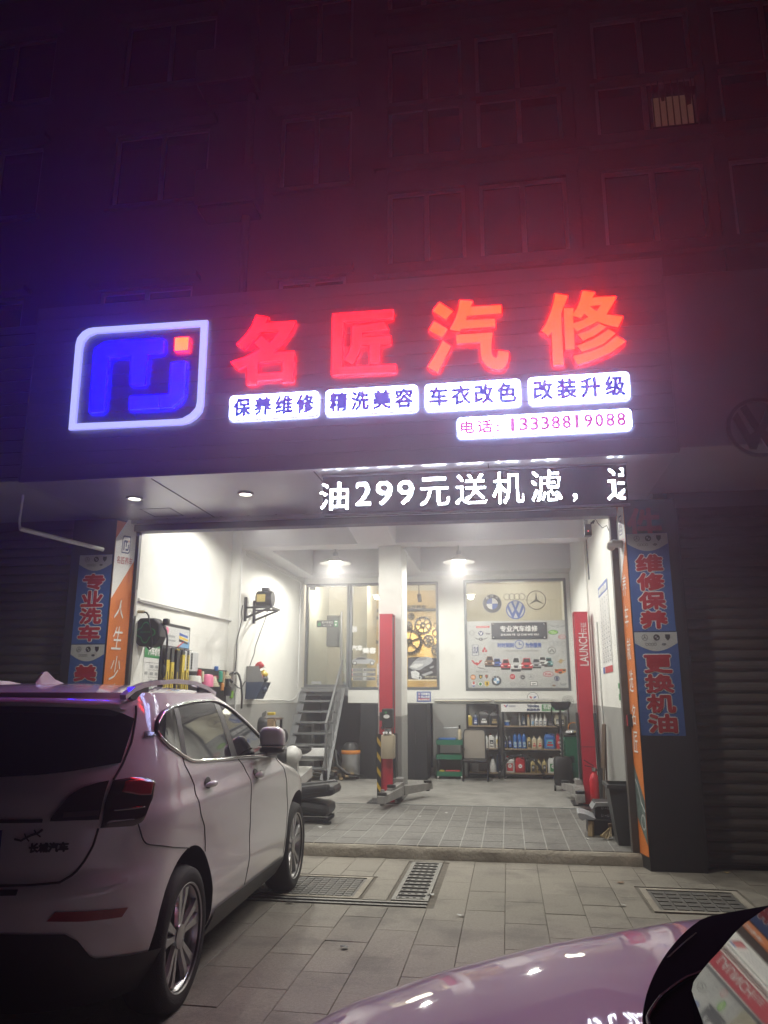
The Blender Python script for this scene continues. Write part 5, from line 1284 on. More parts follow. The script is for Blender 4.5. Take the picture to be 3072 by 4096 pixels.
# ---------------------------------------------------------------- folding mesh chair
def mesh_mat():
    m = bpy.data.materials.new('chair_mesh_fabric'); m.use_nodes = True; nt = m.node_tree; N = nt.nodes; b = N['Principled BSDF']
    b.inputs['Base Color'].default_value = (.42, .38, .33, 1); b.inputs['Roughness'].default_value = .8; b.inputs['Alpha'].default_value = .78
    return m
ch = thing('folding_chair', 'black framed chair with a pale mesh back before the narrow shelf', 'chair', (S8(420, 860, 14.78).x, 14.78, GZ))
yc = 14.78
c_ = lambda x, y, Y=yc: onY(r8(x, y), Y)
bk = [c_(x, y) for x, y in ((322, 470), (330, 456), (350, 452), (470, 454), (488, 462), (494, 480), (500, 690), (318, 690))]
mb = MB().add([q for q in bk] + [q + Vector((0, .02, 0)) for q in bk], [tuple(range(8)), tuple(range(15, 7, -1))] + [(i, i + 8, (i + 1) % 8 + 8, (i + 1) % 8) for i in range(8)])
mb.build('backrest', mesh_mat(), ch)
MB().tube([c_(320, 700), c_(318, 480), c_(330, 454), c_(352, 450), c_(470, 452), c_(490, 460), c_(498, 482), c_(504, 700)], .012, 8).build('back_frame', DARKG, ch, smooth=True)
s0, s1 = c_(318, 690), c_(526, 690)
MB().box(s0.x, s1.x, yc - .42, yc, s0.z - .03, s0.z).build('seat', BLACKP, ch, bevel=.01)
for x, y in ((s0.x + .01, yc - .40), (s1.x - .01, yc - .40), (s0.x + .01, yc - .01), (s1.x - .01, yc - .01)): MB().cyl((x, y, GZ), (x, y, s0.z + (.16 if y < yc - .2 else 0)), .012, n=8).build('leg', BLACK, ch, smooth=True)
for x in (s0.x + .01, s1.x - .01):
    MB().bar((x, yc - .40, s0.z + .17), (x, yc, s0.z + .17), .035, .025).build('armrest', BLACKP, ch); MB().cyl((x, yc - .40, GZ + .012), (x, yc - .01, GZ + .012), .012, n=8).build('runner', BLACK, ch)
for zz in (GZ + .035, GZ + .30): MB().cyl((s0.x, yc - .01, zz), (s1.x, yc - .01, zz), .010, n=8).build('stretcher', BLACK, ch)

# ================================================================== CAR LIFT
def lift(label, x0, x1, y0, y1, zt, side):
    """side: +1 carriage on the right face"""
    t = thing('car_lift_post', label, 'car lift', ((x0 + x1) / 2, (y0 + y1) / 2, GZ), group='red posts of the two-post car lift')
    m_ = MB().box(x0, x1, y0, y0 + .02, GZ, zt).box(x0, x0 + .02 if side > 0 else x0 + .02, y0 + .02, y1, GZ, zt) if side > 0 else MB().box(x0, x1, y0, y0 + .02, GZ, zt).box(x1 - .02, x1, y0 + .02, y1, GZ, zt)
    m_.box(x0, x1, y1, y1 + .02, GZ, zt); m_.build('column', REDM, t, bevel=.006)
    MB().box(x0 - .005, x1 + .005, y0 - .005, y1 + .025, zt, zt + .012).build('top_plate', REDM, t)
    xi = x1 - .035 if side > 0 else x0 + .035
    MB().box(xi - .02, xi + .02, y0 + .03, y1 - .01, GZ + .4, zt - .02).build('guide_rail', DARKG, t)
    MB().box(min(x0, x1) - .16, max(x0, x1) + .10, y0 - .10, y1 + .14, GZ, GZ + .018).build('base_plate', DARKG, t)
    m_ = MB().prism([(x0 - .03, GZ + .02), (x1 + .03, GZ + .02), (x1 + .002, GZ + .20), (x0 - .002, GZ + .20)], wallY(y0 - .004), 0, .006); m_.build('foot_gusset', REDM, t)
    for q in (x0 - .1, x1 + .06): MB().cyl((q, y0 - .06, GZ + .018), (q, y0 - .06, GZ + .05), .014, n=8).build('anchor_bolt', STEEL, t)
    return t
LF = lift('red lift post with a hydraulic motor and tank in front of the white pillar', -1.86, -1.665, 11.34, 11.60, 2.785, 1)
z5 = z3(1400, 2700, 1659 / 450 if False else 1475 / 400)
f5 = lambda x, y, Y: onY(z5(x, y), Y)
# hazard board at its left
hz0 = f5(402, 1840, 11.33); hz1 = f5(462, 870, 11.33)
hx0, hx1 = hz0.x, hz0.x + .055
MB().box(hx0, hx1, 11.30, 11.335, GZ + .02, hz1.z).build('guard_board', BLACKP, LF)
sb = MB(); k = 0; zz = GZ + .12
while zz + .20 < hz1.z:
    m_ = MB().flat([(hx0, zz + .10), (hx1, zz + .02), (hx1, zz + .095), (hx0, zz + .175)], wallY(11.298)); m_.build('hazard_stripe', INK('hazard', (.62, .40, .03)), LF); zz += .205
# hydraulic power unit
m0, m1 = f5(482, 780, 11.2), f5(638, 495, 11.2)
MB().box(m0.x, m1.x, 11.12, 11.335, m0.z, m1.z).build('motor_housing', BLACKP, LF, bevel=.015)
q0, q1 = f5(438, 672, 11.2), f5(484, 548, 11.2); MB().box(q0.x, q1.x, 11.16, 11.30, q0.z, q1.z).build('switch_box', DARKG, LF, bevel=.008)
c = f5(528, 555, 11.115); MB().cyl((c.x, 11.12, c.z), (c.x, 11.10, c.z), .016, n=12).build('green_button', INK('green', PAL['green']), LF)
c = f5(538, 612, 11.115); MB().flat(circle((c.x, c.z), .045, 20, .028), wallY(11.119)).build('rating_label', WHITE_P, LF)
MB().cyl(f5(560, 790, 11.22), f5(560, 865, 11.22), .05, n=14).build('pump_block', STEEL, LF, smooth=True)
for x in (505, 545, 600): c = f5(x, 850, 11.15); MB().cyl((c.x, 11.17, c.z), (c.x, 11.11, c.z), .018, n=10).build('hose_fitting', CHROME, LF)
k0, k1 = f5(458, 1230, 11.2), f5(664, 868, 11.2)
TANK = mat('oil_tank_translucent', (.42, .36, .26), .35, var=.18, scale=5, dirt=((.28, .22, .14), 3, .52, .6))
mb = MB(); rbody(mb, (k0.x + k1.x) / 2, 11.22, k0.z, k1.x - k0.x, .19, [(.90, 0), (1, .02), (1, k1.z - k0.z - .05), (.94, k1.z - k0.z - .02), (.55, k1.z - k0.z)]); mb.build('oil_tank', TANK, LF, smooth=True)
MB().tube([f5(462, 770, 11.15), f5(478, 800, 11.12), f5(500, 790, 11.12), f5(520, 745, 11.12)], .010, 6).build('hose', BLACKP, LF)
# carriage and arms (left post)
ARM = mat('lift_arm_grey', (.30, .29, .28), .5, .35, var=.25, scale=9, dirt=((.10, .09, .08), 5, .55, .7))
def arm(par, p0, p1, w0, w1, name='lift_arm'):
    mb = MB(); p0, p1 = Vector(p0), Vector(p1); d = (p1 - p0).normalized(); s_ = d.cross(Vector((0, 0, 1))).normalized()
    vs = []
    for q, w in ((p0, w0), (p1, w1)):
        for a_, b_ in ((-1, -.5), (1, -.5), (1, .5), (-1, .5)): vs.append(q + s_ * a_ * w * .5 + Vector((0, 0, b_ * w * .9)))
    mb.add(vs, [(0, 3, 2, 1), (4, 5, 6, 7), (0, 1, 5, 4), (1, 2, 6, 5), (2, 3, 7, 6), (3, 0, 4, 7)])
    o = mb.build(name, ARM, par, bevel=.008)
    q = p1 - d * .07; MB().cyl(q + Vector((0, 0, w1 * .45)), q + Vector((0, 0, w1 * .45 + .035)), .062, n=16).cyl(q + Vector((0, 0, -w1 * .7)), q + Vector((0, 0, w1 * .45)), .03, n=12).build('lift_pad', BLACKP, o, smooth=True)
    return o
MB().box(-1.665, -1.52, 11.36, 11.58, GZ + .10, GZ + .34).build('carriage', ARM, LF, bevel=.01)
MB().prism([(11.36, GZ + .34), (11.58, GZ + .34), (11.52, GZ + .95), (11.42, GZ + .95)], lambda u, v, d: Vector((d, u, v)), -1.655, -1.62).build('carriage_plate', DARKG, LF)
arm(LF, (-1.58, 11.40, GZ + .17), (-1.80 + .08, 10.62, GZ + .13), .15, .11); arm(LF, (-1.57, 11.52, GZ + .16), (-1.22, 12.25, GZ + .15), .14, .10)
arm(LF, (-1.55, 11.42, GZ + .25), (-1.66, 11.0, GZ + .20), .10, .08, 'arm_slider')
MB().cyl((-1.76, 11.02, GZ + .02), (-1.76, 11.02, GZ + .22), .03, n=12).build('pad_extension', STEEL, LF, smooth=True)
RT = lift('red lift post with white LAUNCH lettering near the right wall', 1.005, 1.20, 11.60, 11.86, 2.80, -1)
fr_ = lambda u, v, d=0: Vector((1.005 + .195 * (1 - 0) * 0 + u, 11.595 - d, v))
m_ = MB(); a, b = onY(r5(1088, 848), 11.595), onY(r5(1128, 652), 11.595)
rot = lambda u, v, d=0: Vector((b.x - (v) * (b.x - a.x), 11.597 - d, a.z + u * (b.z - a.z)))
text(m_, 'LAUNCH', 0, 1, 0, 1, rot, .002, 0); text(m_, 'LAUNCH', 0.004, 1.004, 0.02, 1.02, rot, .0023, 0); m_.build('maker_lettering', WHITE_P, RT)
a2, b2 = onY(r5(1092, 650), 11.595), onY(r5(1122, 588), 11.595)
rot2 = lambda u, v, d=0: Vector((b2.x - v * (b2.x - a2.x), 11.597 - d, a2.z + u * (b2.z - a2.z)))
m_ = MB(); text(m_, '元征', 0, 1, 0, 1, rot2, .002, 0); m_.build('maker_lettering', WHITE_P, RT)
MB().box(.90, 1.005, 11.63, 11.83, GZ + .10, GZ + .34).build('carriage', ARM, RT, bevel=.01)
MB().prism([(11.62, GZ + .34), (11.84, GZ + .34), (11.78, GZ + 1.25), (11.68, GZ + 1.25)], lambda u, v, d: Vector((d, u, v)), .962, .995).build('carriage_plate', DARKG, RT)
arm(RT, (.94, 11.66, GZ + .20), (.90, 10.95, GZ + .16), .15, .12); arm(RT, (.93, 11.8, GZ + .18), (.80, 12.5, GZ + .16), .13, .10)
MB().box(1.00, 1.21, 11.592, 11.596, GZ + .78, GZ + .786).build('panel_joint', DARKG, RT)

# ================================================================== RIGHT SIDE OF THE GARAGE
s6 = z3(2200, 2600, 1171 / 450)
g6 = lambda x, y, Y: onY(s6(x, y), Y)
cab = thing('tool_cabinet', 'green roller tool cabinet with many narrow drawers behind the red lift post', 'tool cabinet', (1.04, 14.0, GZ))
cx0, cx1, cy0, cy1 = .88, 1.235, 13.42, 14.35
ct = g6(230, 905, cy0).z
box(cx0 + .03, cx1, cy0, cy1, GZ + .17, ct).build('case', GRN, cab, bevel=.008)
nd = 9
for k in range(nd):
    z0_ = GZ + .20 + (ct - GZ - .24) * k / nd; z1_ = GZ + .20 + (ct - GZ - .24) * (k + 1) / nd - .008
    d_ = box(cx0 + .006, cx0 + .028, cy0 + .02, cy1 - .02, z0_, z1_).build('drawer', GRN, cab)
    box(cx0 - .014, cx0 + .005, cy0 + .02, cy1 - .02, z1_ - .026, z1_ - .008).build('drawer_pull', STEEL, d_)
box(cx0 + .01, cx1 + .01, cy0 - .01, cy1 + .01, ct, ct + .025).build('top_tray', BLACKP, cab)
sl0, sl1 = g6(218, 1172, cy0), g6(252, 1102, cy0); box(sl0.x, sl1.x, cy0 - .004, cy0 - .0005, sl0.z, sl1.z).build('lock_slot', BLACKP, cab)
for x in (cx0 + .06, cx1 - .05):
    for y in (cy0 + .07, cy1 - .08):
        w_ = MB().cyl((x - .02, y, GZ + .065), (x + .02, y, GZ + .065), .065, n=16).build('castor', BLACKP, cab, smooth=True); box(x - .03, x + .03, y - .02, y + .02, GZ + .13, GZ + .168).build('castor_fork', STEEL, w_)
box(cx0 + .1, cx1 - .1, cy0 - .02, cy0 + .03, GZ + .06, GZ + .10).build('kick_rail', STEEL, cab)
# bits on the cabinet
solo('foil_ball', MB().ell((1.02, 13.6, ct + .065), .10, .09, .045, 9, 6), mat('crumpled_foil', (.6, .6, .6), .25, .9, bump=1.0, bscale=18), 'crumpled foil on top of the green tool cabinet', 'foil')
solo('yellow_tool', MB().bar((1.13, 13.52, ct + .10), (1.20, 13.55, ct + .06), .07, .09), plast('yel'), 'yellow and black tool on top of the green tool cabinet', 'tool', bevel=.012)
solo('cable_coil', MB().tube([(1.08 + .09 * math.cos(t * .5), 13.75, ct + .13 + .09 * math.sin(t * .5)) for t in range(14)], .010, 6), plast('ora'), 'coil of orange brown cable standing on the tool cabinet', 'cable')
# oil drainer on a pole
od = thing('oil_drainer', 'oil drainer with a black tray on a pole by the tool cabinet', 'oil drainer', (g6(105, 900, 13.3).x, 13.3, GZ))
dx = g6(105, 600, 13.3).x; t0, t1 = g6(0, 585, 13.3), g6(215, 535, 13.3)
t0.x = dx - .155
mb = MB(); rbody(mb, (t0.x + t1.x) / 2, 13.3, t0.z, t1.x - t0.x, .34, [(.55, -.06), (.9, 0), (1, .05), (1.03, .07)]); mb.build('tray', BLACKP, od, smooth=True)
MB().cyl((dx, 13.3, GZ + .5), (dx, 13.3, t0.z - .05), .018, n=10).build('pole', DARKG, od, smooth=True)
MB().tube([(dx - .14, 13.3, t0.z - .02), (dx - .14, 13.3, t0.z - .22), (dx - .10, 13.3, t0.z - .30), (dx, 13.3, t0.z - .34)], .014, 8).build('drain_hose', BLACKP, od, smooth=True)
mb = MB(); rbody(mb, dx, 13.35, GZ + .08, .30, .26, [(.9, 0), (1, .03), (1, .38), (.8, .44)]); mb.build('tank', BLACKP, od, smooth=True)
for s_ in (-1, 1): MB().cyl((dx + s_ * .13, 13.22, GZ + .05), (dx + s_ * .16, 13.22, GZ + .05), .05, n=14).build('wheel', BLACKP, od, smooth=True)
# fan-shaped tyre inflator rack behind
fx = g6(186, 525, 14.6); fg = thing('desk_fan', 'round black fan standing behind the oil drainer', 'fan', (fx.x, 14.6, GZ))
m_ = MB()
for r_ in (.04, .075, .105): ring(m_, (fx.x, fx.z - .02), r_ - .005, r_, wallY(14.6), .01, 20, 0.0)
for k in range(12): a_ = 2 * math.pi * k / 12; m_.bar((fx.x, 14.595, fx.z - .02), (fx.x + .1 * math.cos(a_), 14.595, fx.z - .02 + .1 * math.sin(a_)), .004, .004, (0, 1, 0))
m_.build('guard', BLACK, fg); MB().cyl((fx.x, 14.62, fx.z - .13), (fx.x, 14.62, GZ), .015, n=8).cyl((fx.x, 14.62, GZ), (fx.x, 14.62, GZ + .03), .12, n=16).build('stand', BLACK, fg)
# fire extinguisher
ex = g6(470, 1560, 12.0); exx = min(ex.x, 1.19)
fe = thing('fire_extinguisher', 'red fire extinguisher on the floor at the foot of the right lift post', 'fire extinguisher', (exx, 11.45, GZ))
ey = 11.42; exx = g6(470, 1500, ey).x
MB().lathe([(.06, .0), (.068, .02), (.068, .36), (.05, .42), (.024, .45), (.024, .47)], (exx, ey, GZ), 18).build('cylinder', mat('extinguisher_red', (.55, .02, .03), .25, var=.04), fe, smooth=True)
MB().cyl((exx, ey, GZ + .47), (exx, ey, GZ + .52), .028, n=12).build('valve', CHROME, fe, smooth=True)
MB().bar((exx, ey, GZ + .54), (exx - .13, ey - .02, GZ + .62), .02, .012).bar((exx, ey, GZ + .52), (exx - .12, ey - .02, GZ + .545), .02, .012).build('lever', BLACKP, fe)
MB().tube([(exx + .03, ey, GZ + .50), (exx + .09, ey - .02, GZ + .44), (exx + .085, ey - .03, GZ + .25), (exx + .06, ey - .06, GZ + .12)], .012, 7).build('hose', BLACKP, fe, smooth=True)
# poles leaning at the wall
def pole(label, cat, p0, p1, r, m, nm='pole'): return solo(nm, MB().cyl(p0, p1, r, n=10), m, label, cat, smooth=True)
WOODD = mat('dark_wood', (.10, .06, .035), .6, var=.25, scale=10, stretch=(6, 6, 1))
p0, p1 = g6(540, 1545, 10.4), g6(465, 660, 10.6)
pole('tall black pole leaning beside the right lift post', 'pole', (p0.x, 10.4, GZ), (p1.x, 10.6, p1.z), .022, BLACKP)
p0, p1 = g6(525, 1500, 10.2), g6(562, 775, 10.5)
solo('wooden_lever', MB().bar((p0.x, 10.2, GZ + .02), (p1.x, 10.5, p1.z), .05, .04), WOODD, 'dark wooden lever leaning at the right wall', 'lever', bevel=.006)
p0, p1 = g6(585, 1520, 10.3), g6(575, 800, 10.5)
pole('thin dark broom handle by the right wall', 'handle', (p0.x, 10.3, GZ), (p1.x, 10.5, p1.z), .011, WOODD, 'broom_pole')
p0, p1 = g6(525, 1520, 10.0), g6(530, 1225, 10.0)
pole('short grey pipe standing by the wooden lever', 'pipe', (p0.x, 10.0, GZ), (p1.x, 10.0, p1.z), .02, DARKG, 'pipe')
# battery boxes, dustpan, broom
b0, b1 = g6(430, 1900, 9.25), g6(645, 1745, 9.25)
bt = thing('battery_box', 'lower black battery box of the pile by the bin', 'box', (.99, 9.3, GZ)); box(b0.x - .03, 1.10, 9.20, 9.50, GZ, b1.z - .01).build('case', BLACKP, bt, bevel=.012)
c0, c1 = g6(465, 1745, 9.30), g6(625, 1575, 9.30)
bt2 = thing('battery_box', 'upper black box with white handling marks on the pile by the bin', 'box', (1.0, 9.35, b1.z))
box(c0.x, 1.13, 9.24, 9.52, b1.z - .006, c1.z).build('case', BLACKP, bt2, bevel=.014)
I = Ink(wallY(9.239))
for yy in (1645, 1722):
    for k, xx in enumerate((535, 570, 597)):
        q0, q1 = g6(xx, yy + 12, 9.239), g6(xx + 18, yy - 12, 9.239)
        if k == 1: I.rect('pale', q0.x, q1.x, q0.z + .008, q0.z + .012)
        else: I.rect('pale', q0.x, q0.x + .003, q0.z, q1.z); I.rect('pale', q1.x - .003, q1.x, q0.z, q1.z); I.rect('pale', q0.x, q1.x, q0.z, q0.z + .003)
I.build(bt2, 'handling_mark')
d0 = g6(440, 1625, 9.35); tp = MB().prism([(g6(425, 1640, 9.3).x, g6(425, 1640, 9.3).z), (g6(465, 1575, 9.3).x, g6(465, 1575, 9.3).z), (1.12, g6(465, 1572, 9.3).z), (1.14, g6(600, 1612, 9.3).z), (g6(485, 1612, 9.3).x, g6(485, 1612, 9.3).z)], wallY(9.28), -.22, .10)
solo('metal_tray', tp, STEEL, 'folded grey metal cover on top of the black boxes', 'cover')
e = [g6(x, y, 9.12) for x, y in ((285, 1700), (300, 1690), (370, 1705), (470, 1752), (455, 1765), (370, 1755), (330, 1770), (298, 1745))]
mb = MB().add([(q.x, 9.08, q.z) for q in e] + [(q.x + .01, 9.34, q.z + .02) for q in e], [tuple(range(8)), tuple(range(15, 7, -1))] + [(i, i + 8, (i + 1) % 8 + 8, (i + 1) % 8) for i in range(8)])
solo('dustpan', mb, INK('pan', (.33, .34, .36), .4), 'grey dustpan lying across the black boxes', 'dustpan')
q0, q1 = g6(428, 1905, 9.1), g6(430, 1790, 9.1)
solo('wood_block', MB().bar((q0.x, 9.12, GZ), (q1.x, 9.14, q1.z), .05, .06), INK('wood0', (.34, .25, .14)), 'light wooden block standing in front of the black boxes', 'block')
bro = thing('broom', 'straw broom head on the floor between the boxes and the bin', 'broom', (g6(600, 1940, 8.95).x, 8.95, GZ))
br = MB(); apex = g6(640, 1835, 9.0)
for k in range(46):
    a_ = RND.uniform(0, 1); q = g6(515 + 135 * a_, 1935 + 25 * math.sin(a_ * 3.1) + RND.uniform(-6, 6), 8.93); br.bar((apex.x + RND.uniform(-.012, .012), 9.0 + RND.uniform(-.02, .02), apex.z), (q.x, 8.93 + RND.uniform(-.04, .04), max(GZ + .004, q.z)), .004, .004)
br.build('bristles', INK('straw', (.34, .25, .12)), bro)['kind'] = 'stuff'
MB().bar((apex.x - .03, 9.0, apex.z), (apex.x + .03, 9.0, apex.z + .01), .05, .05).build('head', WOODD, bro)
# bin
BINM = mat('bin_grey_plastic', (.045, .050, .050), .45, var=.1, scale=4)
bn = thing('waste_bin', 'tall dark grey waste bin just inside the right door jamb', 'waste bin', (1.11, 8.78, GZ))
tz = g6(600, 1395, 8.62).z; tx = g6(582, 1400, 8.62).x
bx = g6(712, 2030, 8.66).x
mb = MB(); n_ = 4
def binring(x0, x1, y0, y1, z): return [(x0, y0, z), (x1, y0, z), (x1, y1, z), (x0, y1, z)]
R0, R1 = binring(bx, 1.225, 8.62, 8.90, GZ + .002), binring(tx + .02, 1.245, 8.56, 8.95, tz - .03)
I0, I1 = binring(bx + .01, 1.215, 8.63, 8.89, GZ + .02), binring(tx + .03, 1.235, 8.57, 8.94, tz - .03)
mb.add(R0 + R1 + I0 + I1, [(3, 2, 1, 0), (8, 9, 10, 11)] + [(i, (i + 1) % 4, (i + 1) % 4 + 4, i + 4) for i in range(4)] + [(i + 8, i + 12, (i + 1) % 4 + 12, (i + 1) % 4 + 8) for i in range(4)])
mb.build('body', BINM, bn, recalc=False)
rm = MB(); A0, A1 = binring(tx, 1.262, 8.54, 8.97, tz - .035), binring(tx, 1.262, 8.54, 8.97, tz); C0, C1 = binring(tx + .03, 1.235, 8.57, 8.94, tz - .035), binring(tx + .03, 1.235, 8.57, 8.94, tz)
rm.add(A0 + A1 + C0 + C1, [(i, (i + 1) % 4, (i + 1) % 4 + 4, i + 4) for i in range(4)] + [(i + 4, (i + 1) % 4 + 4, (i + 1) % 4 + 12, i + 12) for i in range(4)] + [(i + 8, i, i + 4, i + 12) if False else (i + 8, i + 12, (i + 1) % 4 + 12, (i + 1) % 4 + 8) for i in range(4)] + [(i, i + 8, (i + 1) % 4 + 8, (i + 1) % 4) for i in range(4)])
rm.build('rim', BINM, bn)
# price poster on the right wall
r6 = z3(2200, 2000, 1286 / 872)
xw = XR - .002
a, b, c, d_ = onX(r6(285, 522), xw), onX(r6(370, 425), xw), onX(r6(405, 985), xw), onX(r6(318, 1025), xw)
y1_, y0_ = (a.y + d_.y) / 2, (a.y + d_.y) / 2 - .95
pzt, pzb = a.z, d_.z
po = thing('wall_poster', 'white price list poster with a blue head on the right wall', 'poster', (xw, (y0_ + y1_) / 2, pzb))
fx_ = lambda u, v, d=0: Vector((xw - .004 - d, u, v))
MB().prism([(y0_, pzb), (y1_, pzb), (y1_, pzt), (y0_, pzt)], lambda u, v, d: Vector((xw - d, u, v)), 0, .003).build('sheet', WHITE_P, po)
I = Ink(fx_); hP = pzt - pzb; wP = y1_ - y0_
I.rect('blue', y0_, y1_, pzt - hP * .12, pzt, 0)
flip = Ink(lambda u, v, d=0: Vector((xw - .004 - d, y0_ + y1_ - u, v)))
flip.text('white', '车辆保养项目及里程表', y0_ + wP * .06, y1_ - wP * .06, pzt - hP * .10, pzt - hP * .03, 1, .004); flip.build(po)
I.rect('red', y0_, y1_ - wP * .25, pzb, pzb + hP * .07, 0); I.rect('blue', y1_ - wP * .2, y1_, pzb, pzb + hP * .07, 0)
for r_ in range(15):
    zr = pzt - hP * (.15 + .05 * r_); I.rect('grey', y0_ + .02, y1_ - .02, zr, zr + .003, 0)
    for c_ in range(4): yy = y0_ + wP * (.06 + .24 * c_); I.rect('silver', yy, yy + wP * RND.uniform(.08, .15), zr - hP * .032, zr - hP * .014, 0)
for c_ in range(5): yy = y0_ + .02 + (wP - .04) * c_ / 4; I.rect('grey', yy, yy + .003, pzb + hP * .12, pzt - hP * .14, 1)
I.build(po)
q = onX(r6(410, 1128), XR - .002); t = thing('green_notice', 'small green notice on the right wall near the jamb', 'notice', (XR - .002, q.y, q.z))
MB().box(XR - .004, XR - .0005, q.y - .03, q.y + .07, q.z - .10, q.z + .09).build('sheet', INK('green', PAL['green']), t); MB().box(XR - .0055, XR - .0042, q.y - .02, q.y + .06, q.z - .03, q.z + .03).build('print', WHITE_P, t)
# cable duct down the right wall, speaker, wires, pipe stub, jamb box
cd = MB().tube([onX(r6(212, 200), XR - .015), onX(r6(220, 330), XR - .015), onX(r6(226, 400), XR - .015), onX(r6(230, 470), XR - .015)], .009, 6)
solo('cable_run', cd, DARKG, 'frayed cable hanging down the right wall under the speaker', 'cable')
v0 = onX(r6(275, 720), XR - .012); solo('conduit', MB().cyl((XR - .012, v0.y, GZ), (XR - .012, v0.y, v0.z), .012, n=8), PIPE_W, 'white conduit running down the right wall behind the poles', 'conduit', smooth=True)
sp0, sp1 = onY(r6(203, 215), 8.75), onY(r6(241, 146), 8.75)
spk = thing('speaker', 'small dark speaker box hanging under the lintel at the right', 'speaker', ((sp0.x + sp1.x) / 2, 8.75, sp0.z))
box(sp0.x, sp1.x, 8.70, 8.80, sp0.z, sp1.z).build('case', BLACKP, spk, bevel=.008); MB().cyl(((sp0.x + sp1.x) / 2 - .03, 8.75, sp1.z), ((sp0.x + sp1.x) / 2 - .03, 8.75, 3.6), .008, n=6).build('bracket', DARKG, spk)
MB().ell(((sp0.x + sp1.x) / 2, 8.696, sp0.z + .05), .006, .004, .006, 8, 6).build('red_led', lit('tiny_red_led', (1, .05, .04), 3.0), spk)
solo('loose_wire', MB().tube([onY(r6(*q), 8.7) for q in ((255, 140), (268, 112), (285, 140), (310, 165), (335, 150), (345, 175), (352, 190))], .005, 5).tube([onY(r6(*q), 8.7) for q in ((240, 140), (252, 128), (262, 122))], .012, 5), BLACKP, 'loose black wires at the top right corner of the door', 'wire')
pj = [onY(r6(*q), 8.18) for q in ((345, 270), (360, 262), (400, 275))]
solo('pipe_elbow', MB().tube([(1.135, 8.22, pj[1].z), (1.16, 8.18, pj[1].z + .01), (1.245, 8.16, pj[1].z - .005)], .042, 12).ell((1.135, 8.22, pj[1].z - .01), .05, .05, .05, 12, 8), PIPE_W, 'white pipe elbow on the right door jamb', 'pipe', smooth=True)
q = onY(r6(468, 1300), 8.27); jb = thing('jamb_box', 'small black box on the right door jamb', 'box', (q.x, 8.27, q.z)); box(1.185, 1.235, 8.24, 8.30, q.z - .06, q.z + .06).build('case', BLACKP, jb, bevel=.006); box(1.18, 1.1845, 8.245, 8.295, q.z - .055, q.z + .05).build('pink_edge', plast('red'), jb)

# ================================================================== LEFT WALL
h7 = z3(500, 2400, 1659 / 600)
XA = -4.25
xw7 = lambda x, y, X=XA + .004: onX(h7(x, y), X)
# hose reel
hy = 8.42
rc = onY(h7(235, 355), hy); rr = .5 * (onY(h7(392, 355), hy).x - onY(h7(95, 355), hy).x)
hr = thing('hose_reel', 'black hose reel case with a green outline on the left wall', 'hose reel', (rc.x, hy, rc.z))
fy = wallY(hy)
octg = [(rc.x + rr * px, rc.z + rr * py) for px, py in ((-.55, 1), (.5, .98), (.95, .62), (1.0, -.3), (.75, -.85), (.35, -1.02), (-.5, -.98), (-.95, -.55), (-1.0, .5))]
MB().prism(octg, lambda u, v, d: fy(u, v, -d), 0, .20).build('case', BLACKP, hr, bevel=.02)
MB().box(rc.x + rr * .9, rc.x + rr * 1.32, hy + .08, hy + .16, rc.z + rr * .55, rc.z + rr * 1.0).build('hose_outlet', BLACKP, hr, bevel=.02)
GL_ = INK('reel_green', (.02, .28, .08))
def qf(k, s_): t = 2 * math.pi * k / 48; r_ = rr * s_ * (.62 + .13 * math.cos(4 * t)); return (rc.x - rr * .05 + r_ * math.cos(t), rc.z - rr * .03 + r_ * math.sin(t))
m_ = MB(); o1 = [qf(k, 1) for k in range(48)]; o2 = [qf(k, .9) for k in range(48)]
m_.add([fy(*q, .004) for q in o1] + [fy(*q, .004) for q in o2], [(k, (k + 1) % 48, 48 + (k + 1) % 48, 48 + k) for k in range(48)]); m_.build('green_outline', GL_, hr)
m_ = MB(); text(m_, 'HOSE', rc.x - rr * .4, rc.x + rr * .35, rc.z - rr * .06, rc.z + rr * .06, fy, .004); m_.build('lettering', GL_, hr)
MB().tube([onY(h7(*q), hy - .01) for q in ((140, 128), (200, 130), (240, 140), (262, 175), (268, 240), (285, 330), (300, 460), (290, 530), (270, 548), (250, 520), (245, 500))], .010, 7).build('inlet_hose', BLACKP, hr, smooth=True)
MB().tube([onY(h7(*q), hy + .08) for q in ((430, 295), (455, 340), (468, 420), (465, 520), (455, 640), (440, 760))], .012, 7).build('air_hose', BLACKP, hr, smooth=True)
MB().lathe([(.014, 0), (.030, .05), (.030, .12), (.012, .15)], onY(h7(420, 860), hy + .08), 10).build('hose_gun', BLACKP, hr, smooth=True)
MB().cyl(onY(h7(110, 128), hy - .01), onY(h7(215, 132), hy - .01), .018, n=10).build('brass_fitting', INK('brass', (.40, .32, .18)), hr)
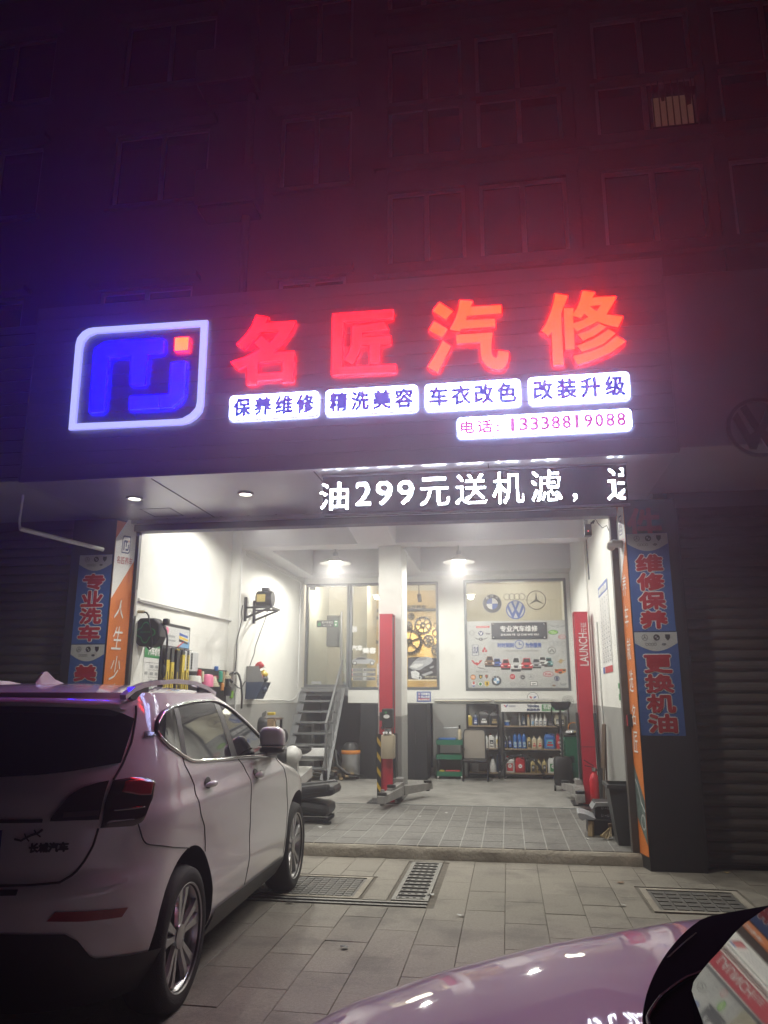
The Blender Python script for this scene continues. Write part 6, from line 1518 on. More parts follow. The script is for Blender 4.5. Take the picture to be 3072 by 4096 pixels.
# pipes
pw = xw7(120, 0, XA + .03)
solo('air_pipe', MB().cyl(xw7(150, -8, XA + .03), xw7(1250, 245, XA + .03), .016, n=10).cyl(xw7(160, 12, XA + .02), xw7(640, 125, XA + .02), .016, n=10), PIPE_W, 'white air pipes sloping along the left wall in view above the tools', 'pipe', smooth=True)
z70 = pw.z
a = xw7(118, 60, XA + .02); solo('air_pipe', MB().cyl((XA + .02, a.y, a.z + .18), (XA + .02, a.y, a.z - .12), .016, n=8), PIPE_W, 'short white upright pipe above the hose reel', 'pipe', smooth=True)
for x, lb in ((1222, 'left'), (1262, 'right')):
    q = onX(h7(x, 200), XA + .02) if x < 1240 else onX(h7(x, 200), XL + .02)
    X_ = XA + .02 if x < 1240 else XL + .02
    solo('conduit', MB().cyl((X_, q.y, 1.1), (X_, q.y, 3.86), .014, n=8), PIPE_W, 'white upright conduit at the corner of the left wall, %s one of the two' % lb, 'conduit', 'pair of conduits on the left wall', smooth=True)
for dz in (0, .05): solo('conduit', MB().cyl((XL + .02, 11.6, 3.86 - dz), (XL + .02, 15.2, 3.90 - dz), .013, n=8), PIPE_W, 'white conduit along the top of the left wall under the beam, %s one' % ('upper' if not dz else 'lower'), 'conduit', smooth=True)
solo('conduit', MB().cyl((XL + .02, 14.95, 1.75), (XL + .02, 14.95, 3.86), .014, n=8), PIPE_W, 'white upright conduit left of the glass door', 'conduit', smooth=True)
solo('black_cable', MB().tube([onX(h7(*q), XL + .04) for q in ((1300, 60), (1290, 130), (1295, 210), (1270, 320), (1240, 430), (1232, 620), (1215, 790))], .008, 6), BLACKP, 'black cable running down the left wall corner', 'cable', smooth=True)
# price list
a, d_ = xw7(222, 480), xw7(190, 1000)
y0_, y1_ = a.y, a.y + .62; zt_, zb_2 = a.z, 1.0
pl_ = thing('price_list', 'white price list with a green head below the hose reel', 'notice', (XA, (y0_ + y1_) / 2, zb_2))
MB().prism([(y0_, zb_2), (y1_, zb_2), (y1_, zt_), (y0_, zt_)], lambda u, v, d: Vector((XA + d, u, v)), 0, .004).build('sheet', WHITE_P, pl_)
I = Ink(lambda u, v, d=0: Vector((XA + .005 + d, u, v))); wP = y1_ - y0_; hP = zt_ - zb_2
I.rect('green', y0_, y1_, zt_ - .16, zt_, 0); I.text('white', '汽车价格表', y0_ + wP * .15, y1_ - wP * .15, zt_ - .13, zt_ - .03, 1, .005)
for r_ in range(12):
    zr = zt_ - .22 - r_ * .085; I.rect('grey', y0_ + (.12 if r_ % 3 else .02), y1_ - .02, zr, zr + .004, 0)
    for c_, (ca, cb) in enumerate(((.28, .42), (.5, .62), (.74, .86))): I.rect('silver', y0_ + wP * ca, y0_ + wP * cb, zr - .06, zr - .025, 0)
    if r_ % 3 == 1: I.rect('silver', y0_ + wP * .06, y0_ + wP * .18, zr - .055, zr - .02, 0)
for f_ in (.0, .22, .68, 1): I.rect('grey', y0_ + .02 + (wP - .045) * f_, y0_ + .024 + (wP - .045) * f_, zb_2 + .05, zt_ - .2, 1)
I.poly('red', [(y0_ + wP * .8, zt_ - .30), (y0_ + wP * .93, zt_ - .34), (y0_ + wP * .9, zt_ - .42), (y0_ + wP * .94, zt_ - .50), (y0_ + wP * .88, zt_ - .42), (y0_ + wP * .92, zt_ - .35)], 2); I.build(pl_)
# wiper rack with header
a, b = xw7(428, 285, XA + .02), xw7(707, 335, XA + .02); d_ = xw7(425, 495, XA + .02)
y0_, y1_ = a.y, b.y; zt_ = (a.z + b.z) / 2; zb_3 = (d_.z + xw7(693, 540, XA + .02).z) / 2
wr_ = thing('wiper_rack', 'wiper display rack with a pale blue header picture on the left wall', 'rack', (XA + .02, (y0_ + y1_) / 2, zb_3))
box(XA + .004, XA + .03, y0_ - .03, y1_ + .02, zb_3 - .75, zt_ + .04).build('frame', BLACK, wr_)
I = Ink(lambda u, v, d=0: Vector((XA + .031 + d, u, v))); wP = y1_ - y0_; hP = zt_ - zb_3
I.rect('pale', y0_, y1_, zb_3, zt_, 0)
I.poly('sky', [(y0_ + wP * .55, zb_3), (y1_, zb_3), (y1_, zb_3 + hP * .35), (y0_ + wP * .75, zb_3 + hP * .28)], 1); I.poly('red', [(y0_ + wP * .5, zb_3), (y0_ + wP * .57, zb_3), (y0_ + wP * .8, zb_3 + hP * .33), (y0_ + wP * .76, zb_3 + hP * .33)], 2)
for k, c_ in enumerate(('blue', 'yellow', 'dark')): zz = zt_ - hP * (.22 + .17 * k); I.poly(c_, [(y0_ + wP * .58, zz), (y1_ - wP * .06, zz - .03), (y1_ - wP * .06, zz - .055), (y0_ + wP * .58, zz - .035)], 1)
I.disc('pink', y0_ + wP * .1, zt_ - hP * .25, .05, 1); I.rect('silver', y0_ + wP * .12, y0_ + wP * .42, zb_3 + hP * .45, zb_3 + hP * .56, 1); I.rect('silver', y0_ + wP * .16, y0_ + wP * .44, zb_3 + hP * .24, zb_3 + hP * .33, 1); I.build(wr_)
for k in range(10): MB().cyl((XA + .03, y0_ + wP * (.08 + .09 * k), zb_3 - .03), (XA + .12, y0_ + wP * (.08 + .09 * k), zb_3 - .03), .004, n=6).build('hook', CHROME, wr_)
for k, (f_, c_, top_) in enumerate(((.03, 'yel', .10), (.20, 'yel', .12), (.40, 'yel', -.01), (.62, 'yel', .03), (.80, 'yel', .03))):
    y = y0_ + wP * f_; t = thing('wiper_pack', ('yellow wiper pack at the left end of the wiper rack', 'yellow wiper pack second from the left on the wiper rack', 'black and yellow wiper pack hung highest in the middle of the rack', 'yellow wiper pack second from the right on the wiper rack', 'yellow wiper pack at the right end of the wiper rack')[k], 'wiper pack', (XA + .07, y, zb_3 - .8), group='wiper packs on the rack')
    box(XA + .05, XA + .085, y, y + .085, zb_3 - .80, zb_3 - .06 - top_ * 1.2).build('sleeve', plast('yel' if k != 2 else 'blk'), t); box(XA + .055, XA + .08, y + .008, y + .078, zb_3 - .06 - top_ * 1.2, zb_3 - .035).build('header_card', plast('dgy' if k != 2 else 'yel'), t)
    for q in range(3): box(XA + .0855, XA + .0865, y + .03, y + .05, zb_3 - .74 + .16 * q, zb_3 - .64 + .16 * q).build('print', plast('blk' if k != 2 else 'yel'), t)
# clear organiser box
a, b = xw7(650, 560, XA + .08), xw7(805, 795, XA + .08)
og = thing('parts_organiser', 'clear plastic organiser full of small clips hung beside the wiper rack', 'organiser', (XA + .08, (a.y + b.y) / 2, b.z))
y0_, y1_ = a.y, max(b.y, a.y + .3); box(XA + .01, XA + .08, y0_, y1_, b.z, a.z).build('box', INK('clearish', (.55, .56, .57), .2), og, bevel=.01)
for r_ in range(6):
    for c_ in range(2):
        yy = y0_ + .08 + (y1_ - y0_ - .12) * (.1 + .35 * c_); zz = b.z + (a.z - b.z) * (.1 + .14 * r_); MB().box(XA + .081, XA + .09, yy, yy + .03, zz, zz + .03).build('clip', INK('dark', PAL['dark']), og)
# tool rail with things hanging
ta, tb = xw7(800, 745, XA + .02), xw7(1195, 790, XA + .02)
rl = thing('tool_board', 'black tool board with a red rail of hooks on the left wall', 'tool board', (XA + .01, (ta.y + tb.y) / 2, 1.2))
zt_ = (ta.z + tb.z) / 2
box(XA + .004, XA + .014, ta.y - .35, tb.y, 1.15, zt_).build('board', BLACKP, rl); box(XA + .015, XA + .03, ta.y, tb.y, zt_ - .13, zt_ - .09).build('rail', plast('red'), rl)
for k in range(14): yy = ta.y + (tb.y - ta.y) * (k + .5) / 14; MB().cyl((XA + .03, yy, zt_ - .11), (XA + .09, yy, zt_ - .11), .006, n=6).build('hook', plast('red') if k % 3 else CHROME, rl)
def hang(nm, x, y0p, y1p, r, m, label, cat, prof=None, X=XA + .10):
    a, b = xw7(x, y0p, X), xw7(x, y1p, X); h_ = a.z - b.z
    return solo(nm, MB().lathe([(q * r, f_ * h_) for q, f_ in (prof or [(1, 0), (1, .9), (.6, 1)])], (X, a.y, b.z), 14), m, label, cat, smooth=True)
hang('white_bucket', 762, 838, 935, .11, plast('wht'), 'white tub on the tool board ledge', 'tub', [(.85, 0), (1, .1), (.85, .95), (.7, 1)])
hang('pink_bottle', 915, 820, 960, .085, plast('pnk'), 'pink bottle hanging on the tool board', 'bottle', [(1, 0), (1, .75), (.75, .95), (.3, 1)])
hang('white_sprayer', 985, 845, 960, .085, plast('cre'), 'cream cone shaped sprayer right of the pink bottle', 'sprayer', [(1, 0), (1, .15), (.8, .2), (.8, .4), (.6, .45), (.4, .9), (.3, 1)])
hang('green_handle_tool', 1060, 785, 905, .03, plast('tea'), 'green handled scraper on the tool board', 'tool')
hang('blue_clip', 1012, 732, 782, .03, plast('blu'), 'blue clamp on top of the tool board', 'clamp', X=XA + .03)
hang('wooden_brush', 1132, 790, 870, .055, plast('cre'), 'pale bristle brush hanging near the right end of the tool board', 'brush', [(1, 0), (1, .4), (.35, .5), (.3, 1)])
hang('black_brush', 1140, 870, 1060, .06, plast('blk'), 'black brush under the pale one', 'brush', [(.9, 0), (1, .5), (.4, .6), (.3, 1)])
hang('hand_tool', 1095, 790, 960, .022, INK('wood0', (.34, .25, .14)), 'wooden tool handle on the tool board', 'tool')
hang('bottle_brush', 860, 790, 905, .022, plast('cre'), 'pale brush handle left of the pink bottle', 'brush')
hang('orange_handle_tool', 1078, 920, 1000, .025, plast('ora'), 'orange handled tool low on the tool board', 'tool')
hang('lime_handle_tool', 1182, 1000, 1085, .03, INK('lime', PAL['lime']), 'lime green handled brush low at the right of the tool board', 'tool')
hang('red_spray_gun', 825, 770, 870, .03, plast('red'), 'red sprayer handle left on the tool board', 'tool')
cg = [onX(h7(x, y), XA + .10) for x, y in ((1150, 870), (1165, 820), (1195, 800), (1220, 830), (1215, 880), (1180, 910))]
solo('coiled_hose', MB().tube(cg + [cg[0]], .018, 6), DARKG, 'small grey hose coil at the right end of the tool board', 'hose', smooth=True)
solo('hanging_hose', MB().tube([onX(h7(x, y), XL + .07) for x, y in ((1215, 815), (1235, 802), (1260, 830), (1280, 900), (1290, 990), (1295, 1080), (1290, 1200))], .016, 7).tube([onX(h7(x, y), XL + .05) for x, y in ((1215, 935), (1250, 970), (1290, 980), (1310, 930), (1330, 900))], .009, 6), BLACKP, 'black hose hanging at the corner of the left wall', 'hose', smooth=True)
# compressor head on a bracket
XB = XL + .30
k7 = lambda x, y, X=XB: onX(h7(x, y), X)
zf = z3(900, 2100, 1659 / 800)
a = onX(zf(175, 600), XL + .02); b = onX(zf(175, 800), XL + .02)
yb_ = a.y
cp = thing('pump_on_bracket', 'small black pump with a yellow label on a triangular wall bracket', 'pump', (XL, yb_ + .2, b.z))
yA, yB_ = yb_ - .02, yb_ + .42
zb0, zt0 = b.z, a.z; zs0 = onX(zf(230, 705), XL + .02).z
for y in (yA, yB_): MB().box(XL + .001, XL + .04, y, y + .035, zb0, zt0).build('upright', BLACK, cp); MB().bar((XL + .02, y + .017, zb0 + .05), (XL + .42, y + .017, zs0 - .01), .03, .03).build('brace', BLACK, cp); MB().bar((XL + .02, y + .017, zs0), (XL + .45, y + .017, zs0), .035, .03).build('arm', BLACK, cp)
MB().bar((XL + .44, yA, zs0), (XL + .44, yB_ + .03, zs0), .03, .03).build('cross_bar', BLACK, cp)
MB().cyl((XL + .14, yA + .24, zs0 + .16), (XL + .40, yA + .24, zs0 + .16), .12, n=18).build('motor', BLACKP, cp, smooth=True)
for k in range(7): MB().cyl((XL + .16 + .035 * k, yA + .24, zs0 + .16), (XL + .175 + .035 * k, yA + .24, zs0 + .16), .13, n=18).build('cooling_fin', BLACKP, cp)
MB().box(XL + .22, XL + .34, yA + .18, yA + .30, zs0 + .28, zs0 + .34).build('terminal_box', BLACKP, cp, bevel=.01); MB().box(XL + .15, XL + .38, yA + .12, yA + .36, zs0 + .02, zs0 + .045).build('base', BLACK, cp)
MB().box(XL + .17, XL + .31, yA + .098, yA + .105, zs0 + .10, zs0 + .22).build('yellow_label', INK('label_gold', (.50, .40, .12)), cp)
MB().tube([(XL + .40, yA + .24, zs0 + .18)] + [onX(h7(x, y), XL + .10) for x, y in ((1565, 45), (1582, 90), (1560, 190), (1500, 350), (1440, 520), (1430, 590), (1380, 730))], .007, 6).build('power_cable', DARKG, cp, smooth=True)
# rag bin on the far wall
rg7 = lambda x, y, X=XL + .02: onX(h7(x, y), X)
a, b = rg7(1345, 730), rg7(1450, 720); d_ = rg7(1350, 1095)
ya_, yb2 = a.y + .05, a.y + .42; zt_, zb_4 = a.z, d_.z; zm_ = rg7(1330, 905).z
hx = INK('rag_grey', (.22, .22, .22), .7)
rb2 = thing('rag_bin', 'hexagonal grey and navy rag bin stuffed with cloths on the left wall', 'bin', (XL, (ya_ + yb2) / 2, zb_4))
H1 = [(ya_, XL + .02), (ya_, XL + .16), (ya_ + .14, XL + .26), (yb2, XL + .16), (yb2, XL + .02)]
prof = lambda u, v, d: Vector((v, u, d))
MB().prism([(XL + .001, zm_), (XL + .30, zm_), (XL + .20, zt_), (XL + .001, zt_)], lambda u, v, d: Vector((u, d, v)), ya_, ya_ + .012).build('side', hx, rb2)
MB().prism([(XL + .001, zm_), (XL + .30, zm_), (XL + .18, zb_4), (XL + .001, zb_4)], lambda u, v, d: Vector((u, d, v)), ya_ + .001, yb2).build('lower_bin', plast('nav'), rb2)
MB().box(XL + .001, XL + .20, ya_ + .013, yb2, zt_ - .012, zt_).build('lid', hx, rb2)
for k in range(12):
    c_ = ('red', 'blu', 'wht', 'nav', 'yel', 'blu', 'red', 'dgy', 'wht', 'nav', 'blu', 'red')[k]
    cxr = XL + .16 + RND.uniform(-.04, .08); cyr = ya_ + .06 + RND.uniform(0, .26); czr = zm_ + RND.uniform(-.02, .30) if c_ in ('red', 'yel') else zm_ + RND.uniform(-.12, .12)
    mb = MB().ell((0, 0, 0), .07, .08, .055, 10, 6); mb.v = [Vector((cxr + q.x * (1 + RND.uniform(-.35, .35)), cyr + q.y * (1 + RND.uniform(-.3, .3)), czr + q.z * (1 + RND.uniform(-.4, .4)))) for q in mb.v]; mb.build('rag', plast(c_), rb2, smooth=True, angle=180)
# bench below with bottles, sponge and carton
c7 = lambda x, y, Y: onY(zc2(x, y), Y)
bz = c7(500, 1235, 12.9).z
bn2 = thing('work_bench', 'low dark bench against the left wall behind the parked car', 'bench', (-3.75, 13.0, GZ))
box(-4.08, c7(690, 1235, 12.9).x, 12.75, 13.3, bz - .03, bz).build('top', WOODD, bn2)
for x in (-4.04, c7(690, 1235, 12.9).x - .05):
    for y in (12.78, 13.24): box(x, x + .04, y, y + .04, GZ, bz - .031).build('leg', BLACK, bn2)
def pot(nm, x0, x1, yt, m, label, cat, Y=12.95, prof=None):
    a, b = c7(x0, yt, Y), c7(x1, yt, Y); w = (b.x - a.x) / 2; h_ = a.z - bz
    return solo(nm, MB().lathe([(q * w, f_ * h_) for q, f_ in (prof or [(.95, 0), (1, .05), (1, .7), (.35, .92), (.3, 1)])], ((a.x + b.x) / 2, Y, bz), 16), m, label, cat, smooth=True)
pot('green_bottle', 262, 330, 1020, plast('tea'), 'green bottle at the left of the bench', 'bottle', 12.9)
pot('pump_sprayer', 318, 412, 1050, mat('sprayer_clear', (.50, .58, .55), .25, var=.1), 'clear pump sprayer with a yellow head and blue label on the bench', 'sprayer', 12.95, [(.95, 0), (1, .05), (1, .6), (.7, .72), (.5, .75)])
q = c7(365, 1090, 12.95); sy = solo('sprayer_head', MB().box(q.x - .06, q.x + .06, 12.9, 13.0, q.z - .03, q.z + .08), plast('yel'), 'yellow pump head on the clear sprayer', 'sprayer head', bevel=.015)
pot('white_canister', 405, 528, 1080, plast('wht'), 'white canister with a red and black pump on the bench', 'canister', 13.0, [(.9, 0), (1, .05), (1, .7), (.8, .9), (.3, 1)])
q = c7(450, 1055, 13.0); solo('red_pump_handle', MB().bar((q.x - .06, 13.0, q.z + .01), (q.x + .03, 13.0, q.z), .03, .03), plast('red'), 'red pump handle above the white canister', 'handle'); solo('black_nozzle', MB().bar((q.x + .02, 13.0, q.z), (q.x + .10, 13.0, q.z + .01), .04, .04), plast('blk'), 'black nozzle right of the red pump handle', 'nozzle')
q = [c7(x, y, 12.8) for x, y in ((432, 1215), (548, 1132), (540, 1200), (500, 1235), (440, 1240))]
solo('mirror_cap', MB().add(q + [v + Vector((0, .04, 0)) for v in q], [tuple(range(5)), tuple(range(9, 4, -1))] + [(i, i + 5, (i + 1) % 5 + 5, (i + 1) % 5) for i in range(5)]), STEEL, 'grey pointed mirror piece lying on the bench', 'car part')
a, b = c7(570, 1220, 12.85), c7(665, 1175, 12.85); solo('sponge', MB().bar(a + Vector((0, 0, .05)), b, .10, .05), plast('yel'), 'yellow sponge at the right end of the bench', 'sponge', bevel=.012)
a, b = c7(600, 1400, 12.78), c7(690, 1250, 12.78); cb = thing('carton', 'open brown carton at the right end of the bench front', 'carton', ((a.x + b.x) / 2, 12.74, a.z)); box(a.x, b.x, 12.60, 12.74, a.z, b.z).build('box', INK('card', (.36, .24, .13)), cb)
MB().tube([c7(650, 1245, 12.58), c7(672, 1290, 12.57), c7(680, 1340, 12.57), c7(660, 1380, 12.57)], .007, 6).build('cable', BLACKP, cb)
solo('black_bag', MB().ell(c7(480, 1330, 12.7), .20, .14, .13, 12, 8), BLACKP, 'black rubbish bag under the bench front', 'bag', smooth=True)
solo('wall_cable', MB().tube([onX(zc2(x, y), XL + .02) for x, y in ((265, 990), (400, 992), (520, 998), (600, 990), (700, 998), (780, 992), (830, 1010), (900, 990), (940, 960), (990, 880), (1040, 830))], .010, 6), PIPE_W, 'white cable drooping along the grey dado to the stairs', 'cable', smooth=True)
# scooter seen past the car mirror
scx = c7(850, 1720, 10.6)
scq = thing('scooter', 'parked scooter with two round black mirrors beyond the car mirror', 'scooter', (scx.x, 10.6, GZ))
for x, y, rx in ((540, 1470, .085), (752, 1480, .095)):
    q = c7(x, y, 10.6); MB().ell(q, rx, .03, rx * 1.15, 16, 10).build('mirror', BLACKP, scq, smooth=True); MB().tube([q - Vector((0, -.02, .08)), q - Vector((-.02, -.03, .22)), (scx.x - .05, 10.66, scx.z)], .009, 6).build('mirror_stalk', BLACKP, scq)
MB().ell(scx + Vector((.05, 0, 0)), .13, .16, .12, 14, 8).build('front_cowl', plast('wht'), scq, smooth=True); MB().ell(scx + Vector((-.06, -.03, 0)), .11, .15, .11, 14, 8).build('headlight_mask', BLACKP, scq, smooth=True)
MB().cyl(scx + Vector((.1, .0, .10)), scx + Vector((.28, .0, .10)), .018, n=8).build('grip', BLACKP, scq); MB().bar(scx + Vector((0, .05, -.05)), (scx.x, 10.75, GZ + .3), .22, .08).build('leg_shield', plast('wht'), scq)
for y in (10.45, 11.5): MB().cyl((scx.x - .04, y, GZ + .21), (scx.x + .04, y, GZ + .21), .21, n=22).build('wheel', BLACKP, scq, smooth=True)
MB().ell((scx.x, 11.25, GZ + .72), .13, .32, .07, 12, 8).build('seat', BLACKP, scq, smooth=True); MB().bar((scx.x, 10.75, GZ + .3), (scx.x, 11.5, GZ + .4), .22, .14).build('chassis', plast('wht'), scq)

# car seat lying on the tiles
sx, sy_ = -2.37, 9.66
cs = thing('loose_car_seat_unit', 'black leather car seat lying on the floor tiles beside the parked car', 'car seat', (sx, sy_, GZ))
LEA = mat('black_leather', (.022, .023, .025), .42, var=.15, scale=14, bump=.2)
def slab(nm, c, sz, ry, bev): return MB().obox(c, sz, Matrix.Rotation(rad(ry), 3, 'Y')).build(nm, LEA, cs, bevel=bev)
slab('cushion', (sx - .05, sy_, GZ + .17), (.52, .48, .15), 6, .06)
slab('backrest', (sx - .02, sy_ - .01, GZ + .345), (.60, .46, .12), -7, .05)
for s_ in (-1, 1): slab('side_bolster', (sx - .03, sy_ + s_ * .22, GZ + .385), (.52, .09, .10), -7, .04)
MB().box(sx - .22, sx + .20, sy_ - .20, sy_ - .16, GZ + .03, GZ + .07).box(sx - .22, sx + .20, sy_ + .14, sy_ + .18, GZ + .03, GZ + .07).build('rail', DARKG, cs)
MB().bar((sx + .05, sy_ - .18, GZ + .05), (sx + .24, sy_ - .25, GZ + .02), .05, .03).bar((sx + .18, sy_ - .26, GZ + .03), (sx + .26, sy_ - .20, GZ + .09), .04, .03).build('recline_lever', BLACKP, cs)
MB().box(sx + .06, sx + .11, sy_ + .1, sy_ + .14, GZ + .45, GZ + .58).build('buckle', BLACKP, cs, bevel=.01)

# ================================================================== OUTSIDE: drains, manholes, litter
IRON = mat('cast_iron', (.14, .135, .125), .6, .4, var=.2, scale=16, bump=.4, dirt=((.22, .19, .14), 6, .55, .5))
PIT = mat('drain_pit_dark', (.008, .008, .008), .9, var=0)
def grate(label, x0, x1, y0, y1, n, along):
    t = thing('drain_grate', label, 'drain grate', ((x0 + x1) / 2, (y0 + y1) / 2, 0))
    box(x0, x1, y0, y1, -.0088, -.0075).build('pit', PIT, t); f = .035
    for a_ in ((x0, x0 + f, y0, y1), (x1 - f, x1, y0, y1), (x0 + f, x1 - f, y0, y0 + f), (x0 + f, x1 - f, y1 - f, y1)): box(*a_, -.024, .004).build('frame', DRAINST, t)
    for k in range(n):
        if along == 'x':
            yy = y0 + f + (y1 - y0 - 2 * f) * (k + .5) / n; hh = (y1 - y0 - 2 * f) / n * .23
            b_ = box(x0 + f + .001, x1 - f - .001, yy - hh, yy + hh, -.020, .000).build('bar', DRAINST, t)
            for q in range(4): xx = x0 + f + (x1 - x0 - 2 * f) * (q + .5) / 4; box(xx - .012, xx + .012, yy - hh * .35, yy + hh * .35, .0002, .002).build('slot', PIT, b_)
    return t
grate('steel drain grate with cross bars running to the doorstep', -.99, -.69, 6.64, 8.10, 11, 'x')
st_ = thing('slot_drain', 'narrow steel slot drain running from the car wheel to the grate', 'drain', (-1.8, 6.53, 0))
box(-2.95, -.69, 6.47, 6.50, -.02, .003).build('edge_rail', DRAINST, st_); box(-2.95, -.69, 6.56, 6.60, -.02, .003).build('edge_rail', DRAINST, st_); box(-2.95, -.70, 6.50, 6.56, -.020, -.0065).build('channel', IRON, st_)
for k in range(38): box(-2.92 + .058 * k, -2.89 + .058 * k, 6.512, 6.548, -.0064, -.005).build('slot', PIT, st_)
def manhole(label, x0, x1, y0, y1, nx, ny):
    t = thing('manhole_cover', label, 'manhole cover', ((x0 + x1) / 2, (y0 + y1) / 2, 0)); f = .05
    for a_ in ((x0, x0 + f, y0, y1), (x1 - f, x1, y0, y1), (x0 + f, x1 - f, y0, y0 + f), (x0 + f, x1 - f, y1 - f, y1)): box(*a_, -.03, .002).build('frame', KERB, t)
    box(x0 + f + .004, x1 - f - .004, y0 + f + .004, y1 - f - .004, -.028, -.006).build('cover', IRON, t)
    for i in range(nx):
        for j in range(ny):
            a0 = x0 + f + .02 + (x1 - x0 - 2 * f - .04) * i / nx; b0 = y0 + f + .02 + (y1 - y0 - 2 * f - .04) * j / ny; w_ = (x1 - x0 - 2 * f - .04) / nx; h_ = (y1 - y0 - 2 * f - .04) / ny
            box(a0 + w_ * .12, a0 + w_ * .88, b0 + h_ * .12, b0 + h_ * .88, -.006, .0005).build('raised_pad', IRON, t)
    return t
manhole('square iron manhole cover beside the front wheel of the car', -2.28, -1.26, 6.64, 7.40, 12, 9)
manhole('square iron manhole cover in front of the black column', 1.05, 1.84, 6.63, 7.38, 6, 5)
for k, (p, col, nm, lab) in enumerate((((2400 + 195 / 2.469, 3300 + 575 / 2.469), 'brown', 'leaf', 'dry leaf left of the right manhole cover'), ((2400 + 220 / 2.469, 3300 + 800 / 2.469), 'pale', 'paper_scrap', 'white paper scrap in front of the right manhole cover'), ((2400 + 1250 / 2.469, 3300 + 475 / 2.469), 'gold', 'leaf', 'yellow leaf beside the black column'), ((1100 + 1030 / 1.3825, 3350 + 436 / 1.3825), 'pale', 'paper_scrap', 'pale flat scrap in the middle of the pavement'), ((1100 + 860 / 1.3825, 3350 + 320 / 1.3825), 'pale', 'paper_scrap', 'crumpled white scrap at the corner of the drain grate'), ((1100 + 83 / 1.3825, 3350 + 362 / 1.3825), 'dark', 'leaf', 'dark leaf below the slot drain by the wheel'), ((1100 + 388 / 1.3825, 3350 + 613 / 1.3825), 'dark', 'leaf', 'small dark leaf on the empty pavement'))):
    c = onZ(p, 0.0); m_ = MB(); w_ = .035
    pts_ = [(c.x + w_ * RND.uniform(.6, 1.2) * math.cos(a_), c.y + w_ * RND.uniform(.5, .9) * math.sin(a_), .004 + RND.uniform(0, .014)) for a_ in (0, .9, 1.8, 2.7, 3.6, 4.5, 5.4)]
    m_.add([(c.x, c.y, .012)] + pts_, [(0, i + 1, (i + 1) % 7 + 1) for i in range(7)]); solo(nm, m_, INK(col, PAL[col]), lab, 'litter')
for k, (x, y, lab) in enumerate(((-1.15, 10.2, 'white scrap on the tiles in front of the left lift arm'), (-.85, 10.55, 'small white scrap on the tiles left of the middle'), (.78, 8.95, 'white scrap on the tiles near the boxes'), (-2.2, 9.2, 'white scrap on the tiles right of the car seat'))):
    m_ = MB().add([(x + .025 * math.cos(a_) * RND.uniform(.6, 1.3), y + .02 * math.sin(a_), GZ + .002 + RND.uniform(0, .01)) for a_ in (0, 1, 2, 3.1, 4.2, 5.3)], [(0, 1, 2, 3, 4, 5)]); solo('paper_scrap', m_, WHITE_P, lab, 'litter')

# ================================================================== WHITE SUV PARKED AT THE LEFT
PAINT = mat('car_white_paint', (.78, .77, .76), .5, 0.0, spec=.3, var=.015, scale=2, coat=1.0)
CARGLASS = mat('car_tinted_glass', (.012, .013, .015), .03, spec=.8, var=0, coat=.6)
RUBBER = mat('tyre_rubber', (.018, .018, .018), .75, var=.2, scale=18, bump=.3)
TRIM = mat('car_black_trim', (.016, .016, .017), .42, var=.1, scale=10)
ALLOY = mat('alloy_silver', (.50, .50, .51), .28, .85, var=.06)
LENS_R = mat('tail_lamp_red', (.34, .008, .014), .08, spec=.7, var=.25, scale=9, coat=1)
LENS_D = mat('tail_lamp_smoked', (.030, .006, .008), .06, spec=.7, var=.2, scale=9, coat=1)
SEAM = mat('panel_gap_dark', (.02, .02, .02), .7, var=0)
def interp(tab, z):
    if z <= tab[0][0]: return tab[0][1]
    for (a, va), (b, vb) in zip(tab, tab[1:]):
        if z <= b:
            t = (z - a) / (b - a); return va + (vb - va) * t
    return tab[-1][1]
def smooth_tab(tab, n=240):
    """sampled, slightly rounded copy of a profile table"""
    z0, z1 = tab[0][0], tab[-1][0]; w = .03
    return [(z0 + (z1 - z0) * k / n, sum(interp(tab, min(z1, max(z0, z0 + (z1 - z0) * k / n + w * q / 3))) for q in range(-3, 4)) / 7) for k in range(n + 1)]
HW = smooth_tab([(.20, .80), (.30, .865), (.36, .885), (.50, .895), (.66, .886), (.80, .890), (.95, .903), (1.035, .905), (1.075, .880), (1.18, .868), (1.25, .845), (1.40, .795), (1.52, .750), (1.58, .715), (1.615, .68)])
XRR = smooth_tab([(.20, -.70), (.34, -.80), (.46, -.875), (.58, -.905), (.735, -.915), (.765, -.885), (.80, -.865), (1.00, -.850), (1.12, -.840), (1.20, -.80), (1.28, -.755), (1.46, -.655), (1.52, -.62), (1.58, -.60), (1.615, -.58)])
XFF = smooth_tab([(.20, 3.32), (.45, 3.45), (.70, 3.47), (.85, 3.42), (.93, 3.28), (.98, 3.02), (1.03, 2.66), (1.08, 2.30), (1.12, 2.14), (1.27, 1.93), (1.42, 1.62), (1.52, 1.35), (1.615, 1.05)])
LR = .62
def lf(z): return .80 if z < .95 else (.32 if z > 1.10 else .80 - .48 * (z - .95) / .15)
ZTOP = 1.615
def ringpt(t, z, off=0.0):
    """t<1 rear corner, then metres along the side, last unit the nose; y is the half width from the centre line"""
    hw, xr, xf = interp(HW, z), interp(XRR, z), interp(XFF, z)
    if t <= 1: u = t ** 1.7; x = xr + LR * u; y = hw * max(0.0, 1 - (1 - u) ** 2.0) ** (1 / 3.1)
    else:
        LF_ = lf(z); L = xf - LF_ - (xr + LR); q = t - 1
        if q <= 1: x = xr + LR + L * q; y = hw
        else: u = max(0.0, 2 - q); u = u ** 1.7; x = xf - LF_ * u; y = hw * max(0.0, 1 - (1 - u) ** 2.0) ** (1 / 2.6)
    return Vector((x, y, z))
suv = thing('white_suv', 'white suv parked at the left with its tail lamp to the camera', 'car', (-1.735, 4.283, 0), rad(2.2))
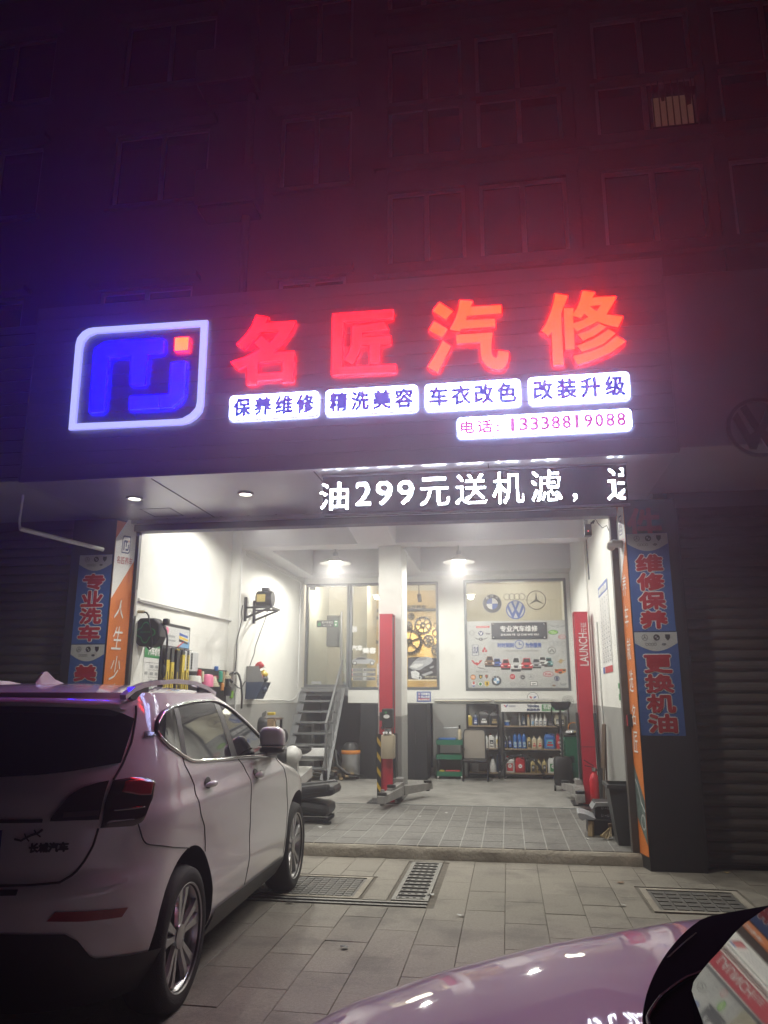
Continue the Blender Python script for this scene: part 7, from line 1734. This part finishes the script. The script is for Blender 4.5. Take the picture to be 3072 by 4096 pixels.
Msuv = Matrix.Translation((-1.735, 4.283, 0)) @ Matrix.Rotation(rad(2.2), 4, 'Z')
CW = .905
def loc2w(p):      # car frame: x forward, y to the right of the centre line, z up
    return Msuv @ Vector((p.y - CW, p.x, p.z))
def side_t(x, z):
    xr, xf = interp(XRR, z), interp(XFF, z)
    if x <= xr + LR: return max(0.0, (x - xr) / LR) ** (1 / 1.7)
    LF_ = lf(z); L = xf - LF_ - (xr + LR); q = (x - xr - LR) / L
    if q <= 1: return 1 + q
    u = max(0.0, (xf - x) / LF_); return 3 - u ** (1 / 1.7)
def rear_t(y, z):
    v = min(.9999, abs(y) / interp(HW, z)); u = 1 - (1 - v ** 3.1) ** .5
    return u ** (1 / 1.7)
def surf(t, z, off=0.0):
    p = ringpt(t, z)
    if off:
        a = ringpt(min(3, t + .01), z) - ringpt(max(0, t - .01), z); b = ringpt(t, min(ZTOP, z + .01)) - ringpt(t, max(.2, z - .01))
        n = a.cross(b)
        if n.length > 1e-9:
            n.normalize()
            if n.y < 0 and abs(n.y) > abs(n.x): n = -n
            if t < 1 and n.x > 0 and abs(n.x) > abs(n.y): n = -n
            p = p + n * off
    return p
def S_(x, z, off=0.0): return loc2w(surf(side_t(x, z), z, off))          # right flank
def Rr_(y, z, off=0.0, s=1):                                              # tail; y from the centre line
    p = surf(rear_t(y, z), z, off); return loc2w(Vector((p.x, p.y * s, p.z)))
def T_(t, z, off=0.0, s=1):
    p = surf(t, z, off); return loc2w(Vector((p.x, p.y * s, p.z)))
def onflank(px, y):       # point of the plane y metres left of the right flank
    v = Msuv.to_3x3().inverted() @ _ray(px); o = Msuv.inverted() @ CAM
    return Msuv @ (o + v * ((-y - o.x) / v.x))
# ---- body shell
ts = [k / 16 for k in range(17)] + [1 + k / 40 for k in range(1, 41)] + [2 + k / 14 for k in range(1, 15)]
zs_ = [.20 + (ZTOP - .20) * k / 70 for k in range(71)]
mb = MB(); nt_ = len(ts); full = 2 * nt_ - 2
rows = []
for z in zs_:
    R1 = [ringpt(t, z) for t in ts]; rows.append(R1 + [Vector((p.x, -p.y, p.z)) for p in R1[-2:0:-1]])
# roof cap
for k in range(1, 13):
    s_ = 1 - k / 12; s_ = math.sin(s_ * math.pi / 2)
    z = ZTOP + .055 * (1 - s_ ** 2.6); cxm = (interp(XRR, ZTOP) + interp(XFF, ZTOP)) / 2
    R1 = [ringpt(t, ZTOP) for t in ts]; R1 = R1 + [Vector((p.x, -p.y, p.z)) for p in R1[-2:0:-1]]
    rows.append([Vector((cxm + (p.x - cxm) * (s_ if k < 12 else .001), p.y * (s_ if k < 12 else .001), z)) for p in R1])
vs = [loc2w(p) for r_ in rows for p in r_]; fs = []
for j in range(len(rows) - 1):
    for k in range(full): fs.append((j * full + k, j * full + (k + 1) % full, (j + 1) * full + (k + 1) % full, (j + 1) * full + k))
fs.append(tuple(range(full))[::-1]); fs.append(tuple((len(rows) - 1) * full + k for k in range(full)))
mb.add(vs, fs)
body = mb.build('body', [PAINT, TRIM], suv, smooth=True, angle=50)
WB = 2.60; WZ = .345; AR = .415
cut = MB()
for x in (.0, WB):
    for s in (1, -1): cut.cyl(loc2w(Vector((x, s * .60, WZ + .035))), loc2w(Vector((x, s * 1.2, WZ + .035))), AR, n=56)
co = cut.build('arch_cutter', TRIM)
bo = body.modifiers.new('arches', 'BOOLEAN'); bo.operation = 'DIFFERENCE'; bo.object = co; bo.solver = 'EXACT'
bpy.context.view_layer.update()
dg = bpy.context.evaluated_depsgraph_get()
nm = bpy.data.meshes.new_from_object(body.evaluated_get(dg)); body.modifiers.clear(); body.data = nm; nm.name = 'body'
bpy.data.objects.remove(co)
inv = (Msuv).inverted()
nm.materials.clear(); nm.materials.append(PAINT); nm.materials.append(TRIM)
for p in nm.polygons:
    c = p.center; p.material_index = 0     # arch linings in black
    for x in (.0, WB):
        r_ = math.hypot(c.y - x, c.z - WZ - .035)
        n_ = p.normal
        if r_ < AR + .004 and abs(c.x + CW) > .55 and (r_ > AR - .02 or abs(n_.x) > .9) and r_ < AR + .004: 
            rdir = Vector((0, c.y - x, c.z - WZ - .035)).normalized()
            if abs(n_.dot(rdir)) > .6 or abs(c.x + CW) < .62: p.material_index = 1
    if c.z < .29: p.material_index = 1
nm.shade_smooth(); nm.set_sharp_from_angle(angle=rad(40))
# ---- patches on the shell
def resample(pl, n):
    L = [0]
    for a, b in zip(pl, pl[1:]): L.append(L[-1] + math.dist(a, b))
    out = []
    for k in range(n + 1):
        d = L[-1] * k / n; i = 0
        while i < len(L) - 2 and L[i + 1] < d: i += 1
        f = (d - L[i]) / max(1e-9, L[i + 1] - L[i]); out.append((pl[i][0] + (pl[i + 1][0] - pl[i][0]) * f, pl[i][1] + (pl[i + 1][1] - pl[i][1]) * f))
    return out
def patch(name, lo, hi, m, par, off=.004, fn=S_, nu=18, nv=8, **k):
    A, B = resample(lo, nu), resample(hi, nu)
    mb = MB().grid(lambda u, v: fn(A[round(u * nu)][0] * (1 - v) + B[round(u * nu)][0] * v, A[round(u * nu)][1] * (1 - v) + B[round(u * nu)][1] * v, off, **k), nu, nv)
    return mb.build(name, m, par, smooth=True, angle=180)
def line(name, pl, m, par, r=.0035, off=0.0, fn=S_, n=26, sides=6):
    pts = resample(pl, n); return MB().tube([fn(x, z, off) for x, z in pts], r, sides).build(name, m, par, smooth=True, angle=180)
# side glass with chrome surround
gq = [(-.275, 1.414), (-.265, 1.396), (-.23, 1.343), (-.08, 1.278), (.03, 1.242), (.13, 1.230), (.46, 1.212), (.87, 1.195), (1.34, 1.171), (1.80, 1.141)]
gt = [(-.275, 1.414), (-.262, 1.440), (-.22, 1.473), (-.16, 1.508), (-.02, 1.538), (.34, 1.562), (.70, 1.566), (.90, 1.535), (1.04, 1.490), (1.27, 1.400), (1.50, 1.300), (1.66, 1.225), (1.80, 1.141)]
def at_x(pl, x):
    for (a, za), (b, zb) in zip(pl, pl[1:]):
        if a <= x <= b and b > a: return za + (zb - za) * (x - a) / (b - a)
    return pl[-1][1]
def win(x0, x1, name, sl=0.0, in_=.012):
    """slice of the side glass between slanted pillars"""
    n = 16; lo, hi = [], []
    for k in range(n + 1):
        f = k / n; xl = x0[0] + (x1[0] - x0[0]) * f; xh = x0[1] + (x1[1] - x0[1]) * f
        lo.append((xl, at_x(gq, xl) + in_)); hi.append((xh, at_x(gt, xh) - in_))
    return lo, hi
for nm_, (a, b) in (('quarter_window', ((-.255, -.255), (-.08, -.02))), ('rear_door_window', ((-.02, .05), (.74, .70))), ('front_door_window', ((.86, .79), (1.76, 1.70)))):
    lo, hi = win(a, b, nm_); patch(nm_, lo, hi, CARGLASS, suv, .005)
for nm_, (a, b) in (('window_pillar', ((-.08, -.02), (-.02, .05))), ('window_pillar', ((.74, .70), (.86, .79)))):
    lo, hi = win(a, b, nm_, in_=.006); patch(nm_, lo, hi, TRIM if a[0] > .5 else DARKG, suv, .007, nu=4)
line('chrome_sill_strip', gq, CHROME, suv, .011, .004, n=40)
line('chrome_top_strip', gt, TRIM, suv, .012, .004, n=40)
line('chrome_top_strip', [(x, z - .004) for x, z in gt], CHROME, suv, .006, .014, n=40)
# door gaps
for pl in ([(-.07, 1.275), (-.07, 1.23), (-.03, 1.183), (.04, 1.106), (.03, 1.058), (.10, .946), (.19, .869), (.235, .78), (.245, .725)], [(.87, 1.189), (.99, 1.13), (1.07, 1.047), (1.10, .928), (1.15, .762), (1.15, .53), (1.08, .366)], [(1.83, 1.128), (2.0, 1.041), (2.14, .899), (2.25, .691), (2.16, .478), (2.14, .36)]):
    line('door_gap', pl, SEAM, suv, .0036, .0004)
line('fuel_side_gap', [(-.55, .993), (-.52, .916), (-.49, .890), (-.27, .839), (-.02, .79)], SEAM, suv, .0034, .0004)
# crease catching light, sill moulding
patch('sill_moulding', [(.44, .215), (1.2, .215), (2.16, .215)], [(.44, .372), (1.2, .360), (2.16, .345)], TRIM, suv, .012, nu=24, nv=4)
# door handles
for x, z in ((.26, 1.088), (1.24, 1.047)):
    h = S_(x, z, .03); d = (S_(x + .02, z, .03) - S_(x, z, .03)).normalized()
    g = MB(); vs_ = MB().ell((0, 0, 0), 1, 1, 1, 16, 10)
    nrm = (S_(x, z, .05) - S_(x, z, .0)).normalized()
    g.add([S_(x + .09 * q.x, z + .022 * q.z, .034 + .018 * q.y - .02 * abs(q.x) ** 3) for q in vs_.v], vs_.f); ho = g.build('door_handle', PAINT, suv, smooth=True, angle=180)
    g = MB(); g.add([S_(x + .055 * q.x - .01, z + .034 * q.z + .012, .004 + .004 * q.y) for q in vs_.v], vs_.f); g.build('handle_recess', TRIM, ho, smooth=True, angle=180)
# emblem strip on the rear pillar
patch('maker_strip', [(.680, 1.384), (.775, 1.388)], [(.690, 1.416), (.775, 1.412)], DARKG, suv, .005, fn=T_, nu=5, nv=2)
m_ = MB(); text(m_, 'HAVAL', .694, .768, 1.391, 1.409, lambda u, v, d=0: T_(u, v, .009 + d), .001, .0008); m_.build('maker_lettering', CHROME, suv)
# ---- tail: window, lamp, seams, badges, plate
yc = lambda y: CW - y     # helper: distance from the right flank -> from the centre line
def tail(name, lo, hi, m, off=.005, nu=18, nv=8, par=None):
    return patch(name, [(CW - y, z) for y, z in lo], [(CW - y, z) for y, z in hi], m, par or suv, off, fn=Rr_, nu=nu, nv=nv)
def tline(name, pl, m, r=.004, off=.001, par=None, n=26): return line(name, [(CW - y, z) for y, z in pl], m, par or suv, r, off, fn=Rr_, n=n)
lo = [(.537, 1.272), (.425, 1.260), (.30, 1.244), (.163, 1.230), (.062, 1.222), (.0, 1.218)]; lo += [(-t, z) for t, z in lo[-2::-1]]
hi = [(.613, 1.479), (.575, 1.491), (.537, 1.505), (.45, 1.526), (.25, 1.538), (.10, 1.544), (.0, 1.545)]; hi += [(-t, z) for t, z in hi[-2::-1]]
AA, BB = resample(lo, 48), resample(hi, 48)
mb = MB().grid(lambda u, v: (lambda t, z: T_(abs(t), z, .007, 1 if t >= 0 else -1))(AA[round(u * 48)][0] * (1 - v) + BB[round(u * 48)][0] * v, AA[round(u * 48)][1] * (1 - v) + BB[round(u * 48)][1] * v), 48, 10); mb.build('rear_window', CARGLASS, suv, smooth=True, angle=180)
# spoiler lip above the window
mb = MB(); Rsp = []
for k in range(31):
    y = -.64 + 1.28 * k / 30; s = abs(y) / .64
    xr = -.675 + .20 * s ** 3; zz = 1.580 - .020 * s ** 2.5
    Rsp.append([Vector((xr + .34, y, zz + .046)), Vector((xr + .12, y, zz + .020)), Vector((xr + .012, y, zz)), Vector((xr, y, zz - .012)), Vector((xr + .012, y, zz - .026)), Vector((xr + .13, y, zz - .038))])
mb.add([loc2w(p) for r_ in Rsp for p in r_], [(k * 6 + j, k * 6 + j + 1, (k + 1) * 6 + j + 1, (k + 1) * 6 + j) for k in range(30) for j in range(5)]); mb.build('roof_spoiler', PAINT, suv, smooth=True, angle=70)
for s in (1, -1):
    # lamp in two halves that wrap the corner
    A, B = resample([(.50, 1.034), (.59, 1.034), (.685, 1.030)], 14), resample([(.503, 1.050), (.53, 1.095), (.56, 1.143), (.60, 1.172), (.65, 1.188), (.685, 1.194)], 14)
    tl = MB().grid(lambda u, v: Rr_(A[round(u * 14)][0] * (1 - v) + B[round(u * 14)][0] * v, A[round(u * 14)][1] * (1 - v) + B[round(u * 14)][1] * v, .014, s), 14, 8); lamp = tl.build('tail_lamp', LENS_D, suv, smooth=True, angle=180)
    g = MB().grid(lambda u, v: Rr_(.55 + .13 * u, 1.048 + .022 * v, .017, s), 8, 2); g.build('reverse_lens', mat('smoked_clear_lens', (.10, .07, .07), .1, var=.1) if 'smoked_clear_lens' not in MATS else MATS['smoked_clear_lens'], lamp)
    def lampgrid(lo, hi, off, m, name, par, n_=22):
        A, B = resample(lo, n_), resample(hi, n_); g = MB()
        def f(u, v):
            a_, b_ = A[round(u * n_)], B[round(u * n_)]; e = min(u, 1 - u, v, 1 - v)
            return T_(a_[0] * (1 - v) + b_[0] * v, a_[1] * (1 - v) + b_[1] * v, off * min(1, .35 + e * 8), s)
        g.grid(f, n_, 12); return g.build(name, m, par, smooth=True, angle=180)
    lamp2 = lampgrid([(.445, .994), (.513, .992), (.625, .987), (.675, 1.000), (.713, 1.047), (.768, 1.11)], [(.500, 1.196), (.6, 1.203), (.688, 1.197), (.75, 1.185), (.775, 1.165)], .020, LENS_D, 'tail_lamp', suv)
    lampgrid([(.54, 1.140), (.66, 1.115), (.748, 1.110)], [(.555, 1.188), (.66, 1.190), (.760, 1.172)], .026, LENS_R, 'red_reflector_band', lamp2)
    lampgrid([(.50, 1.060), (.70, 1.058)], [(.50, 1.066), (.70, 1.064)], .0255, CHROME, 'reflector_edge', lamp2)
    for pl_t in ([(.638, 1.545), (.625, 1.473), (.60, 1.366), (.55, 1.266), (.505, 1.200)], [(.438, .993), (.425, .916), (.40, .86), (.363, .806), (.312, .776), (.2, .772), (0, .772)]):
        mb = MB(); mb.tube([T_(t, z, .001, s) for t, z in resample(pl_t, 24)], .0055, 6); mb.build('hatch_gap', SEAM, suv)
    A, B = resample([(.288, .626), (.438, .609), (.638, .597)], 14), resample([(.320, .662), (.463, .650), (.675, .632)], 14)
    mb = MB().grid(lambda u, v: T_(A[round(u * 14)][0] * (1 - v) + B[round(u * 14)][0] * v, A[round(u * 14)][1] * (1 - v) + B[round(u * 14)][1] * v, .006, s), 14, 3); mb.build('bumper_reflector', LENS_R, suv, smooth=True, angle=180)
    bt_ = [(0, .585), (.14, .585), (.36, .568), (.413, .532), (.45, .478), (.475, .443), (.65, .419), (.875, .389), (.95, .375)]
    mb = MB().grid(lambda u, v: T_(.93 * u, .205 + (interp(bt_, .93 * u) - .205) * v, .009, s), 36, 8); mb.build('bumper_black_lower', TRIM, suv, smooth=True, angle=180)
patch('bumper_step_face', [(CW - .905, .742), (CW - .5, .742), (CW - .10, .742)], [(CW - .905, .760), (CW - .5, .760), (CW - .10, .760)], PAINT, suv, .004, fn=Rr_, nu=16, nv=2)
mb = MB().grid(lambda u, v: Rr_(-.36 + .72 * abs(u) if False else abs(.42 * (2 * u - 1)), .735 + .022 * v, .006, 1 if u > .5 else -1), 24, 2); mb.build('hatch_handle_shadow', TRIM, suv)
# chrome bar, plate, badges
mb = MB().grid(lambda u, v: Rr_(abs(.47 * (2 * u - 1)), 1.030 + .016 * v, .010, 1 if u > .5 else -1), 30, 3); mb.build('tail_bar', TRIM, suv, smooth=True, angle=180)
q = Rr_(.0, .93, .02); plate_y0, plate_y1 = -.22, .26
PLB = mat('plate_blue', (.015, .03, .16), .4, var=.02)
fpl = lambda u, v, d=0: loc2w(Vector((interp(XRR, v) - .016 - d, u, v)))
MB().prism([(-.30, .878), (.315, .878), (.315, 1.005), (-.30, 1.005)], lambda u, v, d: loc2w(Vector((-.868 - d, u, v))), 0, .012).build('number_plate', PLB, suv)
m_ = MB(); text(m_, '长城汽车', .43, .585, .905, .943, lambda u, v, d=0: Rr_(u, v, .004 + d), .001, .003); m_.build('maker_lettering', DARKG, suv)
m_ = MB(); text(m_, 'H', .0, .05, 1.10, 1.13, lambda u, v, d=0: Rr_(u, v, .004 + d), .001, .003)
gk = [(.47, 1.005), (.49, .995), (.50, 1.0), (.53, .985), (.56, .975), (.60, .972)]
gm = MB().tube([Rr_(y, z, .005) for y, z in [(.36, .962), (.39, .955), (.41, .968), (.43, .978), (.455, .985), (.475, 1.0)]], .005, 6)
for a, b in (((.41, .968), (.40, .985)), ((.41, .968), (.425, .952)), ((.45, .984), (.44, 1.0)), ((.45, .984), (.47, .97))): gm.tube([Rr_(a[0], a[1], .005), Rr_(b[0], b[1], .005)], .003, 5)
gm.build('lizard_sticker', DARKG, suv)
# shark fin, roof rails
fb = MB(); prof_ = [(-.20, 1.668, .004), (-.165, 1.705, .012), (-.13, 1.732, .014), (-.10, 1.735, .014), (-.02, 1.692, .028), (.07, 1.672, .034)]
for k in range(len(prof_) - 1):
    (xa, za, wa), (xb_, zb_9, wb) = prof_[k], prof_[k + 1]
    vs_ = [loc2w(Vector(q)) for q in ((xa, -wa - .012, 1.63), (xa, wa + .012, 1.63), (xa, wa * .5, za), (xa, -wa * .5, za), (xb_, -wb - .012, 1.63), (xb_, wb + .012, 1.63), (xb_, wb * .5, zb_9), (xb_, -wb * .5, zb_9))]
    fb.add(vs_, [(0, 1, 2, 3), (7, 6, 5, 4), (0, 3, 7, 4), (1, 5, 6, 2), (3, 2, 6, 7)])
fb.v = [v for v in fb.v]; fo_ = fb.build('roof_antenna', PAINT, suv, smooth=True, angle=60)
for s in (1, -1):
    pts = [Vector((x, s * y, z)) for x, y, z in ((-.42, .63, 1.592), (-.33, .635, 1.632), (-.22, .64, 1.655), (-.02, .645, 1.674), (.25, .645, 1.686), (.55, .645, 1.678), (.80, .64, 1.650), (.98, .635, 1.612))]
    rl_ = MB()
    for k in range(len(pts) - 1):
        n3 = 3
        for q in range(n3): rl_.bar(loc2w(pts[k].lerp(pts[k + 1], q / n3 - .02)), loc2w(pts[k].lerp(pts[k + 1], (q + 1) / n3 + .02)), .034, .026)
    rl_.build('roof_rail', PAINT, suv)
    for xa, xb_ in ((-.36, -.14), (.66, .92)):  # dark panels added to draw the dark gap under the rail
        gp = MB().box(0, 0, 0, 0, 0, 0); gp = MB(); zr = lambda x: interp([(q.x, q.z) for q in pts], x)
        gp.add([loc2w(Vector((x, s * yy, zz))) for x in (xa, (xa + xb_) / 2, xb_) for yy, zz in ((.630, 1.58), (.645, 1.58), (.645, zr(x) - .012), (.630, zr(x) - .012))], [(i * 4 + j, i * 4 + (j + 1) % 4, i * 4 + 4 + (j + 1) % 4, i * 4 + 4 + j) for i in range(2) for j in range(4)]); gp.build('rail_gap_panel', TRIM, suv)
# wheels
def wheel(x, s):
    c = Vector((x, s * .895, WZ))
    ax = (Msuv.to_3x3() @ Vector((s, 0, 0)))
    cw_ = loc2w(Vector((x, s * .78, WZ)))
    tyre = MB().lathe([(.245, -.10), (.30, -.115), (.335, -.10), (.350, -.06), (.352, 0), (.350, .06), (.335, .095), (.30, .108), (.252, .098), (.245, .085)], cw_, 44, ax, ) if False else None
    mbt = MB(); prof = [(.252, -.10), (.30, -.115), (.338, -.10), (.352, -.06), (.354, 0), (.352, .06), (.338, .098), (.305, .112), (.262, .104), (.252, .09), (.252, -.10)]
    mbt.lathe(prof, cw_, 48, ax, cap=False); w_ = mbt.build('wheel', RUBBER, suv, smooth=True, angle=50)
    mbr = MB(); mbr.lathe([(.255, .100), (.262, .106), (.268, .103), (.262, .094), (.240, .080), (.232, .04), (.232, -.09)], cw_, 48, ax, cap=False); mbr.build('rim', ALLOY, w_, smooth=True, angle=50)
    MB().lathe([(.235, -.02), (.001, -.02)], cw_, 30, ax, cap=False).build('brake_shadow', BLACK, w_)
    MB().lathe([(.15, -.015), (.15, .0), (.001, .0)], cw_, 28, ax).build('brake_disc', DARKG, w_)
    a3 = ax.normalized(); up_ = Vector((0, 0, 1)); fw_ = up_.cross(a3).normalized()
    for k in range(10):
        th = 2 * math.pi * k / 10 + (.12 if k % 2 else -.12) + .3
        rdir = up_ * math.cos(th) + fw_ * math.sin(th); tdir = a3.cross(rdir)
        vs_ = []
        for r_, wd, dp in ((.045, .018, .075), (.12, .020, .080), (.20, .026, .088), (.240, .034, .088)):
            for sgn in (-1, 1): vs_.append(cw_ + rdir * r_ + tdir * wd * sgn + a3 * (dp - .022)); vs_.append(cw_ + rdir * r_ + tdir * wd * sgn * .72 + a3 * dp)
        fs_ = []
        for i in range(3):
            o = i * 4; fs_ += [(o, o + 1, o + 5, o + 4), (o + 1, o + 3, o + 7, o + 5), (o + 3, o + 2, o + 6, o + 7), (o + 2, o, o + 4, o + 6)]
        MB().add(vs_, fs_).build('spoke', ALLOY, w_)
    MB().lathe([(.062, .055), (.060, .082), (.04, .088), (.001, .090)], cw_, 20, ax, cap=False).build('hub_cap', ALLOY, w_, smooth=True)
for x in (.0, WB):
    for s in (1, -1): wheel(x, s)
mb = MB()
for x in (.0, WB): mb.cyl(loc2w(Vector((x, -.66, WZ))), loc2w(Vector((x, .66, WZ))), .06, n=10)
mb.build('axle', BLACK, suv)
# mirror
zc5 = z3(900, 2500, 1659 / 500)
mc = onflank(zc5(632, 1525), -.075)
e_ = MB().ell((0, 0, 0), 1, 1, 1, 20, 14)
fwd = Msuv.to_3x3() @ Vector((0, 1, 0)); rt = Msuv.to_3x3() @ Vector((1, 0, 0))
def blob(c, a, b, h, dz=0.0, lean=0.0, sq=.62):
    g = MB(); sg_ = lambda q: math.copysign(abs(q) ** sq, q)
    g.add([c + rt * (a * sg_(q.x) + lean * q.z) + fwd * (b * sg_(q.y)) + Vector((0, 0, h * sg_(q.z) + dz)) for q in e_.v], e_.f); return g
mi = blob(mc, .092, .066, .082, .012, -.012).build('door_mirror', PAINT, suv, smooth=True, angle=180)
blob(mc, .090, .072, .024, -.070).build('mirror_base', TRIM, mi, smooth=True, angle=180)
blob(mc, .096, .077, .006, -.036).build('mirror_gap', TRIM, mi, smooth=True, angle=180)
MB().bar(mc + Vector((0, 0, -.085)), S_(1.72, 1.150, .0), .07, .035).build('mirror_arm', TRIM, mi)
# ================================================================== FRONT OF A SECOND CAR, NEAR THE CAMERA
E1 = Vector((-.93, -.367, 0)).normalized(); E2 = Vector((E1.y, -E1.x, 0))
car2 = thing('pale_car', 'pale glossy car close by at the lower right, its bonnet and windscreen in view', 'car', (0, 0, 0))
LC = 1.31
def W2_(e, l, z): return E1 * e + E2 * (LC + l) + Vector((0, 0, z))
def cowl(l): return -.715 - .62 * (math.sqrt(l * l + .0025) - .05) - .5 * l * l
hood_c = [(-1.6, 1.085), (-1.2, 1.075), (-.80, 1.045), (-.50, 1.005), (-.25, .955), (-.08, .895), (.03, .83), (.10, .74), (.13, .62), (.13, .42), (.10, .25)]
def zh(e):
    return interp([(a, b) for a, b in hood_c[:8]], e)
def crown(l):
    s = min(1, abs(l) / .86); return .045 * s ** 2 + .13 * s ** 7
PAINT2 = mat('car_pearl_paint', (.84, .82, .86), .6, 0.0, spec=.3, var=.02, scale=3, coat=1.0)
mb = MB(); nl, ne = 44, 40
def hoodpt(u, v):
    l = -.86 + 1.72 * u; e0 = cowl(l) - .034; n = len(hood_c) - 1
    e1_ = .10 - .22 * (l / .86) ** 2 - .20 * abs(l / .86) ** 6
    e = e0 + (e1_ - e0) * v; esh = e + (.22 * (l / .86) ** 2 + .20 * abs(l / .86) ** 6) * v
    return W2_(e, l, interp(hood_c[:8], esh) - crown(l))
mb.grid(hoodpt, nl, ne); mb.build('bonnet', PAINT2, car2, smooth=True, angle=180)
mb = MB()
def nosept(u, v):
    l = -.86 + 1.72 * u; p = hoodpt(u, 1.0); zt = p.z; z = zt + (.22 - zt) * v
    return p + E1 * (.05 * math.sin(math.pi * v)) + Vector((0, 0, z - zt))
mb.grid(nosept, 30, 10); mb.build('front_bumper', PAINT2, car2, smooth=True, angle=180)
for s in (1, -1):
    mb = MB()
    def fend(u, v):
        if u < .5: p = hoodpt(1 if s > 0 else 0, 1 - u * 2)
        else: e = cowl(.86) - (u - .5) * 2 * 3.0; p = W2_(e, .86 * s, 1.075 - crown(.86) - .0)
        z = p.z + (.25 - p.z) * v; return Vector((p.x, p.y, z)) + E2 * (s * .045 * math.sin(math.pi * min(1, v * 1.2)))
    mb.grid(fend, 30, 10); mb.build('front_wing', PAINT2, car2, smooth=True, angle=180)
    for e in (-.45, -3.1):
        c = W2_(e, s * .78, .31); wh = MB().lathe([(.21, -.09), (.29, -.10), (.31, -.05), (.31, .05), (.29, .10), (.21, .09)], c, 32, E2).build('wheel', RUBBER, car2, smooth=True)
        MB().lathe([(.20, .092), (.05, .097), (.001, .097)], c, 24, E2 * s).build('hub', ALLOY, wh, smooth=True)
# cowl panel and windscreen: black edge, then glass
SL = .50
def wspt(l, d):            # d: distance behind the cowl line
    return W2_(cowl(l) - d, l * (1 - .10 * max(0, d)), interp(hood_c[:8], cowl(l)) - crown(l) + .004 + .11 * min(d, .34) + .62 * max(0.0, d - .34))
FRIT = mat('screen_black_edge', (.010, .010, .014), .6, spec=.0, var=0)
mb = MB().grid(lambda u, v: wspt(-.80 + 1.60 * u, .036 + .732 * v), 40, 20); mb.build('windscreen_edge', FRIT, car2, smooth=True, angle=180)
edge = [(.10, .20), (1.10, .235), (1.356, .268), (1.465, .281), (1.52, .296), (1.60, .335), (1.684, .385), (1.76, .425), (1.816, .458), (1.90, .535), (1.98, .62)]
def glasspt(u, v):
    y = .45 + 1.53 * v; x0 = interp(edge, y); x = x0 + (1.15 - x0) * u
    return Vector((x, y, 1.130 + .38 * (x - .30) - .15 * (y - 1.5)))
mb = MB().grid(glasspt, 30, 30); mb.build('windscreen', CARGLASS, car2, smooth=True, angle=180)
mb = MB().grid(lambda u, v: glasspt(0, u) - Vector((0, 0, .14 * v)), 30, 1).grid(lambda u, v: glasspt(u, 1) - Vector((0, 0, .30 * v)), 30, 1); mb.build('screen_rim', FRIT, car2)
rg_ = resample([(-.20, .045), (.07, .045), (.13, .070), (.18, .115), (.20, .165), (.20, .24)], 30)
mb = MB().tube([wspt(l, d) + Vector((0, 0, .005)) for l, d in rg_], .0035, 6); mb.build('cowl_fold_line', TRIM, car2, smooth=True)  # thin tube added to draw the highlight along the cowl fold
mb = MB().tube([wspt(.30 + .12 * k / 8, .055 + .03 * k / 8) + Vector((0, 0, .006)) for k in range(9)], .003, 6); mb.build('washer_trim', CHROME, car2, smooth=True)
# rest of the cabin, out of the frame
mb = MB()
def roofpt(u, v):
    l = -.80 + 1.60 * u; p = wspt(l, .768); e = -(p.dot(E1)); d = v * 2.6
    z = p.z + .06 * math.sin(math.pi * min(1, v * 1.3)) - (.55 * max(0, v - .7) / .3)
    return p - E1 * d + Vector((0, 0, z - p.z))
mb.grid(roofpt, 24, 16); mb.build('roof', PAINT2, car2, smooth=True, angle=180)
for s in (1, -1):
    mb = MB()
    def sw(u, v):
        a = roofpt(1 if s > 0 else 0, u); b = W2_(a.dot(E1), .86 * s, .90); return a.lerp(b, v)
    mb.grid(sw, 16, 6); mb.build('side_glass', CARGLASS, car2, smooth=True, angle=180)
    hl = MB(); c = hoodpt(.5 + s * .36, .93)
    e_ = MB().ell((0, 0, 0), 1, 1, 1, 14, 8); hl.add([c + E1 * (.03 * q.y - .02) + E2 * (.13 * q.x) + Vector((0, 0, .06 * q.z - .10)) for q in e_.v], e_.f); hl.build('headlight', CARGLASS, car2, smooth=True, angle=180)

# ---------------------------------------------------------------- haze added to spread the sign's glow like lens glare
if HAZE_D > 0:
    hz = MB().box(-34, 34, -27, 22, -1.3, 14.0).build('haze', None, recalc=True)
    hm_ = bpy.data.materials.new('glow_haze'); hm_.use_nodes = True
    n_ = hm_.node_tree; n_.nodes.remove(n_.nodes['Principled BSDF'])
    v_ = n_.nodes.new('ShaderNodeVolumePrincipled')
    v_.inputs['Color'].default_value = (0.9, 0.9, 0.92, 1); v_.inputs['Density'].default_value = HAZE_D; v_.inputs['Anisotropy'].default_value = HAZE_G
    n_.links.new(v_.outputs[0], n_.nodes['Material Output'].inputs['Volume'])
    hz.data.materials.clear(); hz.data.materials.append(hm_); hz['kind'] = 'stuff'
